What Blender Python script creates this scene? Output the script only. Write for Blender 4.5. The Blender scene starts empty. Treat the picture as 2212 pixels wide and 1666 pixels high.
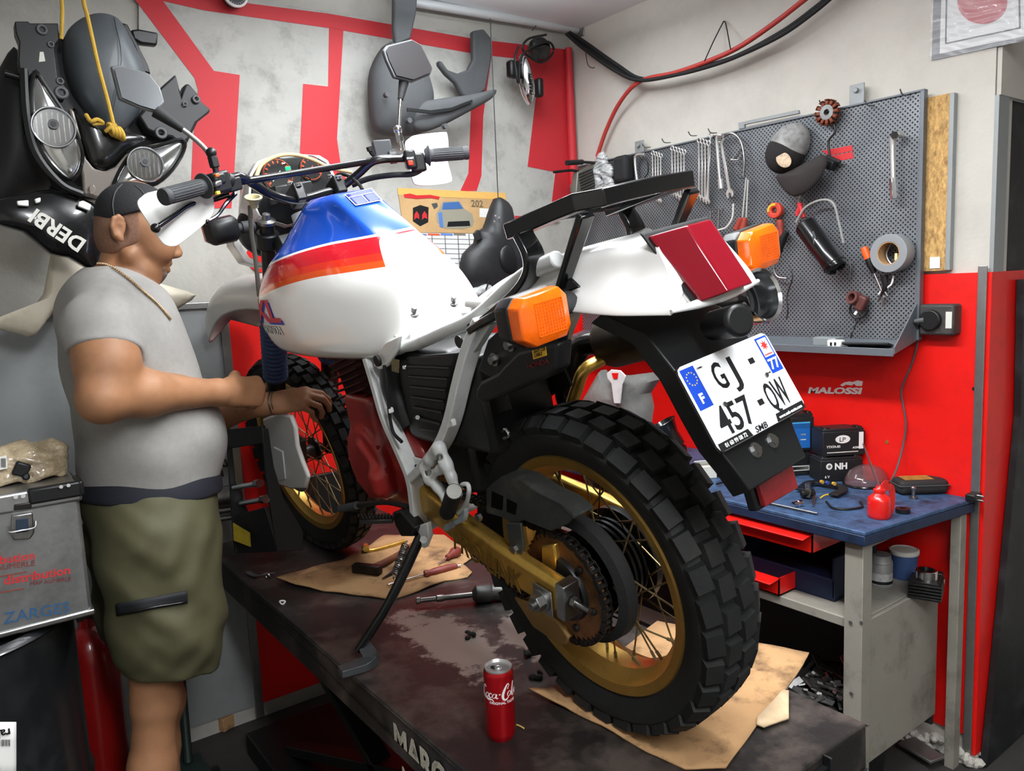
import bpy, bmesh, math, random
import numpy as np
from mathutils import Vector as V, Matrix as M, Euler, Quaternion

random.seed(7)
D, S = bpy.data, bpy.context.scene
COL = S.collection
PI = math.pi
R = math.radians

# ---------------------------------------------------------------- camera, light, exposure
FPX, CX, CY, CAM_H = 1683.0, 1106.0, 833.0, 1.60          # focal length and centre in pixels of the 2212 x 1666 frame
_v1 = np.array([-1260., -162., FPX])                       # direction of the room's +Y axis seen by the camera
_v3 = np.array([577., 13007., FPX])                        # direction of down
_n = lambda a: a / np.linalg.norm(a)
_Yc = _n(_v1)
_Dn = _n(_v3)
_Zc = -_n(_Dn - np.dot(_Dn, _Yc) * _Yc)
_Xc = np.cross(_Yc, _Zc)
RC = np.array([_Xc, _Yc, _Zc])                             # camera -> world
cam = D.objects.new('camera', D.cameras.new('camera'))
COL.objects.link(cam)
cam.data.sensor_width = 36
cam.data.sensor_fit = 'HORIZONTAL'
cam.data.lens = 36 * FPX / 2212
cam.data.clip_start = .02
cam.matrix_world = M((( RC[0][0], -RC[0][1], -RC[0][2], 0), (RC[1][0], -RC[1][1], -RC[1][2], 0),
                      (RC[2][0], -RC[2][1], -RC[2][2], CAM_H), (0, 0, 0, 1)))
S.camera = cam

S.view_settings.view_transform = 'Standard'
S.view_settings.look = 'None'
S.view_settings.exposure = 0.0
S.view_settings.gamma = 1.0
S.view_settings.use_curve_mapping = False

wld = D.worlds.new('world')
S.world = wld
wld.use_nodes = True
wld.node_tree.nodes['Background'].inputs[0].default_value = (.80, .86, .90, 1)
wld.node_tree.nodes['Background'].inputs[1].default_value = .10


def lamp(name, loc, tgt, sx, sy, energy, col):
    l = D.lights.new(name, 'AREA')
    l.shape = 'RECTANGLE'
    l.size, l.size_y = sx, sy
    l.energy = energy
    l.color = col
    o = D.objects.new(name, l)
    o.location = loc
    d = V(tgt) - V(loc)
    o.rotation_euler = d.to_track_quat('-Z', 'Y').to_euler()
    COL.objects.link(o)
    return o


# fluorescent battens under the ceiling: one over the lift, one in the workshop behind the camera, a short one by the corner;
# each shines down and, round the tube, up at the ceiling
for nm, x, y, sx, sy, e_dn, e_up, col in (('lift_tube_lamp', 1.05, 1.05, .20, 1.5, 60, 16, (.96, .98, 1.0)), ('workshop_tube_lamp', .2, -1.0, .25, 1.8, 62, 45, (.97, .98, 1.0)), ('corner_tube_lamp', 1.55, 2.25, .9, .12, 7, 15, (.93, .97, 1.0))):
    lamp(nm, (x, y, 2.62), (x, y + .001, 0), sx, sy, e_dn, col)
    lamp(nm + '_upper', (x, y, 2.63), (x, y + .001, 9), sx, sy, e_up, col)


def ray(px, py):
    return V(RC @ np.array([(px - CX) / FPX, (py - CY) / FPX, 1.]))


def at(px, py, ax, val):
    """point of the room seen at a pixel of the photograph, on the plane where coordinate ax has the value val"""
    d = ray(px, py)
    t = (val - (0, 0, CAM_H)[ax]) / d[ax]
    return V((0, 0, CAM_H)) + d * t


WX, WY, CEIL, ZL, ZB = 2.53, 2.86, 2.745, .73, .885        # right wall, back wall, ceiling, lift top, bench top
wr = lambda px, py, off=0.: at(px, py, 0, WX - off)
wb = lambda px, py, off=0.: at(px, py, 1, WY - off)


# ---------------------------------------------------------------- materials
def lin(c):
    return tuple((x / 255 / 12.92) if x / 255 <= .04045 else ((x / 255 + .055) / 1.055) ** 2.4 for x in c[:3]) + (1,)


def mat(name, col, rough=.5, metal=0., var=0., scale=12., bump=0., bscale=60., coat=0., emis=None, estr=1., trans=0., alpha=1., dirt=None, damt=.5, dscale=5., ior=1.45, spec=.5, stretch=None):
    m = D.materials.new(name)
    m.use_nodes = True
    nt = m.node_tree
    b = nt.nodes['Principled BSDF']
    b.inputs['Base Color'].default_value = lin(col)
    b.inputs['Roughness'].default_value = rough
    b.inputs['Metallic'].default_value = metal
    b.inputs['Coat Weight'].default_value = coat
    b.inputs['Coat Roughness'].default_value = .06
    b.inputs['Transmission Weight'].default_value = trans
    b.inputs['Alpha'].default_value = alpha
    b.inputs['IOR'].default_value = ior
    b.inputs['Specular IOR Level'].default_value = spec
    if emis:
        b.inputs['Emission Color'].default_value = lin(emis)
        b.inputs['Emission Strength'].default_value = estr
    L = nt.links.new
    tc = nt.nodes.new('ShaderNodeTexCoord')
    src = tc.outputs['Object']
    if stretch:
        mp = nt.nodes.new('ShaderNodeMapping')
        mp.inputs['Scale'].default_value = stretch
        L(src, mp.inputs['Vector'])
        src = mp.outputs['Vector']
    cur = None
    if var:
        n = nt.nodes.new('ShaderNodeTexNoise')
        n.inputs['Scale'].default_value = scale
        n.inputs['Detail'].default_value = 6
        n.inputs['Roughness'].default_value = .65
        L(src, n.inputs['Vector'])
        rp = nt.nodes.new('ShaderNodeValToRGB')
        c = lin(col)
        rp.color_ramp.elements[0].position = .3
        rp.color_ramp.elements[1].position = .7
        rp.color_ramp.elements[0].color = tuple(x * (1 - var) for x in c[:3]) + (1,)
        rp.color_ramp.elements[1].color = tuple(min(1, x * (1 + var * .7)) for x in c[:3]) + (1,)
        L(n.outputs['Fac'], rp.inputs['Fac'])
        cur = rp.outputs['Color']
    if dirt:
        n2 = nt.nodes.new('ShaderNodeTexNoise')
        n2.inputs['Scale'].default_value = dscale
        n2.inputs['Detail'].default_value = 9
        n2.inputs['Roughness'].default_value = .7
        L(src, n2.inputs['Vector'])
        rp2 = nt.nodes.new('ShaderNodeValToRGB')
        rp2.color_ramp.elements[0].position = .5
        rp2.color_ramp.elements[1].position = .68
        rp2.color_ramp.elements[0].color = (0, 0, 0, 1)
        rp2.color_ramp.elements[1].color = (damt,) * 3 + (1,)
        L(n2.outputs['Fac'], rp2.inputs['Fac'])
        mx = nt.nodes.new('ShaderNodeMix')
        mx.data_type = 'RGBA'
        mx.inputs['A'].default_value = lin(col)
        if cur:
            L(cur, mx.inputs['A'])
        mx.inputs['B'].default_value = lin(dirt)
        L(rp2.outputs['Color'], mx.inputs['Factor'])
        cur = mx.outputs['Result']
    if cur:
        L(cur, b.inputs['Base Color'])
    if bump:
        n3 = nt.nodes.new('ShaderNodeTexNoise')
        n3.inputs['Scale'].default_value = bscale
        n3.inputs['Detail'].default_value = 4
        L(src, n3.inputs['Vector'])
        bp = nt.nodes.new('ShaderNodeBump')
        bp.inputs['Strength'].default_value = bump
        bp.inputs['Distance'].default_value = .01
        L(n3.outputs['Fac'], bp.inputs['Height'])
        L(bp.outputs['Normal'], b.inputs['Normal'])
    return m


# ---------------------------------------------------------------- mesh builder
def frame_of(d, up=V((0, 0, 1))):
    d = V(d).normalized()
    if abs(d.dot(up)) > .98:
        up = V((0, 1, 0)) if abs(d.y) < .9 else V((1, 0, 0))
    a = up.cross(d).normalized()
    return a, d.cross(a).normalized(), d


def spline(pts, n=6, closed=False):
    """Catmull-Rom through the points"""
    P = [V(p) for p in pts]
    out = []
    N = len(P)
    for i in range(N if closed else N - 1):
        if closed:
            a, b, c, d = P[(i - 1) % N], P[i], P[(i + 1) % N], P[(i + 2) % N]
        else:
            b, c = P[i], P[i + 1]
            a = P[i - 1] if i else b * 2 - c
            d = P[i + 2] if i + 2 < N else c * 2 - b
        for k in range(n):
            t = k / n
            out.append(.5 * (2 * b + (c - a) * t + (2 * a - 5 * b + 4 * c - d) * t * t + (3 * b - a - 3 * c + d) * t ** 3))
    if not closed:
        out.append(P[-1])
    return out


class MB:
    def __init__(s, T=None):
        s.v, s.f, s.mi, s.T = [], [], [], (T or M.Identity(4))

    def add(s, vs, fs, mi=0):
        k = len(s.v)
        s.v += [tuple(s.T @ V(p)) for p in vs]
        s.f += [tuple(i + k for i in f) for f in fs]
        s.mi += [mi] * len(fs)
        return s

    def box(s, c, size, rot=None, mi=0, taper=(1, 1)):
        q = (Euler(rot).to_matrix() if isinstance(rot, (tuple, list)) else rot) if rot is not None else M.Identity(3)
        hx, hy, hz = size[0] / 2, size[1] / 2, size[2] / 2
        vs = []
        for z in (-1, 1):
            tx, ty = taper if z > 0 else (1, 1)
            for x, y in ((-1, -1), (1, -1), (1, 1), (-1, 1)):
                vs.append(V(c) + q @ V((x * hx * tx, y * hy * ty, z * hz)))
        return s.add(vs, [(3, 2, 1, 0), (4, 5, 6, 7), (0, 1, 5, 4), (1, 2, 6, 5), (2, 3, 7, 6), (3, 0, 4, 7)], mi)

    def rings(s, rs, closed=False, caps=True, mi=0, loop=True):
        n = len(rs[0])
        vs = [p for r in rs for p in r]
        fs = []
        K = len(rs)
        for i in range(K if closed else K - 1):
            for j in range(n if loop else n - 1):
                a, b = i * n + j, i * n + (j + 1) % n
                c, d = ((i + 1) % K) * n + (j + 1) % n, ((i + 1) % K) * n + j
                fs.append((a, b, c, d))
        if caps and not closed and loop:
            fs.append(tuple(reversed(range(n))))
            fs.append(tuple(range((K - 1) * n, K * n)))
        return s.add(vs, fs, mi)

    def cyl(s, p0, p1, r0, r1=None, n=16, mi=0, caps=True):
        r1 = r0 if r1 is None else r1
        a, b, d = frame_of(V(p1) - V(p0))
        rs = [[V(p) + a * (r * math.cos(2 * PI * k / n)) + b * (r * math.sin(2 * PI * k / n)) for k in range(n)] for p, r in ((p0, r0), (p1, r1))]
        return s.rings(rs, caps=caps, mi=mi)

    def tube(s, pts, r, n=8, sm=0, closed=False, mi=0, sq=None, up=None):
        """round tube (or w x h box section when sq is given) swept along the points"""
        P = spline(pts, sm, closed) if sm else [V(p) for p in pts]
        N = len(P)
        if not isinstance(r, (list, tuple)):
            r = [r] * N
        elif len(r) != N:
            r = [r[min(len(r) - 1, int(i * (len(r) - 1) / (N - 1)))] * (1 - ((i * (len(r) - 1) / (N - 1)) % 1)) + r[min(len(r) - 1, int(i * (len(r) - 1) / (N - 1)) + 1)] * ((i * (len(r) - 1) / (N - 1)) % 1) for i in range(N)]
        tg = []
        for i in range(N):
            if closed:
                t = P[(i + 1) % N] - P[i - 1]
            else:
                t = P[min(i + 1, N - 1)] - P[max(i - 1, 0)]
            tg.append(t.normalized() if t.length > 1e-9 else V((0, 0, 1)))
        a, b, _ = frame_of(tg[0], V(up) if up else V((0, 0, 1)))
        rs = []
        for i in range(N):
            if i and not up:
                q = tg[i - 1].rotation_difference(tg[i])
                a, b = q @ a, q @ b
            elif up:
                a, b, _ = frame_of(tg[i], V(up))
            if sq:
                w, h = sq[0] / 2 * r[i], sq[1] / 2 * r[i]
                rs.append([P[i] + a * x * w + b * y * h for x, y in ((-1, -1), (1, -1), (1, 1), (-1, 1))])
            else:
                rs.append([P[i] + a * (r[i] * math.cos(2 * PI * k / n)) + b * (r[i] * math.sin(2 * PI * k / n)) for k in range(n)])
        return s.rings(rs, closed=closed, mi=mi)

    def lathe(s, prof, o=(0, 0, 0), ax=(0, 0, 1), n=32, mi=0, closed=False):
        """profile of (radius, height) turned about an axis"""
        a, b, d = frame_of(ax)
        rs = [[V(o) + d * h + a * (max(r, 1e-5) * math.cos(2 * PI * k / n)) + b * (max(r, 1e-5) * math.sin(2 * PI * k / n)) for k in range(n)] for r, h in prof]
        return s.rings(rs, closed=closed, mi=mi)

    def prism(s, poly, o=(0, 0, 0), u=(1, 0, 0), v=(0, 1, 0), d=.01, mi=0, c=0.):
        """flat outline in the u, v plane, d thick along u x v"""
        u, v = V(u).normalized(), V(v).normalized()
        w = u.cross(v).normalized()
        n = len(poly)
        A = [V(o) + u * x + v * y + w * (-d * c) for x, y in poly]
        B = [p + w * d for p in A]
        ar = sum(poly[i][0] * poly[(i + 1) % n][1] - poly[(i + 1) % n][0] * poly[i][1] for i in range(n))
        if ar < 0:
            A.reverse(), B.reverse()
        return s.add(A + B, [tuple(reversed(range(n))), tuple(range(n, 2 * n))] + [(i, (i + 1) % n, n + (i + 1) % n, n + i) for i in range(n)], mi)

    def slab(s, pts, thick, mi=0):
        """closed outline of 3-D points made thick along the vector given"""
        P = [V(p) for p in pts]
        t = V(thick)
        nrm = V((0, 0, 0))
        for i in range(len(P)):
            nrm += P[i].cross(P[(i + 1) % len(P)])
        if nrm.dot(t) < 0:
            P.reverse()
        n = len(P)
        return s.add(P + [p + t for p in P], [tuple(reversed(range(n))), tuple(range(n, 2 * n))] + [(i, (i + 1) % n, n + (i + 1) % n, n + i) for i in range(n)], mi)

    def ball(s, c, r, n=12, m=None, mi=0, rot=None):
        r = (r, r, r) if not isinstance(r, (tuple, list)) else r
        q = (Euler(rot).to_matrix() if isinstance(rot, (tuple, list)) else rot) if rot is not None else M.Identity(3)
        m = m or max(6, n // 2 + 2)
        rs = []
        for i in range(m + 1):
            th = PI * i / m
            rs.append([V(c) + q @ V((r[0] * max(math.sin(th), 1e-4) * math.cos(2 * PI * k / n), r[1] * max(math.sin(th), 1e-4) * math.sin(2 * PI * k / n), -r[2] * math.cos(th))) for k in range(n)])
        return s.rings(rs, mi=mi)

    def torus(s, c, ax, R_, r, n=32, k=8, mi=0, a0=0., a1=2 * PI):
        a, b, d = frame_of(ax)
        full = abs(a1 - a0 - 2 * PI) < 1e-6
        N = n if full else n + 1
        rs = []
        for i in range(N):
            t = a0 + (a1 - a0) * i / n
            e = a * math.cos(t) + b * math.sin(t)
            rs.append([V(c) + e * (R_ + r * math.cos(2 * PI * j / k)) + d * (r * math.sin(2 * PI * j / k)) for j in range(k)])
        return s.rings(rs, closed=full, mi=mi)

    def grid(s, fn, nu, nv, mi=0):
        vs = [V(fn(i / nu, j / nv)) for i in range(nu + 1) for j in range(nv + 1)]
        w = nv + 1
        return s.add(vs, [(i * w + j, (i + 1) * w + j, (i + 1) * w + j + 1, i * w + j + 1) for i in range(nu) for j in range(nv)], mi)

    def text(s, txt, o, u, v, size, d=.001, bold=0., shear=0., sx=1., align='LEFT', mi=0, bend=None):
        """lettering standing in the u, v plane (u along the line, v upwards)"""
        cu = D.curves.new('t', 'FONT')
        cu.body = txt
        cu.size = size
        cu.offset = bold * size
        cu.shear = shear
        cu.align_x = align
        cu.extrude = d / 2
        cu.resolution_u = 3
        ob = D.objects.new('t', cu)
        me = D.meshes.new_from_object(ob)
        u, v = V(u).normalized(), V(v).normalized()
        w = u.cross(v).normalized()
        vs = []
        for p in me.vertices:
            x, y, z = p.co.x * sx, p.co.y, p.co.z + d / 2
            vs.append(bend(x, y, z) if bend else V(o) + u * x + v * y + w * z)
        s.add(vs, [tuple(f.vertices) for f in me.polygons], mi)
        D.objects.remove(ob)
        D.curves.remove(cu)
        D.meshes.remove(me)
        return s

    def mirror(s, ax=0):
        """adds the mirror image across the plane coordinate ax = 0"""
        k = len(s.v)
        s.v += [tuple(-c if i == ax else c for i, c in enumerate(p)) for p in s.v]
        s.f += [tuple(reversed([i + k for i in f])) for f in list(s.f)]
        s.mi += list(s.mi)
        return s

    def build(s, name, m, parent=None, ang=40, bevel=0., seg=2, sub=0, solid=0., label=None, cat=None, group=None, kind=None, world=False, soff=0.):
        vs = s.v
        org = V((0, 0, 0))
        if parent is not None and world:
            iv = parent_matrix(parent).inverted()
            vs = [tuple(iv @ V(p)) for p in vs]
        elif parent is None:
            A = np.array(vs)
            lo, hi = A.min(0), A.max(0)
            org = V(((lo[0] + hi[0]) / 2, (lo[1] + hi[1]) / 2, lo[2]))
            vs = [tuple(V(p) - org) for p in vs]
        me = D.meshes.new(name)
        me.from_pydata(vs, [], s.f)
        me.update()
        bm = bmesh.new()
        bm.from_mesh(me)
        bmesh.ops.remove_doubles(bm, verts=bm.verts, dist=1e-6)
        bm.to_mesh(me)
        bm.free()
        ms = m if isinstance(m, (list, tuple)) else [m]
        for x in ms:
            me.materials.append(x)
        if len(ms) > 1 and len(me.polygons) == len(s.mi):
            me.polygons.foreach_set('material_index', s.mi)
        if ang:
            me.shade_smooth()
            if ang < 180:
                me.set_sharp_from_angle(angle=R(ang))
        o = D.objects.new(name, me)
        COL.objects.link(o)
        o.location = org
        if parent is not None:
            o.parent = parent
        if solid:
            md = o.modifiers.new('solid', 'SOLIDIFY')
            md.thickness = solid
            md.offset = soff
        if bevel:
            md = o.modifiers.new('bevel', 'BEVEL')
            md.width = bevel
            md.segments = seg
            md.limit_method = 'ANGLE'
            md.angle_limit = R(35)
        if sub:
            md = o.modifiers.new('sub', 'SUBSURF')
            md.levels = md.render_levels = sub
        tag(o, label, cat, group, kind)
        return o


def parent_matrix(o):
    m = o.matrix_basis.copy()
    while o.parent is not None:
        o = o.parent
        m = o.matrix_basis @ m
    return m


def tag(o, label=None, cat=None, group=None, kind=None):
    for k, x in (('label', label), ('category', cat), ('group', group), ('kind', kind)):
        if x:
            o[k] = x
    return o


def thing(name, label, cat, loc=(0, 0, 0), rot=(0, 0, 0), group=None, mw=None):
    o = D.objects.new(name, None)
    o.empty_display_size = .05
    COL.objects.link(o)
    if mw is not None:
        o.matrix_basis = mw
    else:
        o.location = loc
        o.rotation_euler = rot
    return tag(o, label, cat, group)


def copy_tree(o, parent=None):
    c = o.copy()
    COL.objects.link(c)
    if parent is not None:
        c.parent = parent
    for ch in list(o.children):
        copy_tree(ch, c)
    return c


def basis(x, y, z, o=(0, 0, 0)):
    """matrix whose columns are the given axes"""
    x, y, z = V(x).normalized(), V(y).normalized(), V(z).normalized()
    return M(((x.x, y.x, z.x, o[0]), (x.y, y.y, z.y, o[1]), (x.z, y.z, z.z, o[2]), (0, 0, 0, 1)))


# ---------------------------------------------------------------- organic shapes: distance fields turned into one closed surface
def smin(a, b, k):
    h = np.maximum(k - np.abs(a - b), 0) / k
    return np.minimum(a, b) - h * h * k * .25


class Field:
    def __init__(s):
        s.p = []

    def cone(s, a, b, ra, rb=None, k=.02, op='u'):
        s.p.append(('c', np.array(a, float), np.array(b, float), ra, ra if rb is None else rb, k, op))
        return s

    def chain(s, pts, rs, k=.02, op='u'):
        for i in range(len(pts) - 1):
            s.cone(pts[i], pts[i + 1], rs[i], rs[i + 1], k, op)
        return s

    def ell(s, c, r, k=.02, op='u', rot=None):
        q = np.array(Euler(rot).to_matrix()) if isinstance(rot, (tuple, list)) else (np.array(rot) if rot is not None else np.eye(3))
        s.p.append(('e', np.array(c, float), np.array(r, float), q, None, k, op))
        return s

    def rbox(s, c, hs, rad, k=.01, op='u', rot=None):
        q = np.array(Euler(rot).to_matrix()) if isinstance(rot, (tuple, list)) else (np.array(rot) if rot is not None else np.eye(3))
        s.p.append(('b', np.array(c, float), np.array(hs, float), q, rad, k, op))
        return s

    def disc(s, a, b, r, rad=.006, k=.01, op='u'):
        """flat-ended round boss"""
        s.p.append(('y', np.array(a, float), np.array(b, float), r, rad, k, op))
        return s

    def plane(s, o, n, k=.004):
        """cuts away everything on the side the normal points to"""
        s.p.append(('p', np.array(o, float), _n(np.array(n, float)), 0, 0, k, 's'))
        return s

    def bounds(s):
        lo, hi = np.full(3, 9.), np.full(3, -9.)
        for t in s.p:
            if t[6] != 'u':
                continue
            l, h = s._bb(t)
            lo, hi = np.minimum(lo, l), np.maximum(hi, h)
        return lo, hi

    def _bb(s, t):
        if t[0] in 'cy':
            r = max(t[3], t[4])
            return np.minimum(t[1], t[2]) - r, np.maximum(t[1], t[2]) + r
        if t[0] == 'e':
            r = t[2].max()
            return t[1] - r, t[1] + r
        if t[0] == 'b':
            r = np.linalg.norm(t[2])
            return t[1] - r, t[1] + r
        return np.full(3, -9.), np.full(3, 9.)

    def mesh(s, h=.005, warp=None, lo=None, hi=None):
        a, b = s.bounds()
        lo = a - 3 * h if lo is None else np.maximum(a - 3 * h, lo)
        hi = b + 3 * h if hi is None else np.minimum(b + 3 * h, hi)
        n = np.ceil((hi - lo) / h).astype(int) + 1
        F = np.full(n, .5, np.float32)
        ax = [(lo[i] + h * np.arange(n[i])).astype(np.float32) for i in range(3)]
        for t in s.p:
            l, u = s._bb(t)
            mg = t[5] + 5 * h + .015
            i0 = np.clip(np.floor((l - mg - lo) / h).astype(int), 0, n)
            i1 = np.clip(np.ceil((u + mg - lo) / h).astype(int) + 1, 0, n)
            if (i1 <= i0).any():
                continue
            sl = tuple(slice(i0[i], i1[i]) for i in range(3))
            X, Y, Z = np.meshgrid(*[ax[i][sl[i]] for i in range(3)], indexing='ij')
            P = np.stack([X, Y, Z], -1)
            if t[0] == 'c':
                pa, ba = P - t[1].astype(np.float32), (t[2] - t[1]).astype(np.float32)
                q = np.clip((pa @ ba) / max(float(ba @ ba), 1e-9), 0, 1)
                d = np.linalg.norm(pa - q[..., None] * ba, axis=-1) - (t[3] + (t[4] - t[3]) * q)
            elif t[0] == 'y':
                mid, ha = (t[1] + t[2]) / 2, np.linalg.norm(t[2] - t[1]) / 2
                w = (t[2] - t[1]) / (2 * ha)
                pa = P - mid.astype(np.float32)
                h_ = pa @ w.astype(np.float32)
                q = np.linalg.norm(pa - h_[..., None] * w.astype(np.float32), axis=-1) - (t[3] - t[4])
                z_ = np.abs(h_) - (ha - t[4])
                d = np.sqrt(np.maximum(q, 0) ** 2 + np.maximum(z_, 0) ** 2) + np.minimum(np.maximum(q, z_), 0) - t[4]
            elif t[0] == 'e':
                p = (P - t[1].astype(np.float32)) @ t[3].astype(np.float32)
                k0 = np.linalg.norm(p / t[2], axis=-1)
                k1 = np.linalg.norm(p / t[2] ** 2, axis=-1)
                d = k0 * (k0 - 1) / np.maximum(k1, 1e-6)
            elif t[0] == 'b':
                p = np.abs((P - t[1].astype(np.float32)) @ t[3].astype(np.float32)) - (t[2] - t[4])
                d = np.linalg.norm(np.maximum(p, 0), axis=-1) + np.minimum(p.max(-1), 0) - t[4]
            else:
                d = -((P - t[1].astype(np.float32)) @ t[2].astype(np.float32))
            d = d.astype(np.float32)
            F[sl] = smin(F[sl], d, t[5]) if t[6] == 'u' else -smin(-F[sl], d, t[5])
        if warp:
            X, Y, Z = np.meshgrid(*ax, indexing='ij')
            F += warp(X, Y, Z).astype(np.float32)
        F[0], F[-1], F[:, 0], F[:, -1], F[:, :, 0], F[:, :, -1] = .1, .1, .1, .1, .1, .1
        return surface_net(F, lo, h)


def surface_net(F, lo, h):
    c = [(i, j, k) for i in (0, 1) for j in (0, 1) for k in (0, 1)]
    n = np.array(F.shape) - 1
    sub = lambda o: F[o[0]:o[0] + n[0], o[1]:o[1] + n[1], o[2]:o[2] + n[2]]
    cnt = sum((sub(o) < 0).astype(np.int8) for o in c)
    act = (cnt > 0) & (cnt < 8)
    idx = np.argwhere(act)
    ids = np.full(act.shape, -1, np.int64)
    ids[act] = np.arange(len(idx))
    val = {o: F[idx[:, 0] + o[0], idx[:, 1] + o[1], idx[:, 2] + o[2]] for o in c}
    acc, num = np.zeros((len(idx), 3)), np.zeros(len(idx))
    for o in c:
        for a in range(3):
            if o[a]:
                continue
            o2 = tuple(o[i] + (i == a) for i in range(3))
            x, y = val[o], val[o2]
            cr = (x < 0) != (y < 0)
            t = np.where(cr, x / np.where(cr, x - y, 1), 0)
            p = np.array(o, float)[None] + t[:, None] * np.eye(3)[a]
            acc[cr] += p[cr]
            num[cr] += 1
    vs = lo + h * (idx + acc / num[:, None])
    quads = []
    for a in range(3):
        b, d = (a + 1) % 3, (a + 2) % 3
        s0, s1 = [slice(None)] * 3, [slice(None)] * 3
        s0[a], s1[a] = slice(0, -1), slice(1, None)
        neg0, neg1 = F[tuple(s0)] < 0, F[tuple(s1)] < 0
        for flip, m in ((0, neg0 & ~neg1), (1, ~neg0 & neg1)):
            e = np.argwhere(m)
            e = e[(e[:, b] > 0) & (e[:, d] > 0) & (e[:, b] < n[b]) & (e[:, d] < n[d])]
            q = []
            for db, dd in ((-1, -1), (0, -1), (0, 0), (-1, 0)):
                f = e.copy()
                f[:, b] += db
                f[:, d] += dd
                q.append(ids[f[:, 0], f[:, 1], f[:, 2]])
            q = np.stack(q, 1)
            quads.append(q[:, ::-1] if flip else q)
    return vs, np.concatenate(quads)


def field_obj(name, fld, m, parent=None, h=.005, smooth=2, world=False, warp=None, **kw):
    vs, qs = fld.mesh(h, warp)
    if smooth:                                            # a few Laplacian steps take off the grid's stair marks
        e = np.concatenate([qs[:, [i, (i + 1) % 4]] for i in range(4)])
        for _ in range(smooth):
            acc, cnt = np.zeros_like(vs), np.zeros(len(vs))
            np.add.at(acc, e[:, 0], vs[e[:, 1]])
            np.add.at(acc, e[:, 1], vs[e[:, 0]])
            np.add.at(cnt, e[:, 0], 1)
            np.add.at(cnt, e[:, 1], 1)
            vs = vs * .5 + .5 * acc / np.maximum(cnt, 1)[:, None]
    mb = MB()
    mb.v = [tuple(p) for p in vs.tolist()]
    mb.f = [tuple(q) for q in qs.tolist()]
    mb.mi = [0] * len(mb.f)
    return mb.build(name, m, parent, ang=180, world=world, **kw)
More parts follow.
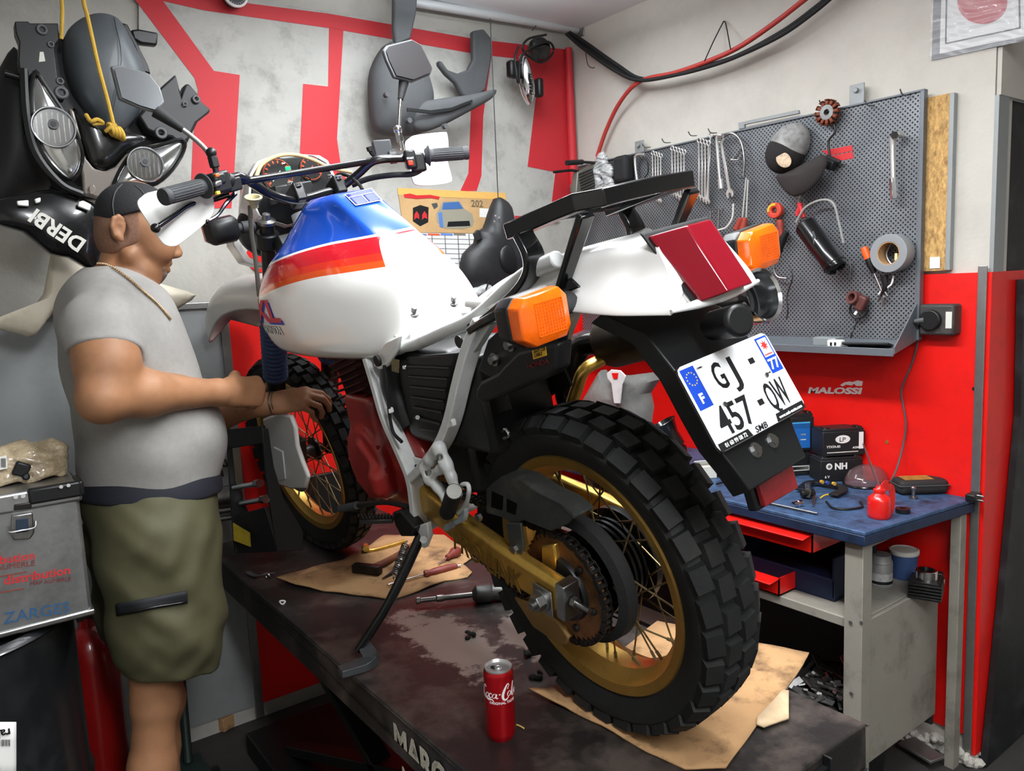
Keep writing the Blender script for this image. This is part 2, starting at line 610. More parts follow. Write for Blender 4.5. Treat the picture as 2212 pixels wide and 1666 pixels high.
# ---------------------------------------------------------------- the palette
K = dict(
    wall=mat('painted_plaster', (196, 192, 183), .85, var=.07, scale=3, bump=.15, bscale=40, dirt=(150, 145, 135), damt=.25, dscale=2.5),
    wallb=mat('back_plaster', (182, 180, 172), .85, var=.08, scale=3, bump=.2, bscale=40, dirt=(120, 116, 108), damt=.4, dscale=3),
    floor=mat('oily_concrete', (62, 60, 58), .6, var=.3, scale=6, dirt=(30, 28, 26), damt=.7, dscale=3),
    ceil=mat('ceiling_paint', (225, 228, 230), .8),
    redwall=mat('red_panel_paint', (226, 22, 16), .42, var=.06, scale=4, coat=.1, dirt=(120, 14, 12), damt=.2, dscale=6),
    steel=mat('galvanised_steel', (150, 150, 148), .38, .85, var=.15, scale=15),
    greypanel=mat('grey_sheet_panel', (150, 154, 154), .5, .3, var=.08, scale=4, dirt=(110, 112, 110), damt=.4, dscale=4),
    white=mat('white_gloss_plastic', (232, 233, 230), .22, coat=.6),
    framew=mat('white_frame_paint', (214, 217, 216), .35, coat=.3, dirt=(120, 118, 112), damt=.35, dscale=9),
    black=mat('black_plastic', (19, 20, 21), .42),
    blackg=mat('black_gloss_paint', (14, 15, 16), .22, coat=.4),
    blackm=mat('matt_black_rubber', (24, 24, 25), .75, bump=.15, bscale=90),
    tyre=mat('tyre_rubber', (21, 22, 22), .75, var=.2, scale=20, bump=.1, bscale=120, dirt=(46, 43, 39), damt=.3, dscale=14),
    grey=mat('dark_grey_plastic', (74, 77, 79), .5, var=.08, scale=10),
    grip=mat('grip_rubber', (54, 56, 58), .7, bump=.1, bscale=140),
    chrome=mat('chrome', (215, 217, 218), .13, 1.),
    metal=mat('bare_metal', (150, 150, 148), .35, 1., var=.2, scale=30),
    dmetal=mat('dark_oily_metal', (62, 61, 60), .42, .9, var=.3, scale=25),
    gold=mat('gold_anodised', (222, 180, 88), .34, .85, var=.1, scale=30, dirt=(96, 76, 40), damt=.4, dscale=12),
    goldrim=mat('gold_rim', (206, 166, 86), .36, .85, var=.12, scale=20, dirt=(90, 72, 42), damt=.4, dscale=10),
    amber=mat('amber_lens', (238, 100, 6), .18, coat=.6, var=.18, scale=40, emis=(255, 90, 0), estr=.02),
    redlens=mat('red_lens', (122, 8, 26), .12, coat=.7),
    redpaint=mat('red_engine_paint', (146, 30, 26), .36, var=.12, scale=20, coat=.4, dirt=(70, 20, 18), damt=.45, dscale=12),
    blueboot=mat('blue_rubber_boot', (38, 62, 104), .55),
    mirror=mat('mirror_glass', (205, 212, 215), .04, 1.),
    skin=mat('skin', (152, 108, 76), .55, var=.12, scale=24, dirt=(108, 70, 50), damt=.3, dscale=9),
    shirt=mat('grey_jersey', (148, 146, 142), .92, var=.07, scale=70, bump=.015, bscale=200, dirt=(120, 118, 112), damt=.25, dscale=9),
    shorts=mat('olive_ripstop', (74, 72, 48), .7, var=.08, scale=30, bump=.02, bscale=240),
    card=mat('brown_cardboard', (176, 138, 96), .88, var=.12, scale=9, bump=.1, bscale=60, dirt=(74, 54, 38), damt=.9, dscale=8),
    red=mat('red_enamel', (206, 24, 18), .32, coat=.4),
    bluemat=mat('blue_bench_mat', (56, 82, 116), .55, var=.45, scale=30, bump=.35, bscale=60, dirt=(22, 30, 44), damt=.95, dscale=13),
    bench=mat('grey_bench_paint', (142, 138, 128), .55, var=.06, scale=8, dirt=(80, 74, 66), damt=.6, dscale=7),
    tablet=mat('lift_deck_paint', (38, 36, 35), .46, .1, var=.3, scale=10, bump=.06, bscale=50, dirt=(112, 100, 92), damt=.5, dscale=5),
    lightgrey=mat('light_grey_print', (205, 205, 196), .6),
    inkblack=mat('black_print', (18, 19, 21), .5),
    inkred=mat('red_print', (196, 40, 44), .55),
    inkblue=mat('blue_print', (24, 66, 176), .45),
    paper=mat('white_paper', (226, 226, 222), .7),
    clear=mat('clear_plastic', (240, 244, 246), .08, trans=.92, ior=1.2),
    film=mat('clear_film', (240, 242, 244), .05, alpha=.30, coat=1., spec=1.),
    wood=mat('chip_board', (196, 156, 96), .75, var=.5, scale=110, dirt=(126, 88, 44), damt=.95, dscale=70, stretch=(1, 1, .45)),
    tool=mat('bright_tool_steel', (206, 206, 202), .32, .75),
    rope=mat('yellow_rope', (196, 158, 62), .8, bump=.3, bscale=200),
    peg=mat('perforated_steel', (116, 122, 128), .45, .5),
    alu=mat('scuffed_aluminium', (168, 170, 170), .36, .9, var=.15, scale=8, dirt=(96, 96, 94), damt=.5, dscale=6),
    woodh=mat('handle_wood', (112, 66, 46), .6, var=.2, scale=20),
    orange=mat('orange_plastic', (226, 92, 30), .4),
)
# ---------------------------------------------------------------- the room
def struct(mb, name, m, **kw):
    return mb.build(name, m, kind='structure', **kw)


struct(MB().box((.6, .4, -.05), (6.4, 8, .1)), 'floor', K['floor'], ang=0)
struct(MB().box((.6, .4, CEIL + .05), (6.4, 8, .1)), 'ceiling', K['ceil'], ang=0)
struct(MB().box((.55, WY + .06, CEIL / 2), (4.3, .12, CEIL)), 'wall_back', K['wallb'], ang=0)
DY = 1.025                                                 # where the right wall ends at the doorway
struct(MB().box((WX + .06, (WY + DY) / 2, CEIL / 2), (.12, WY - DY, CEIL)), 'wall_right', K['wall'], ang=0)
RZ = 1.575                                                 # top of the red panels
# red panels below, a grey sheet panel behind the man, steel strips on the joints
xs = wb(484, 720).x
struct(MB().box(((xs + WX) / 2, WY - .006, RZ / 2 + .03), (WX - xs, .012, RZ - .06)), 'trim_1', K['redwall'], ang=0)
struct(MB().box(((xs - .9) / 2, WY - .006, RZ / 2 + .03), (xs + .9, .012, RZ - .06)), 'trim_2', K['greypanel'], ang=0)
struct(MB().box((xs, WY - .014, RZ / 2 + .01), (.03, .016, RZ)).box((xs - .3, WY - .014, RZ), (.62, .016, .022)), 'trim_3', K['steel'], ang=0, bevel=.002)
struct(MB().box((WX - .006, (WY + DY) / 2, RZ / 2 + .05), (.012, WY - DY, RZ - .1)), 'trim_4', K['redwall'], ang=0)
struct(MB().box((WX - .014, DY + .011, RZ / 2 + .02), (.006, .026, RZ)), 'trim_5', K['steel'], ang=0, bevel=.002)
# the reveal of the doorway, red below and grey above, with the black door standing beside it
struct(MB().box((WX + .118, DY - .006, RZ / 2 + .02), (.25, .012, RZ - .04)), 'trim_6', K['redwall'], ang=0)
struct(MB().box((WX + .035, DY - .006, (RZ + 2.08) / 2), (.07, .012, 2.08 - RZ)), 'trim_7', K['greypanel'], ang=0)
mdoor = mat('black_door_paint', (22, 24, 26), .55, var=.3, scale=8, dirt=(70, 74, 76), damt=.35, dscale=9)
struct(MB().box((WX + .50, DY + .02, (RZ + 2.08) / 2), (.86, .03, 2.08 - RZ)).slab([at(a, b, 1, DY - .016) for a, b in ((2196, 604), (2190, 900), (2152, 1300), (2122, 1600), (2112, 1690), (2500, 1690), (2500, 604))], (0, -.02, 0)), 'door_1', mdoor, ang=0)
struct(MB().box((WX + .485, DY - .008, 2.08 + (CEIL - 2.08) / 2), (.96, .012, CEIL - 2.08)), 'wall_door', K['wall'], ang=0)
struct(MB().box((WX + 1.0, -1.0, CEIL / 2), (.1, 4.2, CEIL)), 'wall_side', K['wall'], ang=0)
struct(MB().box((-1.75, -.1, CEIL / 2), (.12, 6.0, CEIL)), 'wall_left', K['wall'], ang=0)
struct(MB().box((.5, -3.05, CEIL / 2), (6.4, .12, CEIL)), 'wall_front', K['wall'], ang=0)
# crumbled plaster at the foot of the right wall
cr = MB()
for i in range(60):
    y = random.uniform(DY - .02, DY + .34)
    cr.ball((WX - random.uniform(-.02, .03), y, random.uniform(.0, .05)), (random.uniform(.008, .022), random.uniform(.01, .03), random.uniform(.008, .022)), 6, 4)
for i in range(24):
    cr.ball((WX + random.uniform(0, .26), DY + random.uniform(-.02, .005), random.uniform(.0, .04)), (random.uniform(.01, .025), random.uniform(.006, .012), random.uniform(.008, .02)), 6, 4)
cr.build('plaster_rubble', K['wall'], ang=0, kind='stuff', label='crumbled pale plaster along the foot of the red wall', cat='rubble')
# ---------------------------------------------------------------- the motorcycle: x to its right, y forward, z up its own (leaning) plane
PSI, LEAN = R(1.0), R(10.1)
_f = V((-math.sin(PSI), math.cos(PSI), 0))
_r0 = V((math.cos(PSI), math.sin(PSI), 0))
_u = V((0, 0, 1)) * math.cos(LEAN) - _r0 * math.sin(LEAN)
_r = _r0 * math.cos(LEAN) + V((0, 0, 1)) * math.sin(LEAN)
BO = V((1.047, 1.075, ZL + .004))
bike = thing('motorcycle', 'blue, red and white trail motorcycle without a seat on the black lift', 'motorcycle', mw=basis(_r, _f, _u, BO))


def _loc(px, py, ax, val):
    d = ray(px, py)
    o = V((0, 0, CAM_H)) - BO
    o, d = V((o.dot(_r), o.dot(_f), o.dot(_u))), V((d.dot(_r), d.dot(_f), d.dot(_u)))
    return o + d * ((val - o[ax]) / d[ax])


BX = lambda px, py, x: _loc(px, py, 0, x)                   # a measured point of the machine, x known
BY = lambda px, py, y: _loc(px, py, 1, y)                   # a measured point of the machine, y known
def BPL(px, py, p0, n):
    """measured point of the machine on a slanting plane"""
    a, b = BX(px, py, 0), BX(px, py, .1)
    return a + (b - a) * ((V(p0) - a).dot(V(n)) / (b - a).dot(V(n)))


XS = lambda x, *pts: [BX(a, b, x) for a, b in pts]
YS = lambda y, *pts: [BY(a, b, y) for a, b in pts]
flip = lambda P: [V((-p.x, p.y, p.z)) for p in P]
X1, Y1, Z1 = V((1, 0, 0)), V((0, 1, 0)), V((0, 0, 1))


def bp(name, mb, m, par=None, **kw):
    return mb.build(name, m, par if par is not None else bike, **kw)


# ---- wheels
def wheel(name, c, rt, wt, rr, wr_, nk, T, big):
    """tyre radius rt, tyre width wt, rim flange radius rr, rim width wr_, nk rows of tread blocks"""
    tm = lambda: MB(T @ M.Translation(V(c)))
    w, h = wt / 2, rt - rr
    lug = .0135 if big else .012
    rc = rt - lug
    t = tm()
    t.lathe([(rr - .012, -wr_ / 2 + .006), (rr + .004, -wr_ / 2), (rr + .35 * h, -w * .98), (rr + .55 * h, -w), (rc - .012, -w * .92), (rc - .003, -w * .66), (rc, -w * .3), (rc, w * .3), (rc - .003, w * .66), (rc - .012, w * .92), (rr + .55 * h, w), (rr + .35 * h, w * .98), (rr + .004, wr_ / 2), (rr - .012, wr_ / 2 - .006)], ax=X1, n=96, closed=True)
    for k in range(nk):
        a = 2 * PI * k / nk
        for j, (x, bw, bl, da, tilt, dr, th) in enumerate((( -w * .80, w * .52, .80, .5, -.55, -.011, lug * 1.25), (-w * .30, w * .56, .74, .0, -.04, -.001, lug), (w * .30, w * .56, .74, .5, .04, -.001, lug), (w * .80, w * .52, .80, .0, .55, -.011, lug * 1.25))):
            b = a + da * 2 * PI / nk
            rad = V((0, math.cos(b), math.sin(b)))
            tan = V((0, -math.sin(b), math.cos(b)))
            q = M((X1, tan, rad)).transposed() @ Euler((0, -tilt if False else tilt, (.08 if j % 2 else -.08))).to_matrix()
            t.box(rad * (rt - lug / 2 + dr) + X1 * x, (bw, bl * 2 * PI * rt / nk, th * 1.25), q, taper=(.86, .88))
    rim = tm().lathe([(rr - .004, -wr_ / 2 - .002), (rr, -wr_ / 2 + .004), (rr - .014, -wr_ / 2 + .008), (rr - .018, -wr_ * .32), (rr - .032, -wr_ * .2), (rr - .037, 0), (rr - .032, wr_ * .2), (rr - .018, wr_ * .32), (rr - .014, wr_ / 2 - .008), (rr, wr_ / 2 - .004), (rr - .004, wr_ / 2 + .002), (rr - .022, wr_ / 2 - .002), (rr - .028, wr_ * .34), (rr - .042, wr_ * .2), (rr - .043, 0), (rr - .042, -wr_ * .2), (rr - .028, -wr_ * .34), (rr - .022, -wr_ / 2 + .002)], ax=X1, n=96, closed=True)
    r = bp(name, rim, K['goldrim'])
    bp('tire', t, K['tyre'], r, ang=30)
    hb = tm()
    if big:
        hb.lathe([(.02, -.085), (.075, -.085), (.078, -.07), (.055, -.062), (.06, -.045)] + [z for i in range(6) for z in ((.086, -.04 + i * .014), (.086, -.034 + i * .014), (.074, -.032 + i * .014), (.074, -.028 + i * .014))] + [(.1, .045), (.1, .06), (.09, .075), (.03, .085), (.012, .1)], ax=X1, n=48)
    else:
        hb.lathe([(.012, -.06), (.03, -.058), (.032, -.04), (.042, -.038), (.042, -.03), (.022, -.025), (.022, .025), (.042, .03), (.042, .038), (.03, .04), (.012, .06)], ax=X1, n=32)
    bp('hub', hb, K['black'] if big else K['dmetal'], r)
    sp = None
    rh, ns = (.072, 36) if big else (.040, 36)
    base = []
    for k in range(4):                                      # four kinds of spoke, then copies turned about the axle
        side, dirn = (-1 if k % 2 else 1), (1 if k < 2 else -1)
        a0 = 2 * PI * k / ns
        a1 = a0 + dirn * R(48 if big else 42)
        p = V((side * (.044 if big else .034), rh * math.cos(a1), rh * math.sin(a1)))
        q = V((side * .006, (rr - .04) * math.cos(a0), (rr - .04) * math.sin(a0)))
        s_ = MB().cyl(p, q, .0019, n=6).cyl(q + (p - q).normalized() * .022, q, .0032, n=6)
        o = bp('spoke', s_, mspoke, r)
        o.matrix_basis = T @ M.Translation(V(c))
        base.append(o)
    for g in range(1, ns // 4):
        for o in base:
            n_ = o.copy()
            COL.objects.link(n_)
            n_.parent = r
            n_.matrix_basis = T @ M.Translation(V(c)) @ M.Rotation(2 * PI * g / (ns // 4), 4, 'X')
    return r


mspoke = mat('dull_spoke_steel', (150, 132, 96), .4, .9, var=.3, scale=30)
AX = V((0, 0, .325))
rw = wheel('rear_wheel', AX, .321, .134, .244, .105, 34, M.Identity(4), True)
STEER = M.Translation(V((0, .98, 1.09))) @ M.Rotation(R(5), 4, V((0, -.469, .883))) @ M.Translation(V((0, -.98, -1.09)))
FA = V((0, 1.405, .345))
fw = wheel('front_wheel', FA, .343, .092, .270, .062, 40, STEER, False)

# sprocket, chain
sx = -.098
sp = MB()
N = 44
sp.prism([((.108 if k % 4 in (1, 2) else .099) * math.cos(2 * PI * (k + .5 * 0) / (N * 4)), (.108 if k % 4 in (1, 2) else .099) * math.sin(2 * PI * k / (N * 4))) for k in range(N * 4)], AX + X1 * sx, Y1, Z1, .006, c=.5)
msp = mat('worn_sprocket', (132, 92, 58), .45, .6, var=.25, scale=30, dirt=(36, 30, 26), damt=.6, dscale=18)
spo = bp('sprocket', sp, msp, ang=20)
bp('sprocket_carrier', MB().lathe([(.03, -.015), (.062, -.012), (.066, 0), (.06, .02), (.03, .02)], AX + X1 * sx, X1, 32), K['black'], spo)
for k in range(6):
    a = k * PI / 3 + .3
    p = AX + X1 * (sx - .004) + V((0, math.cos(a), math.sin(a))) * .079
    bp('sprocket_bolt', MB().cyl(p, p - X1 * .006, .0075, n=6), K['dmetal'], spo)
bp('cush_ring', MB().lathe([(.112, -.02), (.128, -.012), (.130, .012), (.118, .022), (.108, .012)], AX + X1 * (sx + .045), X1, 64, closed=True), K['blackm'], rw)
PV = V((sx, .475, .425))                                    # gearbox sprocket
path = []
th0 = math.atan2(PV.z - AX.z, PV.y - AX.y)
for k in range(25):
    a = th0 + PI / 2 + PI * k / 24
    path.append(V((sx, AX.y + .110 * math.cos(a), AX.z + .110 * math.sin(a))))
for k in range(9):
    a = th0 - PI / 2 + PI * k / 8
    path.append(V((sx, PV.y + .038 * math.cos(a), PV.z + .038 * math.sin(a))))
path.append(path[0])
ch = MB()
seg, step, dist = [], .0145, 0
acc = 0.
cur = path[0].copy()
i = 1
links = []
while i < len(path):
    d = path[i] - cur
    if d.length >= step:
        nx = cur + d.normalized() * step
        links.append((cur.copy(), nx))
        cur = nx
    else:
        i += 1
for k, (a, b) in enumerate(links):
    w = .009 if k % 2 else .0065
    t = (b - a).normalized()
    n_ = X1.cross(t)
    q = M((X1, t, n_)).transposed()
    for s_ in (-1, 1):
        ch.box((a + b) / 2 + X1 * s_ * w, (.002, .019, .0105), q)
    ch.cyl(a - X1 * .0105, a + X1 * .0105, .0042, n=8)
bp('chain', ch, K['dmetal'], ang=30)

# ---- swing arm
def arm(s):
    a = MB()
    P = [V((s * .105, .45, .417)), V((s * .122, .30, .392)), V((s * .135, .12, .362)), V((s * .135, -.045, .335))]
    a.tube(P, [1, 1, .98, .92], sq=(.034, .074), up=Z1)
    return a


sw = bp('swingarm', arm(-1).mirror().cyl((-.095, .47, .42), (.095, .47, .42), .03), K['gold'], bevel=.011, seg=4)
sw['label'] = 'gold box section swing arm'
for s_ in (-1, 1):
    bp('end_cap', MB().box((s_ * .135, -.05, .335), (.038, .022, .074), (R(10), 0, 0)), K['metal'], sw, bevel=.002)
bp('axle_nut', MB().cyl((-.185, -.002, .327), (-.152, -.002, .327), .009, n=12).cyl((-.176, -.002, .327), (-.160, -.002, .327), .017, n=6).cyl((-.162, -.002, .327), (-.154, -.002, .327), .022, n=20), K['metal'], sw, bevel=.001)
bp('adjuster_bolt', MB().cyl((-.135, -.055, .335), (-.135, -.105, .328), .005, n=10).cyl((-.135, -.064, .334), (-.135, -.074, .333), .0105, n=6), K['metal'], sw)
bp('snail_plate', MB().box((-.155, -.002, .327), (.003, .05, .055), (R(8), 0, 0)), K['metal'], sw, bevel=.003)
lm = mat('brown_swingarm_print', (146, 114, 52), .45, .8)
bp('lettering', MB().text('PRO-LINK', (-.1532, .285, .356), (0, -.985, -.17), (0, -.17, .985), .062, .0008, .02, sx=.8, shear=.2), lm, sw)
# triangular gold brace and the guide plate under the arm
bp('brace', MB().slab(XS(-.112, (1168, 1180), (1196, 1176), (1204, 1240), (1196, 1262), (1170, 1240)), (.03, 0, 0)), K['gold'], sw, bevel=.004)
bp('chain_guide', MB().slab(XS(-.112, (1108, 1290), (1160, 1310), (1205, 1345), (1228, 1380), (1222, 1396), (1208, 1396), (1150, 1355)), (.03, 0, 0)), mat('tan_guide_plate', (150, 118, 70), .5, .5, var=.2, dirt=(60, 46, 30)), sw, bevel=.004)

# ---- chain guard
cg = MB()
gx = -.125
cg.slab(XS(gx, (1050, 1056), (1082, 1030), (1120, 1040), (1168, 1072), (1210, 1092), (1238, 1118), (1228, 1132), (1190, 1148), (1130, 1124), (1112, 1138), (1090, 1120), (1050, 1108)), (.006, 0, 0))
top = XS(gx, (1082, 1030), (1120, 1040), (1168, 1072), (1210, 1092), (1238, 1118))
cg.rings([[p, p + V((.05, 0, 0)), p + V((.05, 0, -.004)), p + V((0, 0, -.004))] for p in top])
mdeep = mat('deep_black', (4, 4, 4), .95, spec=.1)
mguard = mat('dusty_black_plastic', (40, 42, 40), .6, dirt=(92, 88, 74), damt=.45, dscale=16)
guard = bp('chain_guard', cg, mguard, bevel=.002)
for q in (((1062, 1060), (1088, 1072), (1086, 1104), (1060, 1096)), ((1094, 1076), (1118, 1088), (1114, 1114), (1094, 1106))):
    bp('guard_slot', MB().slab([p - X1 * .0006 for p in XS(gx, *q)], (.004, 0, 0)), mdeep, guard, bevel=.003)
bp('guard_tab', MB().slab(XS(gx - .012, (1092, 1130), (1124, 1132), (1130, 1180), (1124, 1206), (1108, 1196), (1098, 1168)), (.006, 0, 0)), mguard, guard, bevel=.002)
for q in ((1114, 1185), (1037, 1116)):
    p = BX(*q, gx - .012)
    bp('guard_bolt', MB().cyl(p, p - X1 * .008, .009, n=6), K['metal'], guard)

# ---- frame, white
fr = MB()
fx = -.125
A = XS(fx, (800, 770), (818, 830), (838, 900), (868, 968), (893, 1030), (902, 1090), (906, 1150))
Bt = XS(fx, (1044, 690), (1018, 752), (996, 830), (978, 905), (956, 958), (920, 1006), (896, 1030))
fr.tube(A, 1, sm=4, sq=(.02, .036), up=X1)
fr.tube(Bt, 1, sm=4, sq=(.02, .036), up=X1)
rail = XS(-.105, (838, 775), (856, 752), (900, 742), (960, 716), (1030, 684), (1100, 622), (1150, 585), (1205, 560))
fr.tube(rail, .014, 12, sm=5)
fr.slab(XS(-.108, (868, 738), (885, 720), (890, 752), (862, 768)), (.02, 0, 0))
fr.slab(XS(fx - .004, (1018, 690), (1052, 676), (1060, 700), (1016, 770), (1004, 780)), (.02, 0, 0))
fr.slab(XS(-.115, (884, 985), (912, 994), (908, 1026), (890, 1040), (878, 1010)), (.006, 0, 0))
fr.mirror()
# cross loop under the tank's tail, head and spine, cradle
fr.tube([BX(872, 738, -.085), BX(884, 716, -.07), BX(910, 704, -.05), BX(945, 690, -.01), BX(985, 676, .04), (.085, .30, .80)], .009, 10, sm=6)
fr.tube([(0, .98, 1.10), (0, .955, .97)], .032, 20)
fr.tube([(0, .96, 1.02), (0, .75, .92), (0, .5, .83), (0, .40, .79)], .026, 14, sm=4)
fr.tube([(0, .96, .99), (0, .93, .78), (0, .90, .5), (0, .84, .36), (0, .62, .31), (0, .50, .33)], .019, 12, sm=5)
fr.cyl((-.12, .40, .79), (.12, .40, .79), .016)
fr.cyl((-.12, .47, .345), (.12, .47, .345), .016)
frame = bp('frame', fr, K['framew'], bevel=.004, seg=2)
bp('gusset_hole', MB().cyl(BX(888, 1003, -.1165), BX(888, 1003, -.114), .004, n=10).cyl(BX(899, 1007, -.1165), BX(899, 1007, -.114), .004, n=10).cyl(BX(896, 1020, -.1165), BX(896, 1020, -.114), .005, n=10), K['blackm'], frame)
for q in ((993, 738),):
    p = BX(*q, -.132)
    bp('frame_plug', MB().cyl(p, p - X1 * .003, .012, n=20), K['black'], frame)
bp('cable_clip', MB().slab(XS(-.140, (962, 902), (976, 908), (979, 922), (966, 926)), (.01, 0, 0)), K['framew'], frame, bevel=.002)
# black end of the rack's lower stay
bp('wire_tie', MB().box(BX(842, 886, -.14), (.012, .016, .012)), K['paper'], frame, bevel=.002)
bp('brake_hose', MB().tube(XS(-.143, (830, 790), (838, 850), (842, 900), (850, 935), (868, 955)), .004, 8, sm=5), K['blackm'], frame)

# ---- passenger footrest bracket, white casting
fb = Field()
bxx = -.150
q1 = XS(bxx, (948, 968), (962, 1000), (975, 1030), (986, 1066))
q2 = XS(bxx, (918, 1012), (928, 1036), (946, 1052), (968, 1082))
fb.chain(q1, [.013, .012, .010, .010], .01)
fb.chain(q2, [.011, .011, .010, .011], .01)
fb.chain(XS(bxx, (918, 1012), (930, 992), (948, 968)), [.010, .011, .012], .012)
fb.chain(XS(bxx, (932, 1028), (952, 1014), (966, 1008)), [.009, .009, .009], .012)
fb.chain(XS(bxx, (986, 1066), (976, 1090), (968, 1082)), [.011, .010, .011], .01)
for q in ((950, 988), (925, 1022)):
    fb.cone(BX(*q, bxx - .02), BX(*q, bxx - .004), .0065, .0065, .004, 's')
pb = field_obj('footrest_bracket', fb, K['framew'], bike, .0028, 1)
for q in ((950, 986), (926, 1020)):
    p = BX(*q, bxx - .003)
    bp('bracket_bolt', MB().cyl(p, p - X1 * .006, .006, n=6), K['chrome'], pb)
e0, e1 = BX(966, 1108, bxx - .012), BX(981, 1062, bxx - .052)
ax = (e1 - e0).normalized()
pg = MB().lathe([(.010, -.004), (.0155, 0)] + [z for i in range(9) for z in ((.0165, .004 + i * .005), (.0148, .0065 + i * .005))] + [(.0165, .05), (.0160, (e1 - e0).length), (.002, (e1 - e0).length)], e0, ax, 28)
pp = bp('passenger_peg', pg, K['blackm'], pb)
bp('peg_cap', MB().lathe([(.0145, 0), (.0145, .0015), (.012, .002), (.012, .0012), (.009, .0012), (.009, .002), (.001, .002)], e1, ax, 28), mat('worn_grey_rubber', (176, 176, 168), .8, var=.15), pp)
bp('peg_hinge', MB().slab(XS(bxx - .01, (958, 1136), (985, 1122), (1002, 1100), (1004, 1112), (1000, 1128), (972, 1140), (966, 1148), (958, 1146)), (.012, 0, 0)), mat('pale_steel_hinge', (176, 190, 198), .45, .5, var=.2), pb, bevel=.002)
bp('peg_pivot_bolt', MB().cyl(BX(976, 1134, bxx - .011), BX(976, 1134, bxx - .016), .0075, n=12), K['dmetal'], pb)
bp('guard_loop', MB().tube([BX(990, 1108, bxx - .012), BX(1006, 1090, bxx - .02), BX(1013, 1062, bxx - .03), BX(1010, 1047, bxx - .03), BX(998, 1048, bxx - .03), BX(990, 1062, bxx - .025), BX(984, 1075, bxx - .01)], .0045, 8, sm=6), K['framew'], pb)

# ---- engine
en = Field()
en.rbox((0, .66, .46), (.085, .17, .11), .03, .02)
en.rbox((0, .56, .56), (.075, .10, .06), .03, .03)
c0 = BX(790, 1005, -.12)
c1 = BX(868, 1000, -.12)
en.disc((-.06, c0.y, c0.z), (-.122, c0.y, c0.z), .098, .014, .012)
en.disc((-.06, c1.y, c1.z - .005), (-.108, c1.y, c1.z - .005), .083, .014, .016)
en.rbox((-.078, .685, .575), (.034, .075, .065), .016, .02)
en.chain([(-.118, c0.y - .05, c0.z + .012), (-.120, c0.y - .005, c0.z + .055)], [.012, .014], .012)
en.cone((-.118, c0.y - .062, c0.z - .02), (-.112, c0.y - .062, c0.z - .045), .030, .034, .02)
en.rbox((0, .66, .355), (.07, .14, .025), .02, .02)
eng = field_obj('engine', en, K['redpaint'], bike, .0045, 1)
for k in range(10):
    a = 2 * PI * k / 10
    p = V((-.106, c0.y + .097 * math.cos(a), c0.z + .097 * math.sin(a)))
    bp('cover_bolt', MB().cyl(p, p - X1 * .012, .006, n=8), K['redpaint'], eng)
for k in range(4):
    p, q = BX(852 + k * 9, 980 + k * 9, -.119), BX(862 + k * 9, 1010 + k * 8, -.119)
    bp('cover_slot', MB().tube([V((-.1085, p.y, p.z)), V((-.1085, q.y, q.z))], .0045, 8), K['blackm'], eng)
bp('drain_screw', MB().cyl((-.10, .455, .478), (-.112, .455, .478), .008, n=12), K['metal'], eng)
# cylinder with cooling fins, leaning forward
cy = MB()
tilt = R(-14)
cz = V((0, .72, .58))
dz = V((0, -math.sin(tilt), math.cos(tilt)))
qf = Euler((tilt, 0, 0)).to_matrix()
cy.box(cz + dz * .09, (.155, .15, .2), qf)
for k in range(11):
    s_ = 1.0 if k < 7 else .92
    cy.box(cz + dz * (.008 + k * .0175), (.205 * s_, .185 * s_, .005), qf)
mcyl = mat('sooty_red_fins', (64, 26, 26), .6, .3, var=.5, scale=12, dirt=(22, 20, 20), damt=.8, dscale=5)
bp('cylinder', cy, mcyl, eng, bevel=.0015, seg=1)
bp('cylinder_head', MB().box(cz + dz * .218, (.15, .15, .045), qf).cyl(cz + dz * .235 - X1 * .08, cz + dz * .235 + X1 * .08, .03).cyl(cz + dz * .225 - X1 * .06 + V((0, -.05, 0)), cz + dz * .225 + X1 * .06 + V((0, -.05, 0)), .03), mcyl, eng, bevel=.006)
bp('carburettor', MB().cyl((-.03, .56, .70), (-.03, .46, .70), .034, n=20).cyl((-.03, .50, .64), (-.03, .50, .78), .03, n=20).cyl((.05, .56, .70), (.05, .46, .70), .034, n=20), K['dmetal'], eng, bevel=.003)
# gear lever, rider's footrest
gl = bp('gear_lever', MB().tube([BX(885, 1096, -.13), BX(840, 1086, -.14), BX(800, 1088, -.145), BX(772, 1092, -.15)], .0065, 8, sm=4), K['black'])
bp('lever_rubber', MB().cyl(BX(772, 1092, -.152), BX(736, 1099, -.165), .0105, n=14), K['grip'], gl)
rp = MB().slab(XS(-.16, (846, 1108), (864, 1104), (896, 1142), (890, 1160), (866, 1160), (852, 1134)), (.03, 0, 0))
rfp = bp('rider_footrest', rp, K['black'], bevel=.004)
tp = MB()
f0, f1 = BX(850, 1122, -.17), BX(778, 1124, -.23)
tp.tube([f0, f1], 1, sq=(.026, .010), up=Z1)
dd = (f1 - f0)
for k in range(10):
    for s_ in (-1, 1):
        tp.box(f0 + dd * (k + .5) / 10 + V((0, s_ * .011, .008)), (.005, .004, .009))
bp('peg_teeth', tp, K['dmetal'], rfp, bevel=.001, seg=1)
bp('footrest_mount', MB().tube([BX(868, 1118, -.15), BX(880, 1140, -.14), BX(905, 1150, -.12)], .012, 10, sm=3), K['black'], rfp)

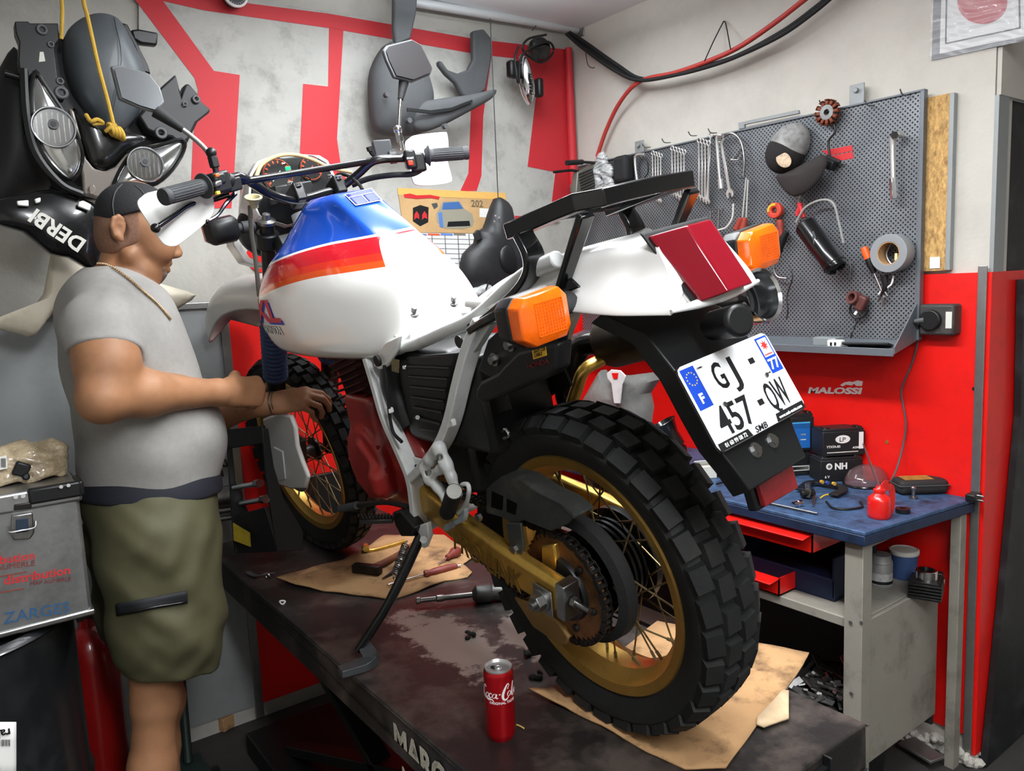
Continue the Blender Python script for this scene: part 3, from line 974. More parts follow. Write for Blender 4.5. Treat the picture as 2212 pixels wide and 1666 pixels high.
# ---- side stand
foot = at(782, 1428, 2, ZL)
loc = basis(_r, _f, _u, BO).inverted() @ foot
top = BX(912, 1152, -.135)
st = MB().tube([top, top.lerp(V(loc), .5) + V((-.005, -.004, 0)), V(loc) + V((0, 0, .03))], [.0125, .0115, .011], 14, sm=4)
ss = bp('side_stand', st, K['blackg'])
bp('stand_head', MB().slab(XS(-.145, (896, 1138), (922, 1130), (926, 1160), (916, 1186), (902, 1176)), (.014, 0, 0)), K['framew'], ss, bevel=.003)
bp('pivot_bolt', MB().cyl(BX(915, 1166, -.15), BX(915, 1166, -.158), .009, n=6), K['metal'], ss)
inv = basis(_r, _f, _u, BO).inverted()
fo = [at(790, 1400, 2, ZL + .035), at(802, 1425, 2, ZL + .02), at(775, 1440, 2, ZL + .012), at(735, 1452, 2, ZL + .012)]
bp('stand_foot', MB().tube([inv @ p for p in fo], [.9, 1.1, 1.0, .9], sm=4, sq=(.034, .018), up=_u), mat('scraped_grey_alloy', (88, 92, 94), .45, .6, var=.25, dirt=(40, 40, 40)), ss, bevel=.005)
s0, s1 = BX(880, 1168, -.155), BX(850, 1250, -.19)
hel = []
for k in range(15 * 12 + 1):
    t = k / (15 * 12)
    a, b, d = frame_of(s1 - s0)
    hel.append(s0.lerp(s1, .12 + .78 * t) + (a * math.cos(2 * PI * 15 * t) + b * math.sin(2 * PI * 15 * t)) * .0085)
bp('stand_spring', MB().tube([s0] + hel + [s1], .0018, 6), K['metal'], ss)

# ---- air box with ribbed cover, electrics behind it
ab = Field()
a0 = XS(-.10, (868, 768), (985, 768), (962, 944), (885, 940))
cc = sum(a0, V()) / 4
ab.rbox((-.02, cc.y + .0, cc.z), (.085, .11, .105), .02, .01)
ab.rbox((-.02, .40, .60), (.075, .09, .05), .02, .02)
box = field_obj('air_box', ab, K['black'], bike, .005, 1)
cvr = MB().slab(XS(-.118, (876, 772), (984, 764), (968, 830), (955, 925), (945, 935), (905, 930), (880, 850)), (.014, 0, 0))
cv = bp('air_box_cover', cvr, K['black'], box, bevel=.004)
for k in range(6):
    bp('cover_rib', MB().tube([BX(880 + k * 3.2, 792 + k * 22, -.121), BX(972 - k * 4, 796 + k * 24, -.121)], .0035, 8), K['black'], cv)
bp('cover_clip', MB().box(BX(876, 793, -.123), (.01, .012, .010)), K['chrome'], cv, bevel=.002)
bp('cover_screw', MB().cyl(BX(902, 902, -.12), BX(902, 902, -.126), .005, n=8), K['metal'], cv)
bp('intake_duct', MB().tube(XS(-.1, (850, 775), (852, 830), (868, 880), (885, 920)), [.028, .03, .027, .02], 16, sm=4), K['black'], box)
bp('duct_label', MB().slab(XS(-.1302, (845, 775), (862, 778), (861, 806), (846, 802)), (.001, 0, 0)), mat('worn_tan_label', (120, 108, 76), .7, var=.5, scale=120), box)

# ---- inner rear mudguard, black, wrapped over the rear wheel
ml = MB()
for k in range(15):
    a = R(2 + k * 9.6)
    rr_ = .385
    ml_c = V((0, rr_ * math.cos(a), AX.z + rr_ * math.sin(a) + .012))
sect = []
for k in range(14):
    a = R(40 + k * 2.7)
    e = V((0, math.cos(a), math.sin(a)))
    w = .082
    sect.append([AX + e * .375 + V((0, .01, .03)) + V((x * w, 0, 0)) - e * dr for x, dr in ((-1, .06), (-.96, .012), (-.7, 0), (.7, 0), (.96, .012), (1, .06), (.93, .062), (.88, .018), (.66, .006), (-.66, .006), (-.88, .018), (-.93, .062))])
mud = bp('inner_mudguard', MB().rings(sect), K['black'])
bp('battery_box', MB().box((-.02, .235, .665), (.17, .20, .20)).box((-.03, .30, .53), (.13, .13, .14)), K['black'], mud, bevel=.012)
bp('shock_absorber', MB().cyl((0, .39, .42), (0, .30, .72), .032, n=20), K['black'], mud)
p = BX(1085, 932, -.09)
bp('drain_clip', MB().tube([p, p + V((0, -.012, .006)), p + V((0, -.02, -.006)), p + V((0, .0, -.014))], .003, 6, sm=3), K['chrome'], mud)
# left electrics panel with the igniter box
pn = MB().slab(XS(-.118, (1052, 735), (1090, 700), (1205, 668), (1215, 700), (1208, 752), (1180, 790), (1080, 830), (1030, 800)), (.02, 0, 0))
ep = bp('electrics_panel', pn, K['black'], bevel=.005)
ig = MB().slab(XS(-.150, (1028, 842), (1036, 826), (1075, 806), (1090, 788), (1118, 760), (1204, 742), (1200, 800), (1185, 815), (1100, 850), (1040, 872), (1026, 862)), (.035, 0, 0))
igb = bp('igniter_box', ig, K['black'], ep, bevel=.006, seg=3)
lb = XS(-.1507, (1149, 758), (1178, 749), (1181, 768), (1152, 777))
bp('warning_label', MB().slab(lb, (.0008, 0, 0)), mat('yellow_label', (214, 166, 34), .5, var=.1, scale=100), igb)
for t_, k in (('ANTI CDI', .63), ('CABLE', .2)):
    o = lb[3].lerp(lb[0], k) + (lb[2] - lb[3]) * .12 - X1 * .0004
    bp('label_print', MB().text(t_, o, lb[2] - lb[3], lb[0] - lb[3], .0075, .0002, .02), K['inkblack'], igb)
hb_ = XS(-.1507, (1140, 797), (1200, 782))
bp('brand_print', MB().text('HONDA', hb_[0] - X1 * .0002, hb_[1] - hb_[0], Z1, .012, .0003, .02, sx=1.3), mat('dim_red_print', (96, 24, 24), .6), igb)
for q in ((1104, 744), (1070, 776)):
    p = BX(*q, -.118)
    bp('panel_bolt', MB().cyl(p, p - X1 * .012, .008, n=6).cyl(p, p - X1 * .004, .0125, n=16), K['metal'], ep)

# ---- exhaust, on the far side
m0, m1 = BX(1640, 640, .19), BX(1325, 735, .19)
ad = (m0 - m1).normalized()
ln = (m0 - m1).length
mu = MB().lathe([(.02, -.03), (.052, -.012), (.056, 0), (.056, ln * .62), (.05, ln * .66), (.036, ln * .70)], m1, ad, 36)
msf = mat('sooty_muffler', (58, 52, 44), .5, .7, var=.3, scale=14, dirt=(110, 96, 70), damt=.3, dscale=8)
muf = bp('muffler', mu, msf)
bp('tail_pipe', MB().lathe([(.034, ln * .60), (.046, ln * .66), (.048, ln * .72), (.044, ln * .76), (.044, ln * .97), (.047, ln * 1.0), (.045, ln * 1.03), (.040, ln * 1.02), (.037, ln * .9), (.03, ln * .85), (.026, ln * .9), (.018, ln * .9), (.018, ln * .7), (.001, ln * .7)], m1, ad, 40), K['chrome'], muf)
bp('muffler_core', MB().lathe([(.036, ln * .86), (.030, ln * .905), (.022, ln * .905), (.018, ln * .80), (.001, ln * .8)], m1, ad, 32), K['blackm'], muf)
bp('clamp_strap', MB().box(m1 + ad * .05 + V((-.03, 0, .052)), (.014, .055, .008), (R(-14), R(-35), 0)), K['dmetal'], muf, bevel=.002)
mpipe = mat('blued_black_pipe', (30, 28, 25), .25, .8, var=.3, scale=10)
ex = MB().tube([m1 + V((0, -.01, -.01)), BX(1262, 745, .17), BX(1238, 790, .15), BX(1222, 850, .13), (.13, .17, .56), (.14, .34, .48), (.14, .60, .44), (.12, .86, .50), (.06, .86, .70)], .024, 16, sm=6)
exo = bp('exhaust_pipe', ex, mpipe)
bp('link_pipe', MB().tube([m1 + V((-.04, .0, -.03)), BX(1262, 800, .11), BX(1246, 840, .10), BX(1232, 885, .09)], .013, 14, sm=6), K['gold'], exo)

# ---- tank: horizontal slices, rear to front, mirrored
def tslice(z, half):
    pts = [V((x, y, z)) for x, y in half]
    return pts


TK = [
    (.742, [(0, .47), (.060, .47), (.085, .485), (.115, .56), (.130, .66), (.135, .76), (.13, .86), (.115, .92), (.085, .945), (.05, .945), (0, .94)]),
    (.758, [(0, .405), (.088, .405), (.106, .418), (.140, .50), (.162, .61), (.172, .74), (.168, .87), (.152, .95), (.115, .975), (.06, .97), (0, .96)]),
    (.785, [(0, .380), (.100, .380), (.118, .394), (.146, .48), (.176, .60), (.190, .73), (.188, .87), (.172, .97), (.130, 1.01), (.07, 1.0), (0, .96)]),
    (.840, [(0, .378), (.084, .378), (.104, .392), (.136, .48), (.172, .60), (.196, .73), (.197, .87), (.184, .98), (.138, 1.035), (.075, 1.02), (0, .95)]),
    (.900, [(0, .392), (.066, .392), (.084, .404), (.118, .48), (.158, .60), (.190, .73), (.195, .87), (.182, .97), (.138, 1.025), (.075, 1.01), (0, .93)]),
    (.950, [(0, .432), (.054, .432), (.070, .444), (.098, .51), (.138, .61), (.174, .74), (.182, .86), (.166, .95), (.126, .995), (.070, .98), (0, .90)]),
    (.995, [(0, .488), (.046, .488), (.060, .498), (.082, .55), (.118, .64), (.152, .75), (.160, .84), (.144, .91), (.108, .95), (.064, .94), (0, .88)]),
    (1.028, [(0, .533), (.044, .533), (.055, .542), (.074, .60), (.100, .67), (.126, .76), (.132, .83), (.116, .88), (.088, .905), (.054, .90), (0, .865)]),
    (1.070, [(0, .596), (.044, .596), (.054, .606), (.066, .65), (.082, .70), (.098, .77), (.098, .82), (.086, .855), (.066, .872), (.042, .87), (0, .85)]),
    (1.105, [(0, .650), (.044, .650), (.053, .660), (.062, .695), (.070, .73), (.075, .77), (.072, .80), (.064, .826), (.05, .838), (.034, .838), (0, .83)]),
    (1.121, [(0, .680), (.036, .680), (.043, .688), (.049, .71), (.053, .74), (.055, .77), (.052, .795), (.046, .812), (.038, .82), (.026, .82), (0, .815)]),
]
NT = 5
_den = []
for z, h_ in TK:
    q = [V((x, y, 0)) for x, y in h_]
    _den.append([q[0]] + spline(q[1:], NT)[:-1] + [q[-2].lerp(q[-1], t) for t in (0, .5, 1)])
_cols = list(zip(*[[V((p.x, p.y, z)) for p in d] for (z, _), d in zip(TK, _den)]))
_cols = [spline(list(c), 4) for c in _cols]
TKD = [list(r_) for r_ in zip(*_cols)]                      # dense half outlines, bottom to top
rs = []
for r_ in TKD:
    rs.append(r_ + [V((-p.x, p.y, p.z)) for p in r_[1:-1]][::-1])
tank = MB().rings(rs)


def livery():
    """blue above, white line, red / red / orange bands sloping up to the rear, white below; white filler panel at the rear"""
    m = mat('tank_paint', (236, 236, 232), .16, coat=.8)
    nt = m.node_tree
    L = nt.links.new
    b = nt.nodes['Principled BSDF']
    tc = nt.nodes.new('ShaderNodeTexCoord')
    sep = nt.nodes.new('ShaderNodeSeparateXYZ')
    L(tc.outputs['Object'], sep.inputs[0])

    def mth(op, a, b_=None, clamp=False):
        n = nt.nodes.new('ShaderNodeMath')
        n.operation = op
        for i, x in enumerate((a, b_)):
            if x is None:
                continue
            if isinstance(x, (int, float)):
                n.inputs[i].default_value = x
            else:
                L(x, n.inputs[i])
        return n.outputs[0]

    y, z = sep.outputs['Y'], sep.outputs['Z']
    ax_ = mth('ABSOLUTE', sep.outputs['X'])
    # band height: level along the flank, dropping a little to the front
    t1 = mth('MAXIMUM', mth('SUBTRACT', y, .62), 0)
    s = mth('ADD', z, mth('MULTIPLY', mth('POWER', t1, 1.6), .22))
    rp = nt.nodes.new('ShaderNodeValToRGB')
    rp.color_ramp.interpolation = 'CONSTANT'
    el = rp.color_ramp.elements
    stops = [(.0, (236, 236, 232)), (.944, (228, 84, 30)), (.958, (222, 52, 34)), (.974, (206, 30, 44)), (1.008, (240, 240, 240)), (1.013, (26, 78, 188))]
    lo, hi = .7, 1.15
    while len(el) < len(stops):
        el.new(.5)
    for e, (p, c) in zip(el, stops):
        e.position = max(0, (p - lo) / (hi - lo))
        e.color = lin(c)
    L(mth('DIVIDE', mth('SUBTRACT', s, lo), hi - lo), rp.inputs[0])
    # rear filler panel: white where y lies behind a sloping line
    edge = mth('ADD', mth('MULTIPLY', mth('SUBTRACT', z, .9), .85), .412)
    edge = mth('SUBTRACT', edge, mth('MULTIPLY', mth('GREATER_THAN', sep.outputs['X'], .057), .10))
    rear = mth('MULTIPLY', mth('LESS_THAN', y, edge), mth('LESS_THAN', z, 1.012))
    mx = nt.nodes.new('ShaderNodeMix')
    mx.data_type = 'RGBA'
    L(rear, mx.inputs['Factor'])
    L(rp.outputs[0], mx.inputs['A'])
    mx.inputs['B'].default_value = lin((238, 238, 235))
    L(mx.outputs['Result'], b.inputs['Base Color'])
    return m


tk = bp('fuel_tank', tank, livery(), ang=50)
# lettering on the flank (on the surface, found with the lofted slices)
def tank_x(y, z):
    """half width of the tank at a height and station"""
    zs = [r_[0].z for r_ in TKD]
    i = max(0, min(len(TKD) - 2, sum(z > q for q in zs) - 1))
    f = (z - zs[i]) / (zs[i + 1] - zs[i])
    w = []
    for r_ in (TKD[i], TKD[i + 1]):
        pts = r_[3:8 * NT]
        pts = sorted((p.y, p.x) for p in pts)
        w.append(float(np.interp(y, [p_[0] for p_ in pts], [p_[1] for p_ in pts])))
    return w[0] * (1 - f) + w[1] * f


def on_flank(txt, y0, z0, size, off, m, name, **kw):
    def bend(x, y, z):
        yy, zz = y0 - x, z0 + y
        return V((-(tank_x(yy, zz) + off + z), yy, zz))
    return bp(name, MB().text(txt, (0, 0, 0), (0, -1, 0), (0, 0, 1), size, .0006, bend=bend, **kw), m, tk)


ch_ = MB()
on_flank('XL', .968, .843, .076, .0010, K['inkblue'], 'lettering', bold=.03, shear=-.25, sx=1.95)
on_flank('XL', .978, .849, .076, .0024, mat('pink_red_print', (196, 44, 58), .5), 'lettering', bold=.03, shear=-.25, sx=1.95)
on_flank('HONDA', .958, .816, .029, .0012, mat('outline_grey', (92, 92, 92), .5), 'lettering', bold=.02, sx=1.35)
on_flank('HONDA', .958, .816, .029, .0024, K['paper'], 'lettering', bold=-.012, sx=1.35)
# caution label on the top
sk = MB()
W4 = [BPL(a, b, (0, .605, 1.078), (0, -.52, .855)) for a, b in ((744, 422), (802, 408), (826, 434), (768, 446))]
def sticker(u0, u1, v0, v1, off):
    g = lambda u, v: (W4[3].lerp(W4[2], u)).lerp(W4[0].lerp(W4[1], u), v) + V((0, -.52, .855)) * off
    return MB().grid(lambda a, b: g(u0 + (u1 - u0) * a, v0 + (v1 - v0) * b), 6, 6)
stk = bp('caution_label', sticker(0, 1, 0, 1, .002), K['paper'], tk, solid=.0006)
navy = mat('navy_label_print', (40, 52, 128), .5, var=.5, scale=160)
bp('label_panel', sticker(.04, .48, .05, .66, .0026), navy, stk, solid=.0004)
bp('label_panel', sticker(.52, .96, .05, .66, .0026), navy, stk, solid=.0004)
bp('label_panel', sticker(.03, .97, .72, .96, .0026), navy, stk, solid=.0004)
for q in ((892, 678), (977, 655)):
    p = BY(*q, .385)
    bp('tank_bolt', MB().cyl(p, p + V((0, -.012, .014)), .0065, n=6).cyl(p, p + V((0, -.0035, .004)), .0125, n=16), K['metal'], tk, bevel=.001)
ear = MB().slab(XS(-.135, (830, 740), (862, 726), (856, 756), (836, 792), (818, 800), (806, 790), (806, 772)), (.012, 0, 0))
er = bp('tank_ear', ear, K['white'], tk, bevel=.004)
p = BX(815, 780, -.148)
bp('rubber_plug', MB().cyl(p + X1 * .004, p - X1 * .003, .0125, n=20), K['blackm'], tk)

# ---- tail cowl
def cowl(t):
    """station along the cowl, 0 at the seat and 1 at the lamp"""
    y = .165 - .475 * t
    zc = float(np.interp(t, [0, .25, .5, .75, 1], [.872, .912, .936, .950, .953]))
    w = float(np.interp(t, [0, .3, .6, 1], [.085, .105, .102, .070]))
    ws = float(np.interp(t, [0, .3, .6, .85, 1], [.098, .122, .135, .128, .100]))
    zs = float(np.interp(t, [0, .3, .6, .85, 1], [.860, .858, .862, .850, .845]))
    yb = y - .035 * t * t
    return y, yb, zc, w, ws, zs


rs = []
for k in range(15):
    y, yb, zc, w, ws, zs = cowl(k / 14)
    half = [(0, zc, y), (.5 * w, zc - .002, y), (w * .86, zc - .010, y), (w, zc - .024, y), (w * .94 + ws * .06, zc - .045, (y + yb) / 2), (ws * .92, zs + .022, yb), (ws, zs + .006, yb), (ws + .002, zs, yb), (ws - .005, zs, yb), (ws - .008, zs + .006, yb), (w * .8, zc - .04, y), (w * .5, zc - .012, y), (0, zc - .008, y)]
    R_ = [V((x, yy, z)) for x, z, yy in half]
    L_ = [V((-x, yy, z)) for x, z, yy in half[1:-1]]
    rs.append(R_ + L_[::-1])
rs = [rs[0]] + rs + [[p + V((0, -.0015, 0)) for p in rs[-1]], [p + V((0, -.002, 0)) for p in rs[-1]]]
tc_ = bp('tail_cowl', MB().rings(rs), K['white'], ang=180, sub=2)
# rear face under the lamp
oc = [V((x, yy, z)) for x, z, yy in [(ws, zs + .006, yb), (ws * .92, zs + .022, yb), (w * .94 + ws * .06, zc - .045, (y + yb) / 2), (w, zc - .024, y), (w * .86, zc - .010, y), (.5 * w, zc - .002, y)]]
oc = oc + [V((-p.x, p.y, p.z)) for p in oc][::-1]
bp('rear_panel', MB().slab([p + V((0, .013, -.001)) for p in oc], (0, -.008, 0)), K['white'], tc_, bevel=.002)
bp('rear_lip', MB().tube([V((-ws, yb - .004, zs + .006)), V((0, yb - .012, zs + .004)), V((ws, yb - .004, zs + .006))], [.003, .007, .008, .007, .003], 12, sm=4), K['white'], tc_)

# ---- tail lamp
T0, T1 = BY(1400, 511, -.306), BY(1532, 492, -.306)
B0, B1 = BY(1528, 640, -.372), BY(1590, 620, -.372)
M0 = BY(1472, 503, -.334)
M1 = BY(1533, 491, -.334)
xl, xr = -.066, .066
tl = MB()
fl = [V((-.068, -.300, .955)), V((-.030, -.330, .957)), V((.030, -.330, .957)), V((.068, -.300, .955)), V((.040, -.362, .852)), V((-.040, -.362, .852)), V((-.026, -.392, .862)), V((.026, -.392, .862))]
# faceted lens: a raised middle facet between two triangular flanks
pts = [(-.070, -.300, .952), (-.026, -.334, .957), (.026, -.334, .957), (.070, -.300, .952), (.050, -.362, .853), (.028, -.392, .862), (-.028, -.392, .862), (-.050, -.362, .853), (-.060, -.285, .945), (.060, -.285, .945), (.045, -.335, .852), (-.045, -.335, .852)]
tl.add(pts, [(1, 6, 5, 2), (0, 7, 6, 1), (2, 5, 4, 3), (7, 4, 5, 6), (0, 1, 2, 3, 9, 8), (0, 8, 11, 7), (3, 4, 10, 9), (7, 11, 10, 4), (8, 9, 10, 11)])
lampo = bp('tail_lamp', tl, K['redlens'], ang=20, bevel=.003, seg=3)
gk = [(-.076, -.294, .956), (.076, -.294, .956), (.055, -.358, .846), (-.055, -.358, .846)]
gb_ = [V(p) for p in ((-.064, -.318, .905), (.064, -.318, .905), (.056, -.352, .846), (-.056, -.352, .846))]
bp('lamp_base', MB().slab(gb_, (0, .04, 0)), K['white'], lampo, bevel=.003)
bp('lamp_gasket', MB().slab([V(p) for p in gk], (0, .006, .002)), K['blackm'], lampo, bevel=.002)

# ---- rear turn signals
def signal(c, fwd, m, s=1., stem=None):
    q = basis(X1, Z1.cross(X1) * 1, Z1)
    w, h = .045 * s, .037 * s
    out = [(-w, -h * .62), (-w * .55, -h), (w * .75, -h * .95), (w, -h * .55), (w, h * .62), (w * .72, h), (-w * .7, h * .9), (-w, h * .55)]
    body = MB()
    body.rings([[V(c) + V((x * k, d * fwd, z * k)) for x, z in out] for k, d in ((.55, -.040), (.92, -.030), (1.04, -.004), (1.04, .006))])
    o = bp('turn_signal', body, K['black'], bevel=.003)
    ln_ = MB().rings([[V(c) + V((x * k, d * fwd, z * k)) for x, z in out] for k, d in ((.99, .004), (1.0, .018), (.97, .028), (.66, .0355))])
    lo_ = bp('lens', ln_, m, o, bevel=.002)
    rb = MB()
    for i in range(-5, 6):
        rb.box(V(c) + V((w * .06 + i * w * .108, .0348 * fwd, 0)), (.0014, .003, h * 1.2))
    for i in range(-5, 6):
        rb.box(V(c) + V((w * .06, .0348 * fwd, i * h * .12)), (w * 1.08, .003, .0014))
    bp('lens_ribs', rb, m, lo_)
    if stem:
        bp('stem', MB().lathe([(.010, 0), (.0125, .004), (.0125, (stem - V(c)).length * .55), (.0165, (stem - V(c)).length * .58), (.0175, (stem - V(c)).length * .92), (.011, (stem - V(c)).length)], V(c) + V((0, -.018 * fwd, 0)), stem - V(c), 18), K['grip'], o)
    return o


cl, cr_ = BX(1150, 685, -.235), BX(1622, 537, .262)
for c, sgn in ((cl, -1), (cr_, 1)):
    signal((c.x, c.y, c.z), -1, K['amber'], 1.0, V((sgn * .115, c.y + .03, c.z - .004)))

# ---- rack
rk = MB()
RF, RR = BX(1116, 488, -.11), BX(1272, 432, -.11)
zr = RR.z
rear_r = BY(1545, 372, RR.y - .005)
xr = rear_r.x
front = RF
rail_pts = [V((-.11, RF.y, RF.z)), V((-.11, (RF.y + RR.y) / 2, (RF.z + RR.z) / 2 + .003)), V((-.11, RR.y + .02, RR.z)), V((-.095, RR.y, RR.z))]
ztop = RR.z
rk.tube([V((-.112, RF.y + .01, RF.z - .006)), V((-.112, RR.y + .015, ztop)), V((-.095, RR.y - .004, ztop)), V((0, RR.y - .012, ztop + .002)), V((.095, RR.y - .004, ztop)), V((.112, RR.y + .015, ztop)), V((.112, RF.y + .01, RF.z - .006))], 1, sq=(.034, .026), up=Z1)
rk.box((0, RR.y + .03, ztop + .002), (.22, .05, .012)).box((0, RF.y - .02, RF.z + .0), (.22, .04, .012))
for s_ in (-1, 1):
    rk.box((s_ * .05, (RF.y + RR.y) / 2, (RF.z + RR.z) / 2), (.03, abs(RF.y - RR.y), .012), (math.atan2(RR.z - RF.z, RR.y - RF.y) - PI if False else R(-6), 0, 0))
ra = bp('rear_rack', rk, K['blackg'], bevel=.004, seg=2)
def stay(s):
    f = XS(-.118, (1128, 503), (1152, 552), (1146, 596), (1105, 644), (1020, 712))
    b = XS(-.118, (1266, 462), (1240, 540), (1214, 622))
    m_ = MB()
    m_.tube(f, [1.1, 1.2, 1.1, 1, .9], sm=4, sq=(.012, .032), up=X1)
    m_.tube(b, [1.1, 1, .9], sm=3, sq=(.012, .026), up=X1)
    m_.slab(XS(-.122, (1205, 628), (1228, 600), (1250, 622), (1215, 636)), (.008, 0, 0))
    return m_
bp('rack_stay', stay(-1), K['blackg'], ra, bevel=.003)
ms_ = stay(-1)
ms_.v = [(-x, y, z) for x, y, z in ms_.v]
ms_.f = [tuple(reversed(f)) for f in ms_.f]
bp('rack_stay', ms_, K['blackg'], ra, bevel=.003)
p = BX(1022, 708, -.128)
bp('rack_bolt', MB().cyl(p, p - X1 * .008, .010, n=16), K['black'], ra, bevel=.002)
lower = MB().tube([BX(1024, 712, -.128), BX(1060, 690, -.128), BX(1100, 668, -.126)], 1, sq=(.016, .034), up=X1)
bp('rack_foot', lower, K['blackg'], ra, bevel=.004)

# ---- rear mudguard, number plate
mg = MB()
pc, pd = V((0, -.342, .769)), V((0, -.454, -.891))
pn_ = V((0, -.891, .454))
rs = []
for t, w in ((-.72, .085), (-.35, .088), (0, .09), (.5, .09), (.9, .088), (1.18, .078), (1.5, .07)):
    c = pc + pd * (.13 * t) - pn_ * (.012 + (.05 if t < -.5 else .0))
    if t == -.72:
        c = V((0, -.20, .845))
    if t == -.35:
        c = V((0, -.285, .815))
    rs.append([c + V((x * w, 0, 0)) - pn_ * d for x, d in ((-1, .035), (-1, 0), (1, 0), (1, .035), (.93, .035), (.93, .006), (-.93, .006), (-.93, .035))])
mgo = bp('rear_mudguard', MB().rings(rs), K['black'], bevel=.003)
for x in (-.06, -.02):
    a, b = V((x, -.26, .80)), V((x, -.335, .755))
    bp('mudguard_rib', MB().tube([a, b], 1, sq=(.004, .012), up=X1), K['black'], mgo)
fl_ = [pc + pd * .205 + V((0, -.004, 0)), pc + pd * .25]
rb0 = MB().box(BX(1672, 1046, .035) + V((0, .012, 0)), (.098, .018, .058), (R(-12), R(2), 0))
rfo = bp('reflector_holder', rb0, K['black'], mgo, bevel=.004)
bp('reflector', MB().box(BX(1676, 1043, .035) + V((0, -.0, 0)), (.086, .010, .046), (R(-12), R(2), 0)), mat('dusty_red_reflector', (128, 22, 28), .4, var=.25, scale=60, coat=.3), rfo, bevel=.002)
for q in ((1631, 973), (1667, 953)):
    p = BPL(*q, pc - pn_ * .012, pn_)
    bp('plate_bolt', MB().cyl(p, p + pn_ * .007, .008, n=6).cyl(p, p + pn_ * .002, .0115, n=18), K['chrome'], mgo)
bp('plate_lamp', MB().tube([BY(1535, 705, -.33), BY(1600, 692, -.40)], [.021, .024], 20, sm=2), K['black'], mgo, bevel=.006)

PW, PH = .105, .065
pu = -pd
P0 = pc + pd * .065 + pn_ * .004                            # plate centre
plo = [(-PW + .01, -PH), (PW - .01, -PH), (PW - .003, -PH + .003), (PW, -PH + .01), (PW, PH - .01), (PW - .003, PH - .003), (PW - .01, PH), (-PW + .01, PH), (-PW + .003, PH - .003), (-PW, PH - .01), (-PW, -PH + .01), (-PW + .003, -PH + .003)]
bp('plate_holder', MB().prism([(x * 1.02, y * 1.02 - .0005) for x, y in plo], P0 - pn_ * .003, X1, pu, .0025), K['black'], mgo)
plate = bp('license_plate', MB().prism(plo, P0, X1, pu, .0018), mat('plate_white', (232, 234, 234), .3, coat=.5), bevel=.0006, seg=1)
on = lambda x, y, h=.0019: P0 + X1 * x + pu * y + pn_ * h
pt = lambda t_, x, y, sz, m, b=.03, sx=1., al='LEFT', h=.0019, sh=0.: bp('lettering', MB().text(t_, on(x, y, h), X1, pu, sz, .0006, b, sh, sx, al), m, plate)
bb = mat('plate_blue', (22, 66, 176), .4)
bp('country_band', MB().prism([(-.101, -.002), (-.072, -.002), (-.072, .060), (-.101, .060)], on(0, 0, .0018), X1, pu, .0004), bb, plate)
bp('region_band', MB().prism([(.073, .002), (.101, .002), (.101, .060), (.073, .060)], on(0, 0, .0018), X1, pu, .0004), bb, plate)
bp('region_field', MB().prism([(.076, .028), (.098, .028), (.098, .057), (.076, .057)], on(0, 0, .0022), X1, pu, .0003), K['paper'], plate)
star = []
for k in range(16):
    a = 2 * PI * k / 16
    rr_ = .009 if k % 2 == 0 else .004
    star.append((.087 + rr_ * math.sin(a), .046 + rr_ * math.cos(a)))
bp('region_emblem', MB().prism(star, on(0, 0, .0025), X1, pu, .0003), K['inkred'], plate)
pt('ile de France', .0775, .0305, .0034, K['inkred'], h=.0026)
es = MB()
for k in range(12):
    a = 2 * PI * k / 12
    es.prism([(-.0865 + .0095 * math.cos(a) + (.0016 if j % 2 == 0 else .0007) * math.sin(2 * PI * j / 10), .043 + .0095 * math.sin(a) + (.0016 if j % 2 == 0 else .0007) * math.cos(2 * PI * j / 10)) for j in range(10)], on(0, 0, .0022), X1, pu, .0003)
bp('star_ring', es, mat('plate_yellow', (222, 200, 60), .5), plate)
pt('F', -.0915, .006, .020, K['paper'], .04, h=.0024)
def fit(t_, x0, x1, y, cap_h, b=.012, m=K['inkblack'], h=.0019):
    """plate characters stretched to the width they have on the plate"""
    mb = MB().text(t_, (0, 0, 0), (1, 0, 0), (0, 1, 0), cap_h / .729, .0006, b)
    xs_ = [p[0] for p in mb.v]
    k = (x1 - x0) / (max(xs_) - min(xs_))
    mb.v = [tuple(on(x0 + (p[0] - min(xs_)) * k, y + p[1], h + p[2])) for p in mb.v]
    return bp('lettering', mb, m, plate)


fit('G', -.045, -.022, .0125, .041)
fit('J', -.014, .005, .0125, .041)
fit('-', .038, .050, .020, .041, .03)
fit('457', -.081, -.006, -.048, .043)
fit('-', .012, .024, -.040, .041, .03)
fit('QW', .034, .083, -.047, .043)
fit('77', .0755, .0985, .0075, .017, .02, K['paper'], .0024)
pt('SMB', -.022, -.0635, .0125, K['inkblack'], .015, 1.25, h=.002, sh=.2)
for x0, x1, t_ in ((-.102, -.030, '01 60 99 08 72'), (.030, .102, 'www.smb-moto.com')):
    bp('dealer_strip', MB().prism([(x0, -.0645), (x1, -.0645), (x1 - (.004 if x1 < 0 else 0), -.0525), (x0 + (.004 if x0 > 0 else 0), -.0525)], on(0, 0, .0018), X1, pu, .0004), K['inkblack'], plate)
    pt(t_, (x0 + x1) / 2, -.0615, .0085 if x0 < 0 else .0068, K['paper'], .02, .95 if x0 < 0 else 1., 'CENTER', .0024)
pt('CUPRO', -.068, .052, .0035, K['inkblack'])
bp('plate_rivet', MB().cyl(on(-.052, -.008), on(-.052, -.008, .004), .0036, n=14), K['metal'], plate)
bp('plate_rivet', MB().cyl(on(.058, .004), on(.058, .004, .004), .0036, n=14), K['metal'], plate)
pt('e2 00', .062, .0045, .0035, K['inkblack'])

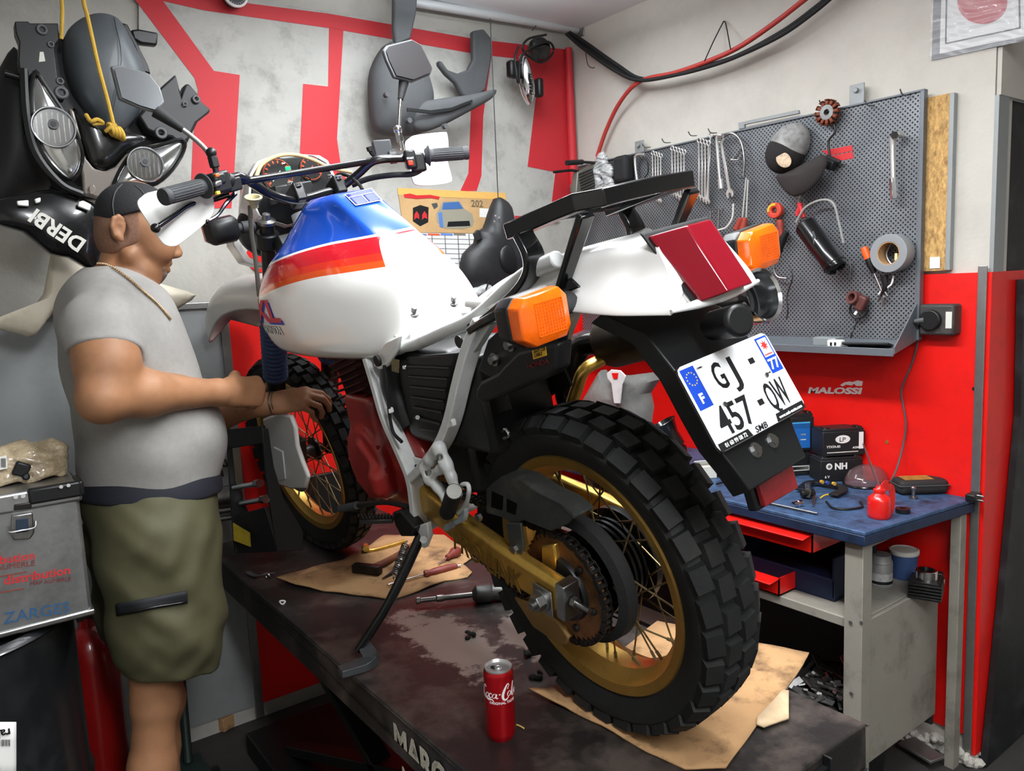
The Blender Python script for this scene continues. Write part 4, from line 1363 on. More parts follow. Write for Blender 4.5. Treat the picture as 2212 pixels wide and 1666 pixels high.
# ---- front end
FT = lambda: MB(STEER)
kdir = V((0, -.469, .883))
fk = FT()
for s_ in (-1, 1):
    o = FA + X1 * (s_ * .095)
    q = bp('fork_leg', FT().cyl(o - kdir * .03, o + kdir * .40, .026, .028, n=24).cyl(o + kdir * .40, o + kdir * .845, .0195, n=24), K['dmetal'])
    bp('fork_boot', FT().lathe([(.030, .34), (.034, .345)] + [z for i in range(13) for z in ((.0375, .352 + i * .0145), (.0315, .359 + i * .0145))] + [(.034, .545), (.024, .55)], o, kdir, 28), K['blueboot'], q)
    bp('fork_cap', FT().lathe([(.017, .845), (.024, .848), (.024, .856), (.012, .860), (.010, .874), (.001, .876)], o, kdir, 24), K['metal'], q)
for t_, n_ in ((.80, 'upper_clamp'), (.60, 'lower_clamp')):
    c = FA + kdir * t_
    m_ = FT()
    for s_ in (-1, 1):
        m_.cyl(c + X1 * s_ * .095 - kdir * .022, c + X1 * s_ * .095 + kdir * .022, .031, n=24)
    m_.box(c + V((0, -.045, -.02)), (.19, .05, .036), (R(-28), 0, 0)).cyl(c + V((0, -.06, -.05)), c + V((0, -.06, .02)), .028, n=20)
    bp(n_, m_, K['black'], bevel=.004)
# white fork guard and brake on the left leg
gd = [(566, 905), (598, 893), (626, 898), (636, 925), (640, 965), (652, 1000), (664, 1032), (658, 1056), (628, 1058), (600, 1048), (586, 1010), (576, 960)]
g = MB().slab(XS(-.135, *gd), (.014, 0, 0))
gg = bp('fork_guard', g, K['white'], bevel=.008, seg=3)
bp('guard_recess', MB().slab([p - X1 * .003 for p in XS(-.135, (592, 965), (612, 975), (618, 1035), (604, 1040), (592, 1000))], (.008, 0, 0)), K['framew'], gg, bevel=.003)
bp('brake_disc', FT().lathe([(.07, -.002), (.115, -.002), (.115, .002), (.07, .002)], FA - X1 * .062, X1, 48, closed=True), K['metal'])
bp('brake_caliper', FT().box(FA + V((-.08, -.10, .05)), (.06, .06, .10), (R(25), 0, 0)), K['black'], bevel=.008)
# high front mudguard
rs = []
for t, (y, z) in zip(np.linspace(0, 1, 9), spline([(0, 1.02, .845), (0, 1.20, .915), (0, 1.36, .945), (0, 1.52, .945), (0, 1.64, .90), (0, 1.72, .82)], 2)[::1][:11] and [(p.y, p.z) for p in spline([(0, 1.02, .845), (0, 1.20, .915), (0, 1.36, .945), (0, 1.52, .945), (0, 1.64, .90), (0, 1.72, .82)], 2)][1:10]):
    w = .078 + .034 * t
    dd_ = 1 + 1.5 * t
    rs.append([V((x * w, y, z + dz_ * dd_)) for x, dz_ in ((-1, -.055), (-.93, -.018), (-.6, 0), (0, .006), (.6, 0), (.93, -.018), (1, -.055), (.95, -.055), (.88, -.022), (.55, -.006), (0, 0), (-.55, -.006), (-.88, -.022), (-.95, -.055))])
bp('front_mudguard', FT().rings(rs), mat('white_mudguard', (226, 225, 220), .35, coat=.3), ang=180, sub=1)

# handlebar
hb0 = [BY(352, 426, .690), BY(440, 402, .735), BY(500, 386, .775), BY(522, 383, .79), BY(548, 398, .83), BY(590, 422, .88), BY(640, 432, .915), BY(690, 420, .925), BY(735, 405, .925), BY(775, 375, .90), BY(800, 352, .875), BY(825, 344, .86), BY(880, 341, .84), BY(925, 337, .815), BY(1012, 330, .765)]
hbm = MB().tube(hb0, .0112, 14, sm=5)
hb = bp('handlebar', hbm, K['blackg'])
bp('crossbar', MB().tube([BY(518, 393, .80), BY(660, 371, .84), BY(806, 347, .875)], .0085, 12), K['blackg'], hb)
for a, b, n_ in ((BY(352, 426, .690), BY(448, 400, .74), -1), (BY(1012, 330, .765), BY(918, 337, .818), 1)):
    d = b - a
    gr = MB().lathe([(.004, -.002), (.0175, 0), (.0185, .003), (.0185, .010), (.0172, .013), (.0166, d.length * .5), (.0172, d.length * .84), (.0172, d.length * .88), (.027, d.length * .90), (.028, d.length * .92), (.024, d.length * .94), (.018, d.length)], a, d, 32)
    gp = bp('grip', gr, K['grip'], hb)
    ri = MB()
    aa, bb_, dd_ = frame_of(d)
    for k in range(20):
        e = aa * math.cos(k * PI / 10) + bb_ * math.sin(k * PI / 10)
        ri.tube([a + dd_ * .016 + e * .0170, a + dd_ * d.length * .80 + e * .0170], .0013, 5)
    bp('grip_ribs', ri, K['grip'], gp)
# left switch block
sb = BY(466, 396, .752)
d = (BY(500, 386, .775) - BY(448, 400, .74)).normalized()
qs = basis(d, Z1.cross(d), Z1).to_3x3()
s1_ = bp('switch_block', MB().box(sb, (.052, .046, .046), qs).box(sb + V((.0, -.018, .006)), (.034, .022, .026), qs), K['black'], hb, bevel=.006)
for q, c_, z_ in (((468, 379), K['orange'], .008), ((470, 417), mat('yellow_button', (226, 196, 60), .4), .006)):
    bp('switch_button', MB().box(BY(*q, .722), (.011, .008, .008), qs), c_, s1_, bevel=.002)
bp('switch_lever', MB().box(BY(470, 397, .722), (.020, .010, .012), qs), K['metal'], s1_, bevel=.003)
lp = MB().cyl(BY(500, 392, .765), BY(486, 388, .76), .017, n=18)
pz = bp('lever_perch', lp.box(BY(500, 400, .775), (.04, .03, .03), qs), K['black'], hb, bevel=.004)
bp('clutch_lever', MB().tube([BY(494, 420, .80), BY(455, 432, .80), BY(410, 442, .77), BY(375, 466, .74), BY(336, 493, .715)], [.007, .0075, .0065, .0062, .006], 10, sm=5).ball(BY(336, 493, .715), .0105, 12), K['blackg'], hb)
bp('choke_lever', MB().tube([BY(508, 418, .80), BY(488, 440, .79), BY(470, 465, .785), BY(447, 479, .78)], [.006, .005, .004, .0045], 8, sm=4).ball(BY(447, 479, .78), .007, 10), K['blackg'], hb)
# right switch block, master cylinder, brake lever
sb2 = BY(886, 345, .83)
d2 = (BY(925, 337, .815) - BY(850, 343, .855)).normalized()
q2_ = basis(d2, Z1.cross(d2), Z1).to_3x3()
s2_ = bp('switch_block', MB().box(sb2, (.030, .044, .050), q2_).box(sb2 + V((.024, .004, -.01)), (.04, .04, .05), q2_), K['black'], hb, bevel=.006)
bp('switch_button', MB().box(BY(887, 352, .803), (.014, .006, .013), q2_), mat('red_button', (226, 50, 24), .4), s2_, bevel=.002)
bp('switch_print', MB().text('START', BY(879, 344, .8035), d2, Z1, .0065, .0005, .03), K['paper'], s2_)
mc = bp('brake_reservoir', MB().box(BY(826, 322, .90), (.05, .05, .045), q2_).cyl(BY(858, 338, .86), BY(840, 340, .87), .018, n=18), mat('grey_reservoir', (66, 68, 70), .6, .3), hb, bevel=.004)
bp('banjo_fitting', MB().tube([BY(812, 340, .89), BY(802, 330, .89), BY(797, 318, .89)], .006, 8, sm=3).cyl(BY(800, 326, .886), BY(797, 317, .886), .009, n=8), K['black'], mc)
bp('perch_bolt', MB().cyl(BY(850, 327, .86), BY(850, 327, .852), .008, n=6), K['metal'], mc)
bp('throttle_hose', MB().tube([BY(912, 365, .83), BY(890, 376, .84), BY(850, 378, .87), BY(800, 385, .92), BY(760, 400, .95)], .008, 10, sm=5), K['blackm'], hb)
# bar clamps on the upper clamp
for q in ((640, 418), (726, 402)):
    c = BY(*q, .93)
    cl_ = bp('bar_clamp', MB().box(c + V((0, .0, -.006)), (.030, .062, .05), (R(-20), 0, 0)), K['black'], hb, bevel=.005)
    for y_ in (-.022, .022):
        p = c + V((0, y_, .022 + y_ * .2))
        bp('clamp_bolt', MB().cyl(p, p + V((0, -.002, .006)), .0075, n=12).cyl(p - V((0, 0, .003)), p, .0095, n=16), K['chrome'], cl_)
# ignition switch with key, cable holder
ig_ = BY(662, 400, 1.02)
igs = bp('ignition_switch', MB().cyl(ig_ - Z1 * .03, ig_, .018, n=24).box(ig_ + V((-.05, .0, -.016)), (.11, .06, .05)), K['black'], hb, bevel=.005)
bp('key', MB().torus(ig_ + V((0, -.004, .012)), (0, 1, .2), .013, .0022, 24, 6).cyl(ig_ + V((0, -.004, .022)), ig_ + V((0, -.004, .038)), .003, n=8), K['dmetal'], igs)
bp('choke_ring', MB().lathe([(.010, -.02), (.012, -.005), (.021, .004), (.022, .008), (.016, .009), (.012, .002)], BY(548, 432, .93), V((0, -.45, .9)), 24, closed=True), mat('cream_rubber', (190, 180, 140), .6), hb)
bp('cable', MB().tube([BY(540, 445, .94), BY(543, 500, .97), BY(552, 560, 1.0), BY(560, 640, 1.03)], .006, 10, sm=5), mat('grey_cable', (96, 94, 88), .6), hb)
bp('cable', MB().tube([BY(553, 382, .98), BY(566, 355, 1.0), BY(600, 337, 1.02), BY(640, 335, 1.03), (BY(680, 347, 1.03)), BY(712, 362, 1.02), BY(760, 372, 1.0)], .0055, 10, sm=6), mat('yellowed_cable_sheath', (190, 164, 118), .6), hb)
bp('cable', MB().tube([BY(722, 404, .96), BY(724, 385, .96), BY(735, 376, .95), BY(756, 382, .92), BY(775, 398, .86), BY(783, 410, .82)], .0048, 10, sm=6), K['black'], hb)

# instrument panel and headlamp shell
rimp = [(537, 425), (540, 380), (556, 352), (590, 340), (640, 336), (690, 339), (708, 350), (724, 385), (735, 430), (700, 470), (620, 490), (560, 470)]
yr = 1.08
P = [BY(a, b, yr) for a, b in rimp]
cen = sum(P, V()) / len(P)
outer = [[cen + (p - cen) * k + V((0, dy, dz_)) for p in P] for k, dy, dz_ in ((.96, .0, 0), (1.0, -.004, .004), (1.03, .02, 0), (1.03, .08, -.02), (.94, .15, -.05), (.7, .19, -.07))]
shell = bp('headlamp_shell', MB(M.Identity(4)).rings(outer), K['white'], ang=60, bevel=.003)
P2 = [cen + (p - cen) * .955 + V((0, -.003, 0)) for p in P]
pan = bp('instrument_panel', MB().slab(P2, (0, .012, 0)), K['black'], shell, bevel=.003)
mdial = mat('dial_face', (30, 30, 30), .4)
mor = mat('orange_dial_marks', (196, 80, 40), .5)
for px_, py_, rad, nn in ((600, 378, .042, 12), (672, 364, .032, 10)):
    c = BY(px_, py_, yr - .006)
    dl = bp('dial', MB().cyl(c + Y1 * .006, c - Y1 * .002, rad * 1.12, n=40), mdial, pan)
    mk = MB()
    for k in range(nn):
        a = R(-35) + (PI + R(70)) * k / (nn - 1)
        e = V((math.cos(a), 0, math.sin(a)))
        mk.box(c + e * rad * .82 - Y1 * .003, (.008, .001, .0042), (0, -a, 0))
    mk.torus(c - Y1 * .003, Y1, rad * .98, .0012, 40, 4)
    bp('dial_marks', mk, mor, dl)
    bp('needle', MB().box(c + V((-.006, -.005, -.003)), (rad * .9, .001, .0022), (0, R(-42), 0)), K['paper'] if rad > .04 else mor, dl)
bp('indicator_lamp', MB().box(BY(622, 364, yr - .008), (.017, .004, .012)), mat('lit_green_lamp', (20, 150, 110), .4, emis=(20, 220, 150), estr=.6), pan, bevel=.003)
bp('indicator_lamp', MB().box(BY(612, 353, yr - .008), (.009, .004, .003)).box(BY(633, 372, yr - .008), (.009, .004, .004)), K['paper'], pan)
bp('headlamp_bowl', MB().ball(BY(540, 500, 1.14) + V((.075, .03, .0)), (.10, .075, .085), 28), K['black'], shell)
bp('shell_side', MB().slab(YS(1.12, (498, 470), (508, 470), (516, 520), (540, 556), (575, 572), (575, 580), (530, 568), (504, 530)), (0, .06, 0)), K['white'], shell, bevel=.004)

# front turn signals
c = BY(478, 498, 1.08)
signal(c, 1, mat('front_amber_lens', (235, 96, 30), .2, coat=.6), .95, BY(545, 490, 1.08))
signal(V((-c.x, c.y, c.z)), 1, K['amber'], .95, V((-BY(545, 490, 1.08).x, c.y, c.z)))

# mirrors
def mirror(pts, y, stem, back):
    P = YS(y, *pts)
    cen = sum(P, V()) / len(P)
    hs = bp('mirror', MB().rings([[cen + (p - cen) * k + V((0, dy + .16 * (p - cen).z * k, 0)) for p in P] for k, dy in ((.9, .0), (.98, -.002), (1.03, .002), (1.03, .010), (.8, .030), (.3, .036))]), mat('mirror_housing', (110, 112, 114), .4, .3) if back else K['grey'], hb, bevel=.003)
    bp('mirror_glass', MB().slab([cen + (p - cen) * .93 + V((0, -.0065 + .16 * (p - cen).z, 0)) for p in P], (0, .002, 0)), K['mirror'], hs)
    bp('mirror_stem', MB().tube(stem, [.006, .0055, .0055, .006], 10, sm=6), K['chrome'] if not back else K['metal'], hs)
    bp('stem_boot', MB().tube(stem[-2:], [.008, .014], 12, sm=2), K['blackm'], hs)
    bp('stem_nut', MB().cyl(stem[0] - Z1 * .034, stem[0], .007, n=12).cyl(stem[0] - Z1 * .010, stem[0] + Z1 * .014, .0115, n=6).ball(stem[0] + Z1 * .022, .012, 12), K['black'] if back else K['chrome'], hs, bevel=.001)
    return hs


mirror([(243, 142), (262, 140), (322, 158), (345, 190), (353, 222), (333, 243), (300, 233), (258, 214)], .80, [BY(462, 352, .76), BY(440, 318, .77), BY(395, 280, .785), BY(335, 240, .80)], True)
mirror([(831, 108), (840, 98), (893, 84), (912, 96), (932, 148), (926, 162), (888, 178), (850, 168), (836, 130)], .86, [BY(863, 298, .86), BY(862, 260, .86), BY(865, 215, .86), BY(872, 178, .87)], False)

# hand guards
def handguard(pts, y, bow):
    P = spline(YS(y, *pts), 3, True)
    cen = sum(P, V()) / len(P)
    m_ = MB().rings([[cen + (p - cen) * k + V((0, dy + bow, 0)) for p in P] for k, dy in ((.0001, -.004), (.55, -.004), (.93, .0), (.99, .0005), (1.0, .004), (.93, .007), (.55, .006), (.0001, .006))])
    return bp('hand_guard', m_, K['white'], hb, ang=50)


handguard([(297, 440), (306, 425), (335, 412), (440, 400), (462, 430), (456, 470), (392, 524), (376, 532), (360, 530), (346, 518), (312, 468)], .775, 0)
handguard([(876, 312), (886, 298), (902, 291), (956, 285), (967, 290), (970, 330), (968, 350), (977, 385), (972, 394), (944, 400), (906, 401), (892, 392), (884, 355)], .90, 0)
# ---------------------------------------------------------------- motorcycle lift
LX0, LX1, LY0, LY1 = .685, 1.362, .742, 2.80
lift = thing('motorcycle_lift', 'long black motorcycle lift table with worn deck and pale lettering on its side', 'lift table', ((LX0 + LX1) / 2, (LY0 + LY1) / 2, 0))
dk = MB().box(((LX0 + LX1) / 2, (LY0 + LY1) / 2, ZL - .0075), (LX1 - LX0, LY1 - LY0, .015))
for x in (LX0 + .006, LX1 - .006):
    dk.box((x, (LY0 + LY1) / 2, ZL - .050), (.012, LY1 - LY0, .090))
dk.box(((LX0 + LX1) / 2, LY0 + .006, ZL - .050), (LX1 - LX0, .012, .090))
deck = dk.build('deck', K['tablet'], lift, bevel=.004, world=True)
# bare patch where the paint is worn through
def worn_patch(m, a, b, wid):
    nt = m.node_tree
    L = nt.links.new
    c, d = (a + b) / 2, b - a
    tc = nt.nodes.new('ShaderNodeTexCoord')
    mp = nt.nodes.new('ShaderNodeMapping')
    mp.vector_type = 'TEXTURE'
    mp.inputs['Location'].default_value = c - lift.location
    mp.inputs['Rotation'].default_value = (0, 0, math.atan2(d.y, d.x))
    mp.inputs['Scale'].default_value = (d.length / 2, wid, 9)
    L(tc.outputs['Object'], mp.inputs['Vector'])
    ln = nt.nodes.new('ShaderNodeVectorMath')
    ln.operation = 'LENGTH'
    L(mp.outputs[0], ln.inputs[0])
    nz = nt.nodes.new('ShaderNodeTexNoise')
    nz.inputs['Scale'].default_value = 11
    nz.inputs['Detail'].default_value = 9
    nz.inputs['Roughness'].default_value = .72
    L(tc.outputs['Object'], nz.inputs['Vector'])
    ad = nt.nodes.new('ShaderNodeMath')
    ad.operation = 'MULTIPLY_ADD'
    ad.inputs[1].default_value = 2.6
    L(nz.outputs['Fac'], ad.inputs[0])
    L(ln.outputs['Value'], ad.inputs[2])
    rp = nt.nodes.new('ShaderNodeValToRGB')
    rp.color_ramp.elements[0].position, rp.color_ramp.elements[1].position = .40, .44
    rp.color_ramp.elements[0].color, rp.color_ramp.elements[1].color = (1, 1, 1, 1), (0, 0, 0, 1)
    dv = nt.nodes.new('ShaderNodeMath')
    dv.operation = 'DIVIDE'
    dv.inputs[1].default_value = 5
    L(ad.outputs[0], dv.inputs[0])
    L(dv.outputs[0], rp.inputs[0])
    bs = nt.nodes['Principled BSDF']
    old = bs.inputs['Base Color'].links[0].from_socket
    mx = nt.nodes.new('ShaderNodeMix')
    mx.data_type = 'RGBA'
    mx.inputs['B'].default_value = lin((138, 128, 120))
    L(old, mx.inputs['A'])
    L(rp.outputs[0], mx.inputs['Factor'])
    L(mx.outputs['Result'], bs.inputs['Base Color'])


worn_patch(K['tablet'], at(860, 1310, 2, ZL), at(1110, 1480, 2, ZL), .10)
worn_patch(K['tablet'], at(1080, 1320, 2, ZL), at(1190, 1430, 2, ZL), .06)
# the rear end hinge for the ramp
MB().box((LX1 - .20, LY0 - .006, ZL - .055), (.10, .012, .07)).box((LX1 - .15, LY0 - .010, ZL - .03), (.006, .018, .06)).build('ramp_hinge', K['black'], lift, bevel=.002, world=True)
for x in (LX0 + .14, LX1 - .14):
    for a, b in (((x, LY0 + .35, .08), (x, LY1 - .35, ZL - .10)), ((x, LY0 + .35, ZL - .10), (x, LY1 - .35, .08))):
        MB().tube([a, b], 1, sq=(.03, .06), up=(1, 0, 0)).build('scissor_arm', K['black'], lift, bevel=.003, world=True)
MB().box(((LX0 + LX1) / 2, (LY0 + LY1) / 2, .04), (LX1 - LX0 - .08, LY1 - LY0 - .3, .08)).build('base_frame', K['black'], lift, bevel=.004, world=True)
MB().cyl((LX0 + .33, LY0 + .6, .12), (LX0 + .33, LY1 - .8, ZL - .2), .035).build('hydraulic_ram', K['dmetal'], lift, world=True)
mk = mat('chipped_cream_lettering', (196, 192, 174), .6, var=.2, scale=60, dirt=(36, 34, 32), damt=.9, dscale=28)
sx = LX0 - .0008
for t_, y, z, sz, b in (('MAROLO', 1.402, ZL - .088, .082, .035), ('ML1000', 1.375, ZL - .138, .034, .012)):
    MB().text(t_, (sx, y, z), (0, -1, 0), (0, 0, 1), sz, .0006, b, sx=.92 if t_ == 'MAROLO' else 1.3).build('lettering', mk, lift, world=True)
# front wheel clamp: two black cheek frames, cross plates, chromed screws
def cheek(pts, y):
    return [at(a, b, 1, y) for a, b in pts]
wc = MB()
yk = 2.30
C1 = cheek([(566, 928), (580, 926), (592, 1010), (612, 1075), (640, 1120), (655, 1148), (655, 1190), (598, 1192), (578, 1060)], yk)
wc.slab(C1, (0, .012, 0))
clamp = wc.build('wheel_clamp', K['black'], lift, bevel=.002, world=True)
y2 = 2.44
xa = at(489, 1000, 1, y2)
C2 = cheek([(489, 925), (498, 925), (508, 1040), (530, 1090), (560, 1150), (562, 1192), (508, 1196), (500, 1100)], y2)
MB().slab(C2, (0, .012, 0)).build('clamp_cheek', K['black'], clamp, bevel=.002, world=True)
a, b = at(492, 945, 1, y2), at(575, 930, 1, yk)
MB().slab([at(490, 928, 1, y2), at(566, 921, 1, yk), at(568, 958, 1, yk), at(494, 970, 1, y2)], (.012, .004, 0)).build('clamp_crosspiece', K['black'], clamp, bevel=.002, world=True)
MB().slab([at(505, 1115, 1, y2), at(572, 1096, 1, yk), at(600, 1192, 1, yk), at(512, 1196, 1, y2)], (.012, .004, 0)).build('clamp_base', K['black'], clamp, bevel=.002, world=True)
for p, q in (((505, 1054), (562, 1044)), ((520, 1088), (575, 1078))):
    MB().cyl(at(*p, 1, y2 - .01), at(*q, 1, yk + .02), .008, n=14).cyl(at(q[0] - 8, q[1] + 1, 1, yk + .03), at(*q, 1, yk), .013, n=14).build('clamp_screw', K['chrome'], clamp, world=True)
MB().box((LX1 - .30, 2.73, ZL + .10), (.26, .02, .2)).build('wheel_stop', K['black'], lift, bevel=.004, world=True)
yl = mat('worn_hazard_yellow', (150, 128, 30), .6, var=.3, scale=14, dirt=(40, 36, 24), damt=.7)
MB().slab([at(503, 1130, 1, 2.40), at(540, 1152, 1, 2.36), at(542, 1182, 1, 2.36), at(505, 1168, 1, 2.40)], (.002, .004, 0)).build('hazard_stripe', yl, lift, world=True)
# hand winch at the head of the lift, with its chain
wy = 2.72
wn = MB().cyl(at(470, 1075, 1, wy), at(515, 1068, 1, wy - .05), .036, n=20).cyl(at(468, 1105, 1, wy), at(512, 1098, 1, wy - .05), .012).cyl(at(468, 1122, 1, wy), at(512, 1116, 1, wy - .05), .010)
win = wn.build('winch', K['metal'], lift, bevel=.002, world=True)
for i, q in enumerate(((470, 955), (478, 975), (484, 1000), (478, 1020), (472, 1040))):
    MB().torus(at(*q, 1, 2.66), (1, .4 * (-1) ** i, .3), .014, .0035, 18, 6).build('chain_link', K['dmetal'], win, world=True)

# ---------------------------------------------------------------- what lies on the lift
def lp(px, py, z=0.):
    return at(px, py, 2, ZL + z)


def sheet(outline, name, label, curl, group=None, th=.004, m=None):
    """a sheet of cardboard: outline on the deck, cut fine, gently curled"""
    me = bmesh.new()
    vs = [me.verts.new(lp(a, b)) for a, b in outline]
    me.faces.new(vs)
    bmesh.ops.triangulate(me, faces=me.faces[:])
    for _ in range(4):
        bmesh.ops.subdivide_edges(me, edges=[e for e in me.edges if e.calc_length() > .03], cuts=1)
    bmesh.ops.triangulate(me, faces=me.faces[:])
    mb = MB()
    me.verts.index_update()
    for v in me.verts:
        mb.v.append((v.co.x, v.co.y, ZL + .0005 + curl(v.co)))
    for f in me.faces:
        q = tuple(v.index for v in f.verts)
        mb.f.append(q if f.normal.z > 0 else q[::-1])
        mb.mi.append(0)
    me.free()
    return mb.build(name, m or K['card'], ang=30, solid=th, soff=1., label=label, cat='cardboard', group=group)


def wob(p, s=1.):
    return (.0012 + .0010 * math.sin(p.x * 41 + p.y * 17) + .0008 * math.sin(p.y * 53 - p.x * 23)) * s


c_tip = lp(1150, 1508)
sheet([(1142, 1510), (1180, 1505), (1250, 1470), (1330, 1420), (1420, 1345), (1500, 1360), (1560, 1390), (1640, 1393), (1748, 1414), (1735, 1440), (1700, 1490), (1636, 1570), (1600, 1620), (1568, 1664), (1480, 1664), (1400, 1630), (1300, 1572), (1220, 1535)],
      'cardboard_sheet', 'large brown cardboard sheet with oil stains lying under the rear wheel', lambda p: wob(p) + .02 * max(0, 1 - (p - c_tip).length / .10))
sheet([(1636, 1560), (1690, 1500), (1704, 1502), (1704, 1562), (1680, 1570), (1650, 1580), (1634, 1575)], 'cardboard_scrap', 'torn pale cardboard scrap beside the large sheet at the rear end', lambda p: wob(p) + .005, m=mat('pale_cardboard', (196, 172, 138), .9, var=.15, scale=20))
f_tip = lp(600, 1260)
sheet([(598, 1260), (680, 1230), (740, 1212), (772, 1195), (800, 1180), (830, 1160), (905, 1155), (960, 1160), (1000, 1186), (1022, 1207), (1000, 1222), (1020, 1240), (1010, 1250), (960, 1258), (905, 1280), (850, 1298), (780, 1290), (700, 1280), (640, 1270)],
      'cardboard_mat', 'brown cardboard mat under the hammer and screwdrivers near the side stand', lambda p: wob(p, 1.5) + .012 * max(0, 1 - (p - f_tip).length / .18))

# drink can
cp = lp(1083, 1590)
can = thing('drink_can', 'slim red drink can standing near the left edge of the lift', 'can', cp)
CH, CR = .146, .0288
mcan = mat('red_can_print', (186, 12, 24), .28, .6, coat=.3)
bdy = MB().lathe([(.021, .002), (.0235, 0), (.0250, .003), (.0285, .012), (CR, .015), (CR, CH - .014), (.0284, CH - .0095), (.0268, CH - .0055), (.0240, CH - .0078)], n=56)
b_ = bdy.build('body', mcan, can)
lidm = mat('can_aluminium', (220, 220, 220), .32, .8)
ld = MB().lathe([(.0262, CH - .0056), (.0268, CH - .003), (.0266, CH - .0005), (.0258, CH), (.0248, CH - .001), (.0238, CH - .0055), (.0225, CH - .0065), (.0215, CH - .0050), (.001, CH - .0050)], n=56)
lo = ld.build('lid', lidm, can)
cv_ = (V((0, 0, CAM_H)) - cp)
th = math.atan2(cv_.y, cv_.x)                               # the side that shows
e1 = V((-math.sin(th), math.cos(th), 0))
ev = V((math.cos(th), math.sin(th), 0))
tabm = MB().torus(ev * .002 + V((0, 0, CH - .0035)), (0, 0, 1), .0058, .0014, 20, 6).box(ev * -.006 + V((0, 0, CH - .0036)), (.008, .008, .0016), (0, 0, th)).cyl((0, 0, CH - .005), (0, 0, CH - .0028), .0022, n=12)
tabm.build('tab', lidm, lo)
MB().ball(ev * -.001 + e1 * -.009 + V((0, 0, CH - .0049)), (.008, .0055, .0006), 20, rot=(0, 0, th + .4)).build('mouth', K['blackm'], lo)


def can_bend(a0, z0, off):
    return lambda x, y, z: V(((CR + off + z) * math.cos(th + a0 + x / CR), (CR + off + z) * math.sin(th + a0 + x / CR), z0 + y))


def ribbon(strokes, a0, z0, sc, m, name, h=.0003):
    """hand-lettered strokes (x, y, width) laid round the can"""
    mb = MB()
    for s_ in strokes:
        P = spline([(x, y, w * 1.3) for x, y, w in s_], 7)
        L_, R_ = [], []
        for i, p in enumerate(P):
            t = P[min(i + 1, len(P) - 1)] - P[max(i - 1, 0)]
            n_ = V((-t.y, t.x, 0))
            n_ = n_.normalized() if n_.length > 1e-9 else V((0, 1, 0))
            L_.append((p.x + n_.x * p.z / 2, p.y + n_.y * p.z / 2))
            R_.append((p.x - n_.x * p.z / 2, p.y - n_.y * p.z / 2))
        f = can_bend(a0, z0, .0002)
        rs = [[f(l[0] * sc, l[1] * sc, 0), f(r_[0] * sc, r_[1] * sc, 0), f(r_[0] * sc, r_[1] * sc, h), f(l[0] * sc, l[1] * sc, h)] for l, r_ in zip(L_, R_)]
        mb.rings(rs)
    return mb.build(name, m, b_)


wh = mat('can_white_print', (232, 226, 226), .35)
O = lambda x, y, r, w=.12: [(x + r * .8 * math.cos(t) + .25 * r * math.sin(t), y + r * math.sin(t), w if abs(math.sin(t + .4)) < .75 else w * .55) for t in [i * PI / 5 for i in range(11)]]
word = [
    # first capital C, with its loop over the top and the swash under the word
    [(.95, 1.45, .10), (.80, 1.72, .10), (.55, 1.62, .14), (.20, 1.1, .24), (.05, .55, .26), (.20, .12, .20), (.55, .05, .14), (.85, .35, .08)],
    [(.20, -.18, .06), (.8, -.10, .14), (1.5, -.22, .24), (2.05, -.18, .14), (2.35, -.50, .05)],
    O(1.22, .40, .34), [(2.02, .62, .10), (1.88, .76, .10), (1.66, .62, .13), (1.58, .30, .15), (1.72, .06, .12), (2.05, .22, .06)],
    O(2.42, .40, .32), [(2.80, .72, .15), (2.70, .30, .17), (2.80, .06, .12), (3.02, .16, .06)],
    [(3.12, .62, .12), (3.38, .68, .12)],
    [(4.75, 1.75, .08), (4.62, 2.05, .10), (4.32, 1.85, .16), (3.92, 1.15, .26), (3.68, .40, .28), (3.80, -.16, .22), (4.20, -.24, .16), (4.60, .10, .08)],
    [(4.75, 1.75, .08), (4.58, 1.55, .07), (4.46, 1.30, .10)],
    O(4.72, .52, .36), [(5.25, .20, .14), (5.40, 1.1, .15), (5.70, 1.85, .10), (5.62, 2.0, .07), (5.38, 1.3, .12), (5.22, .35, .15), (5.36, .02, .12), (5.6, .2, .06)],
    O(5.98, .46, .34), [(6.36, .80, .15), (6.26, .36, .17), (6.36, .08, .12), (6.6, .2, .06)],
]
ribbon(word, -1.46, .0925, .0132, wh, 'script_lettering')
MB().text('ORIGINAL TASTE', (0, 0, 0), (1, 0, 0), (0, 0, 1), .0068, .0003, .02, sx=1.05, bend=can_bend(-.72, .081, .0002)).build('lettering', wh, b_)

# tools on the cardboard
def on_sheet(px, py, h=.008):
    return lp(px, py, h)


hz = .0085
ha = thing('hammer', 'square faced hammer with a wooden handle on the cardboard', 'hammer', on_sheet(806, 1230, hz))
p0, p1 = on_sheet(764, 1226, .02), on_sheet(822, 1232, .02)
q0 = on_sheet(845, 1198, .018)
hd = (p1 - p0).normalized()
MB().tube([p0, p1], 1, sq=(.028, .028), up=(0, 0, 1)).build('head', K['dmetal'], ha, bevel=.004, world=True)
MB().tube([p0.lerp(p1, .62), on_sheet(850, 1205, .018), on_sheet(905, 1172, .016)], [.011, .010, .013], 14, sm=4).build('handle', K['woodh'], ha, world=True)


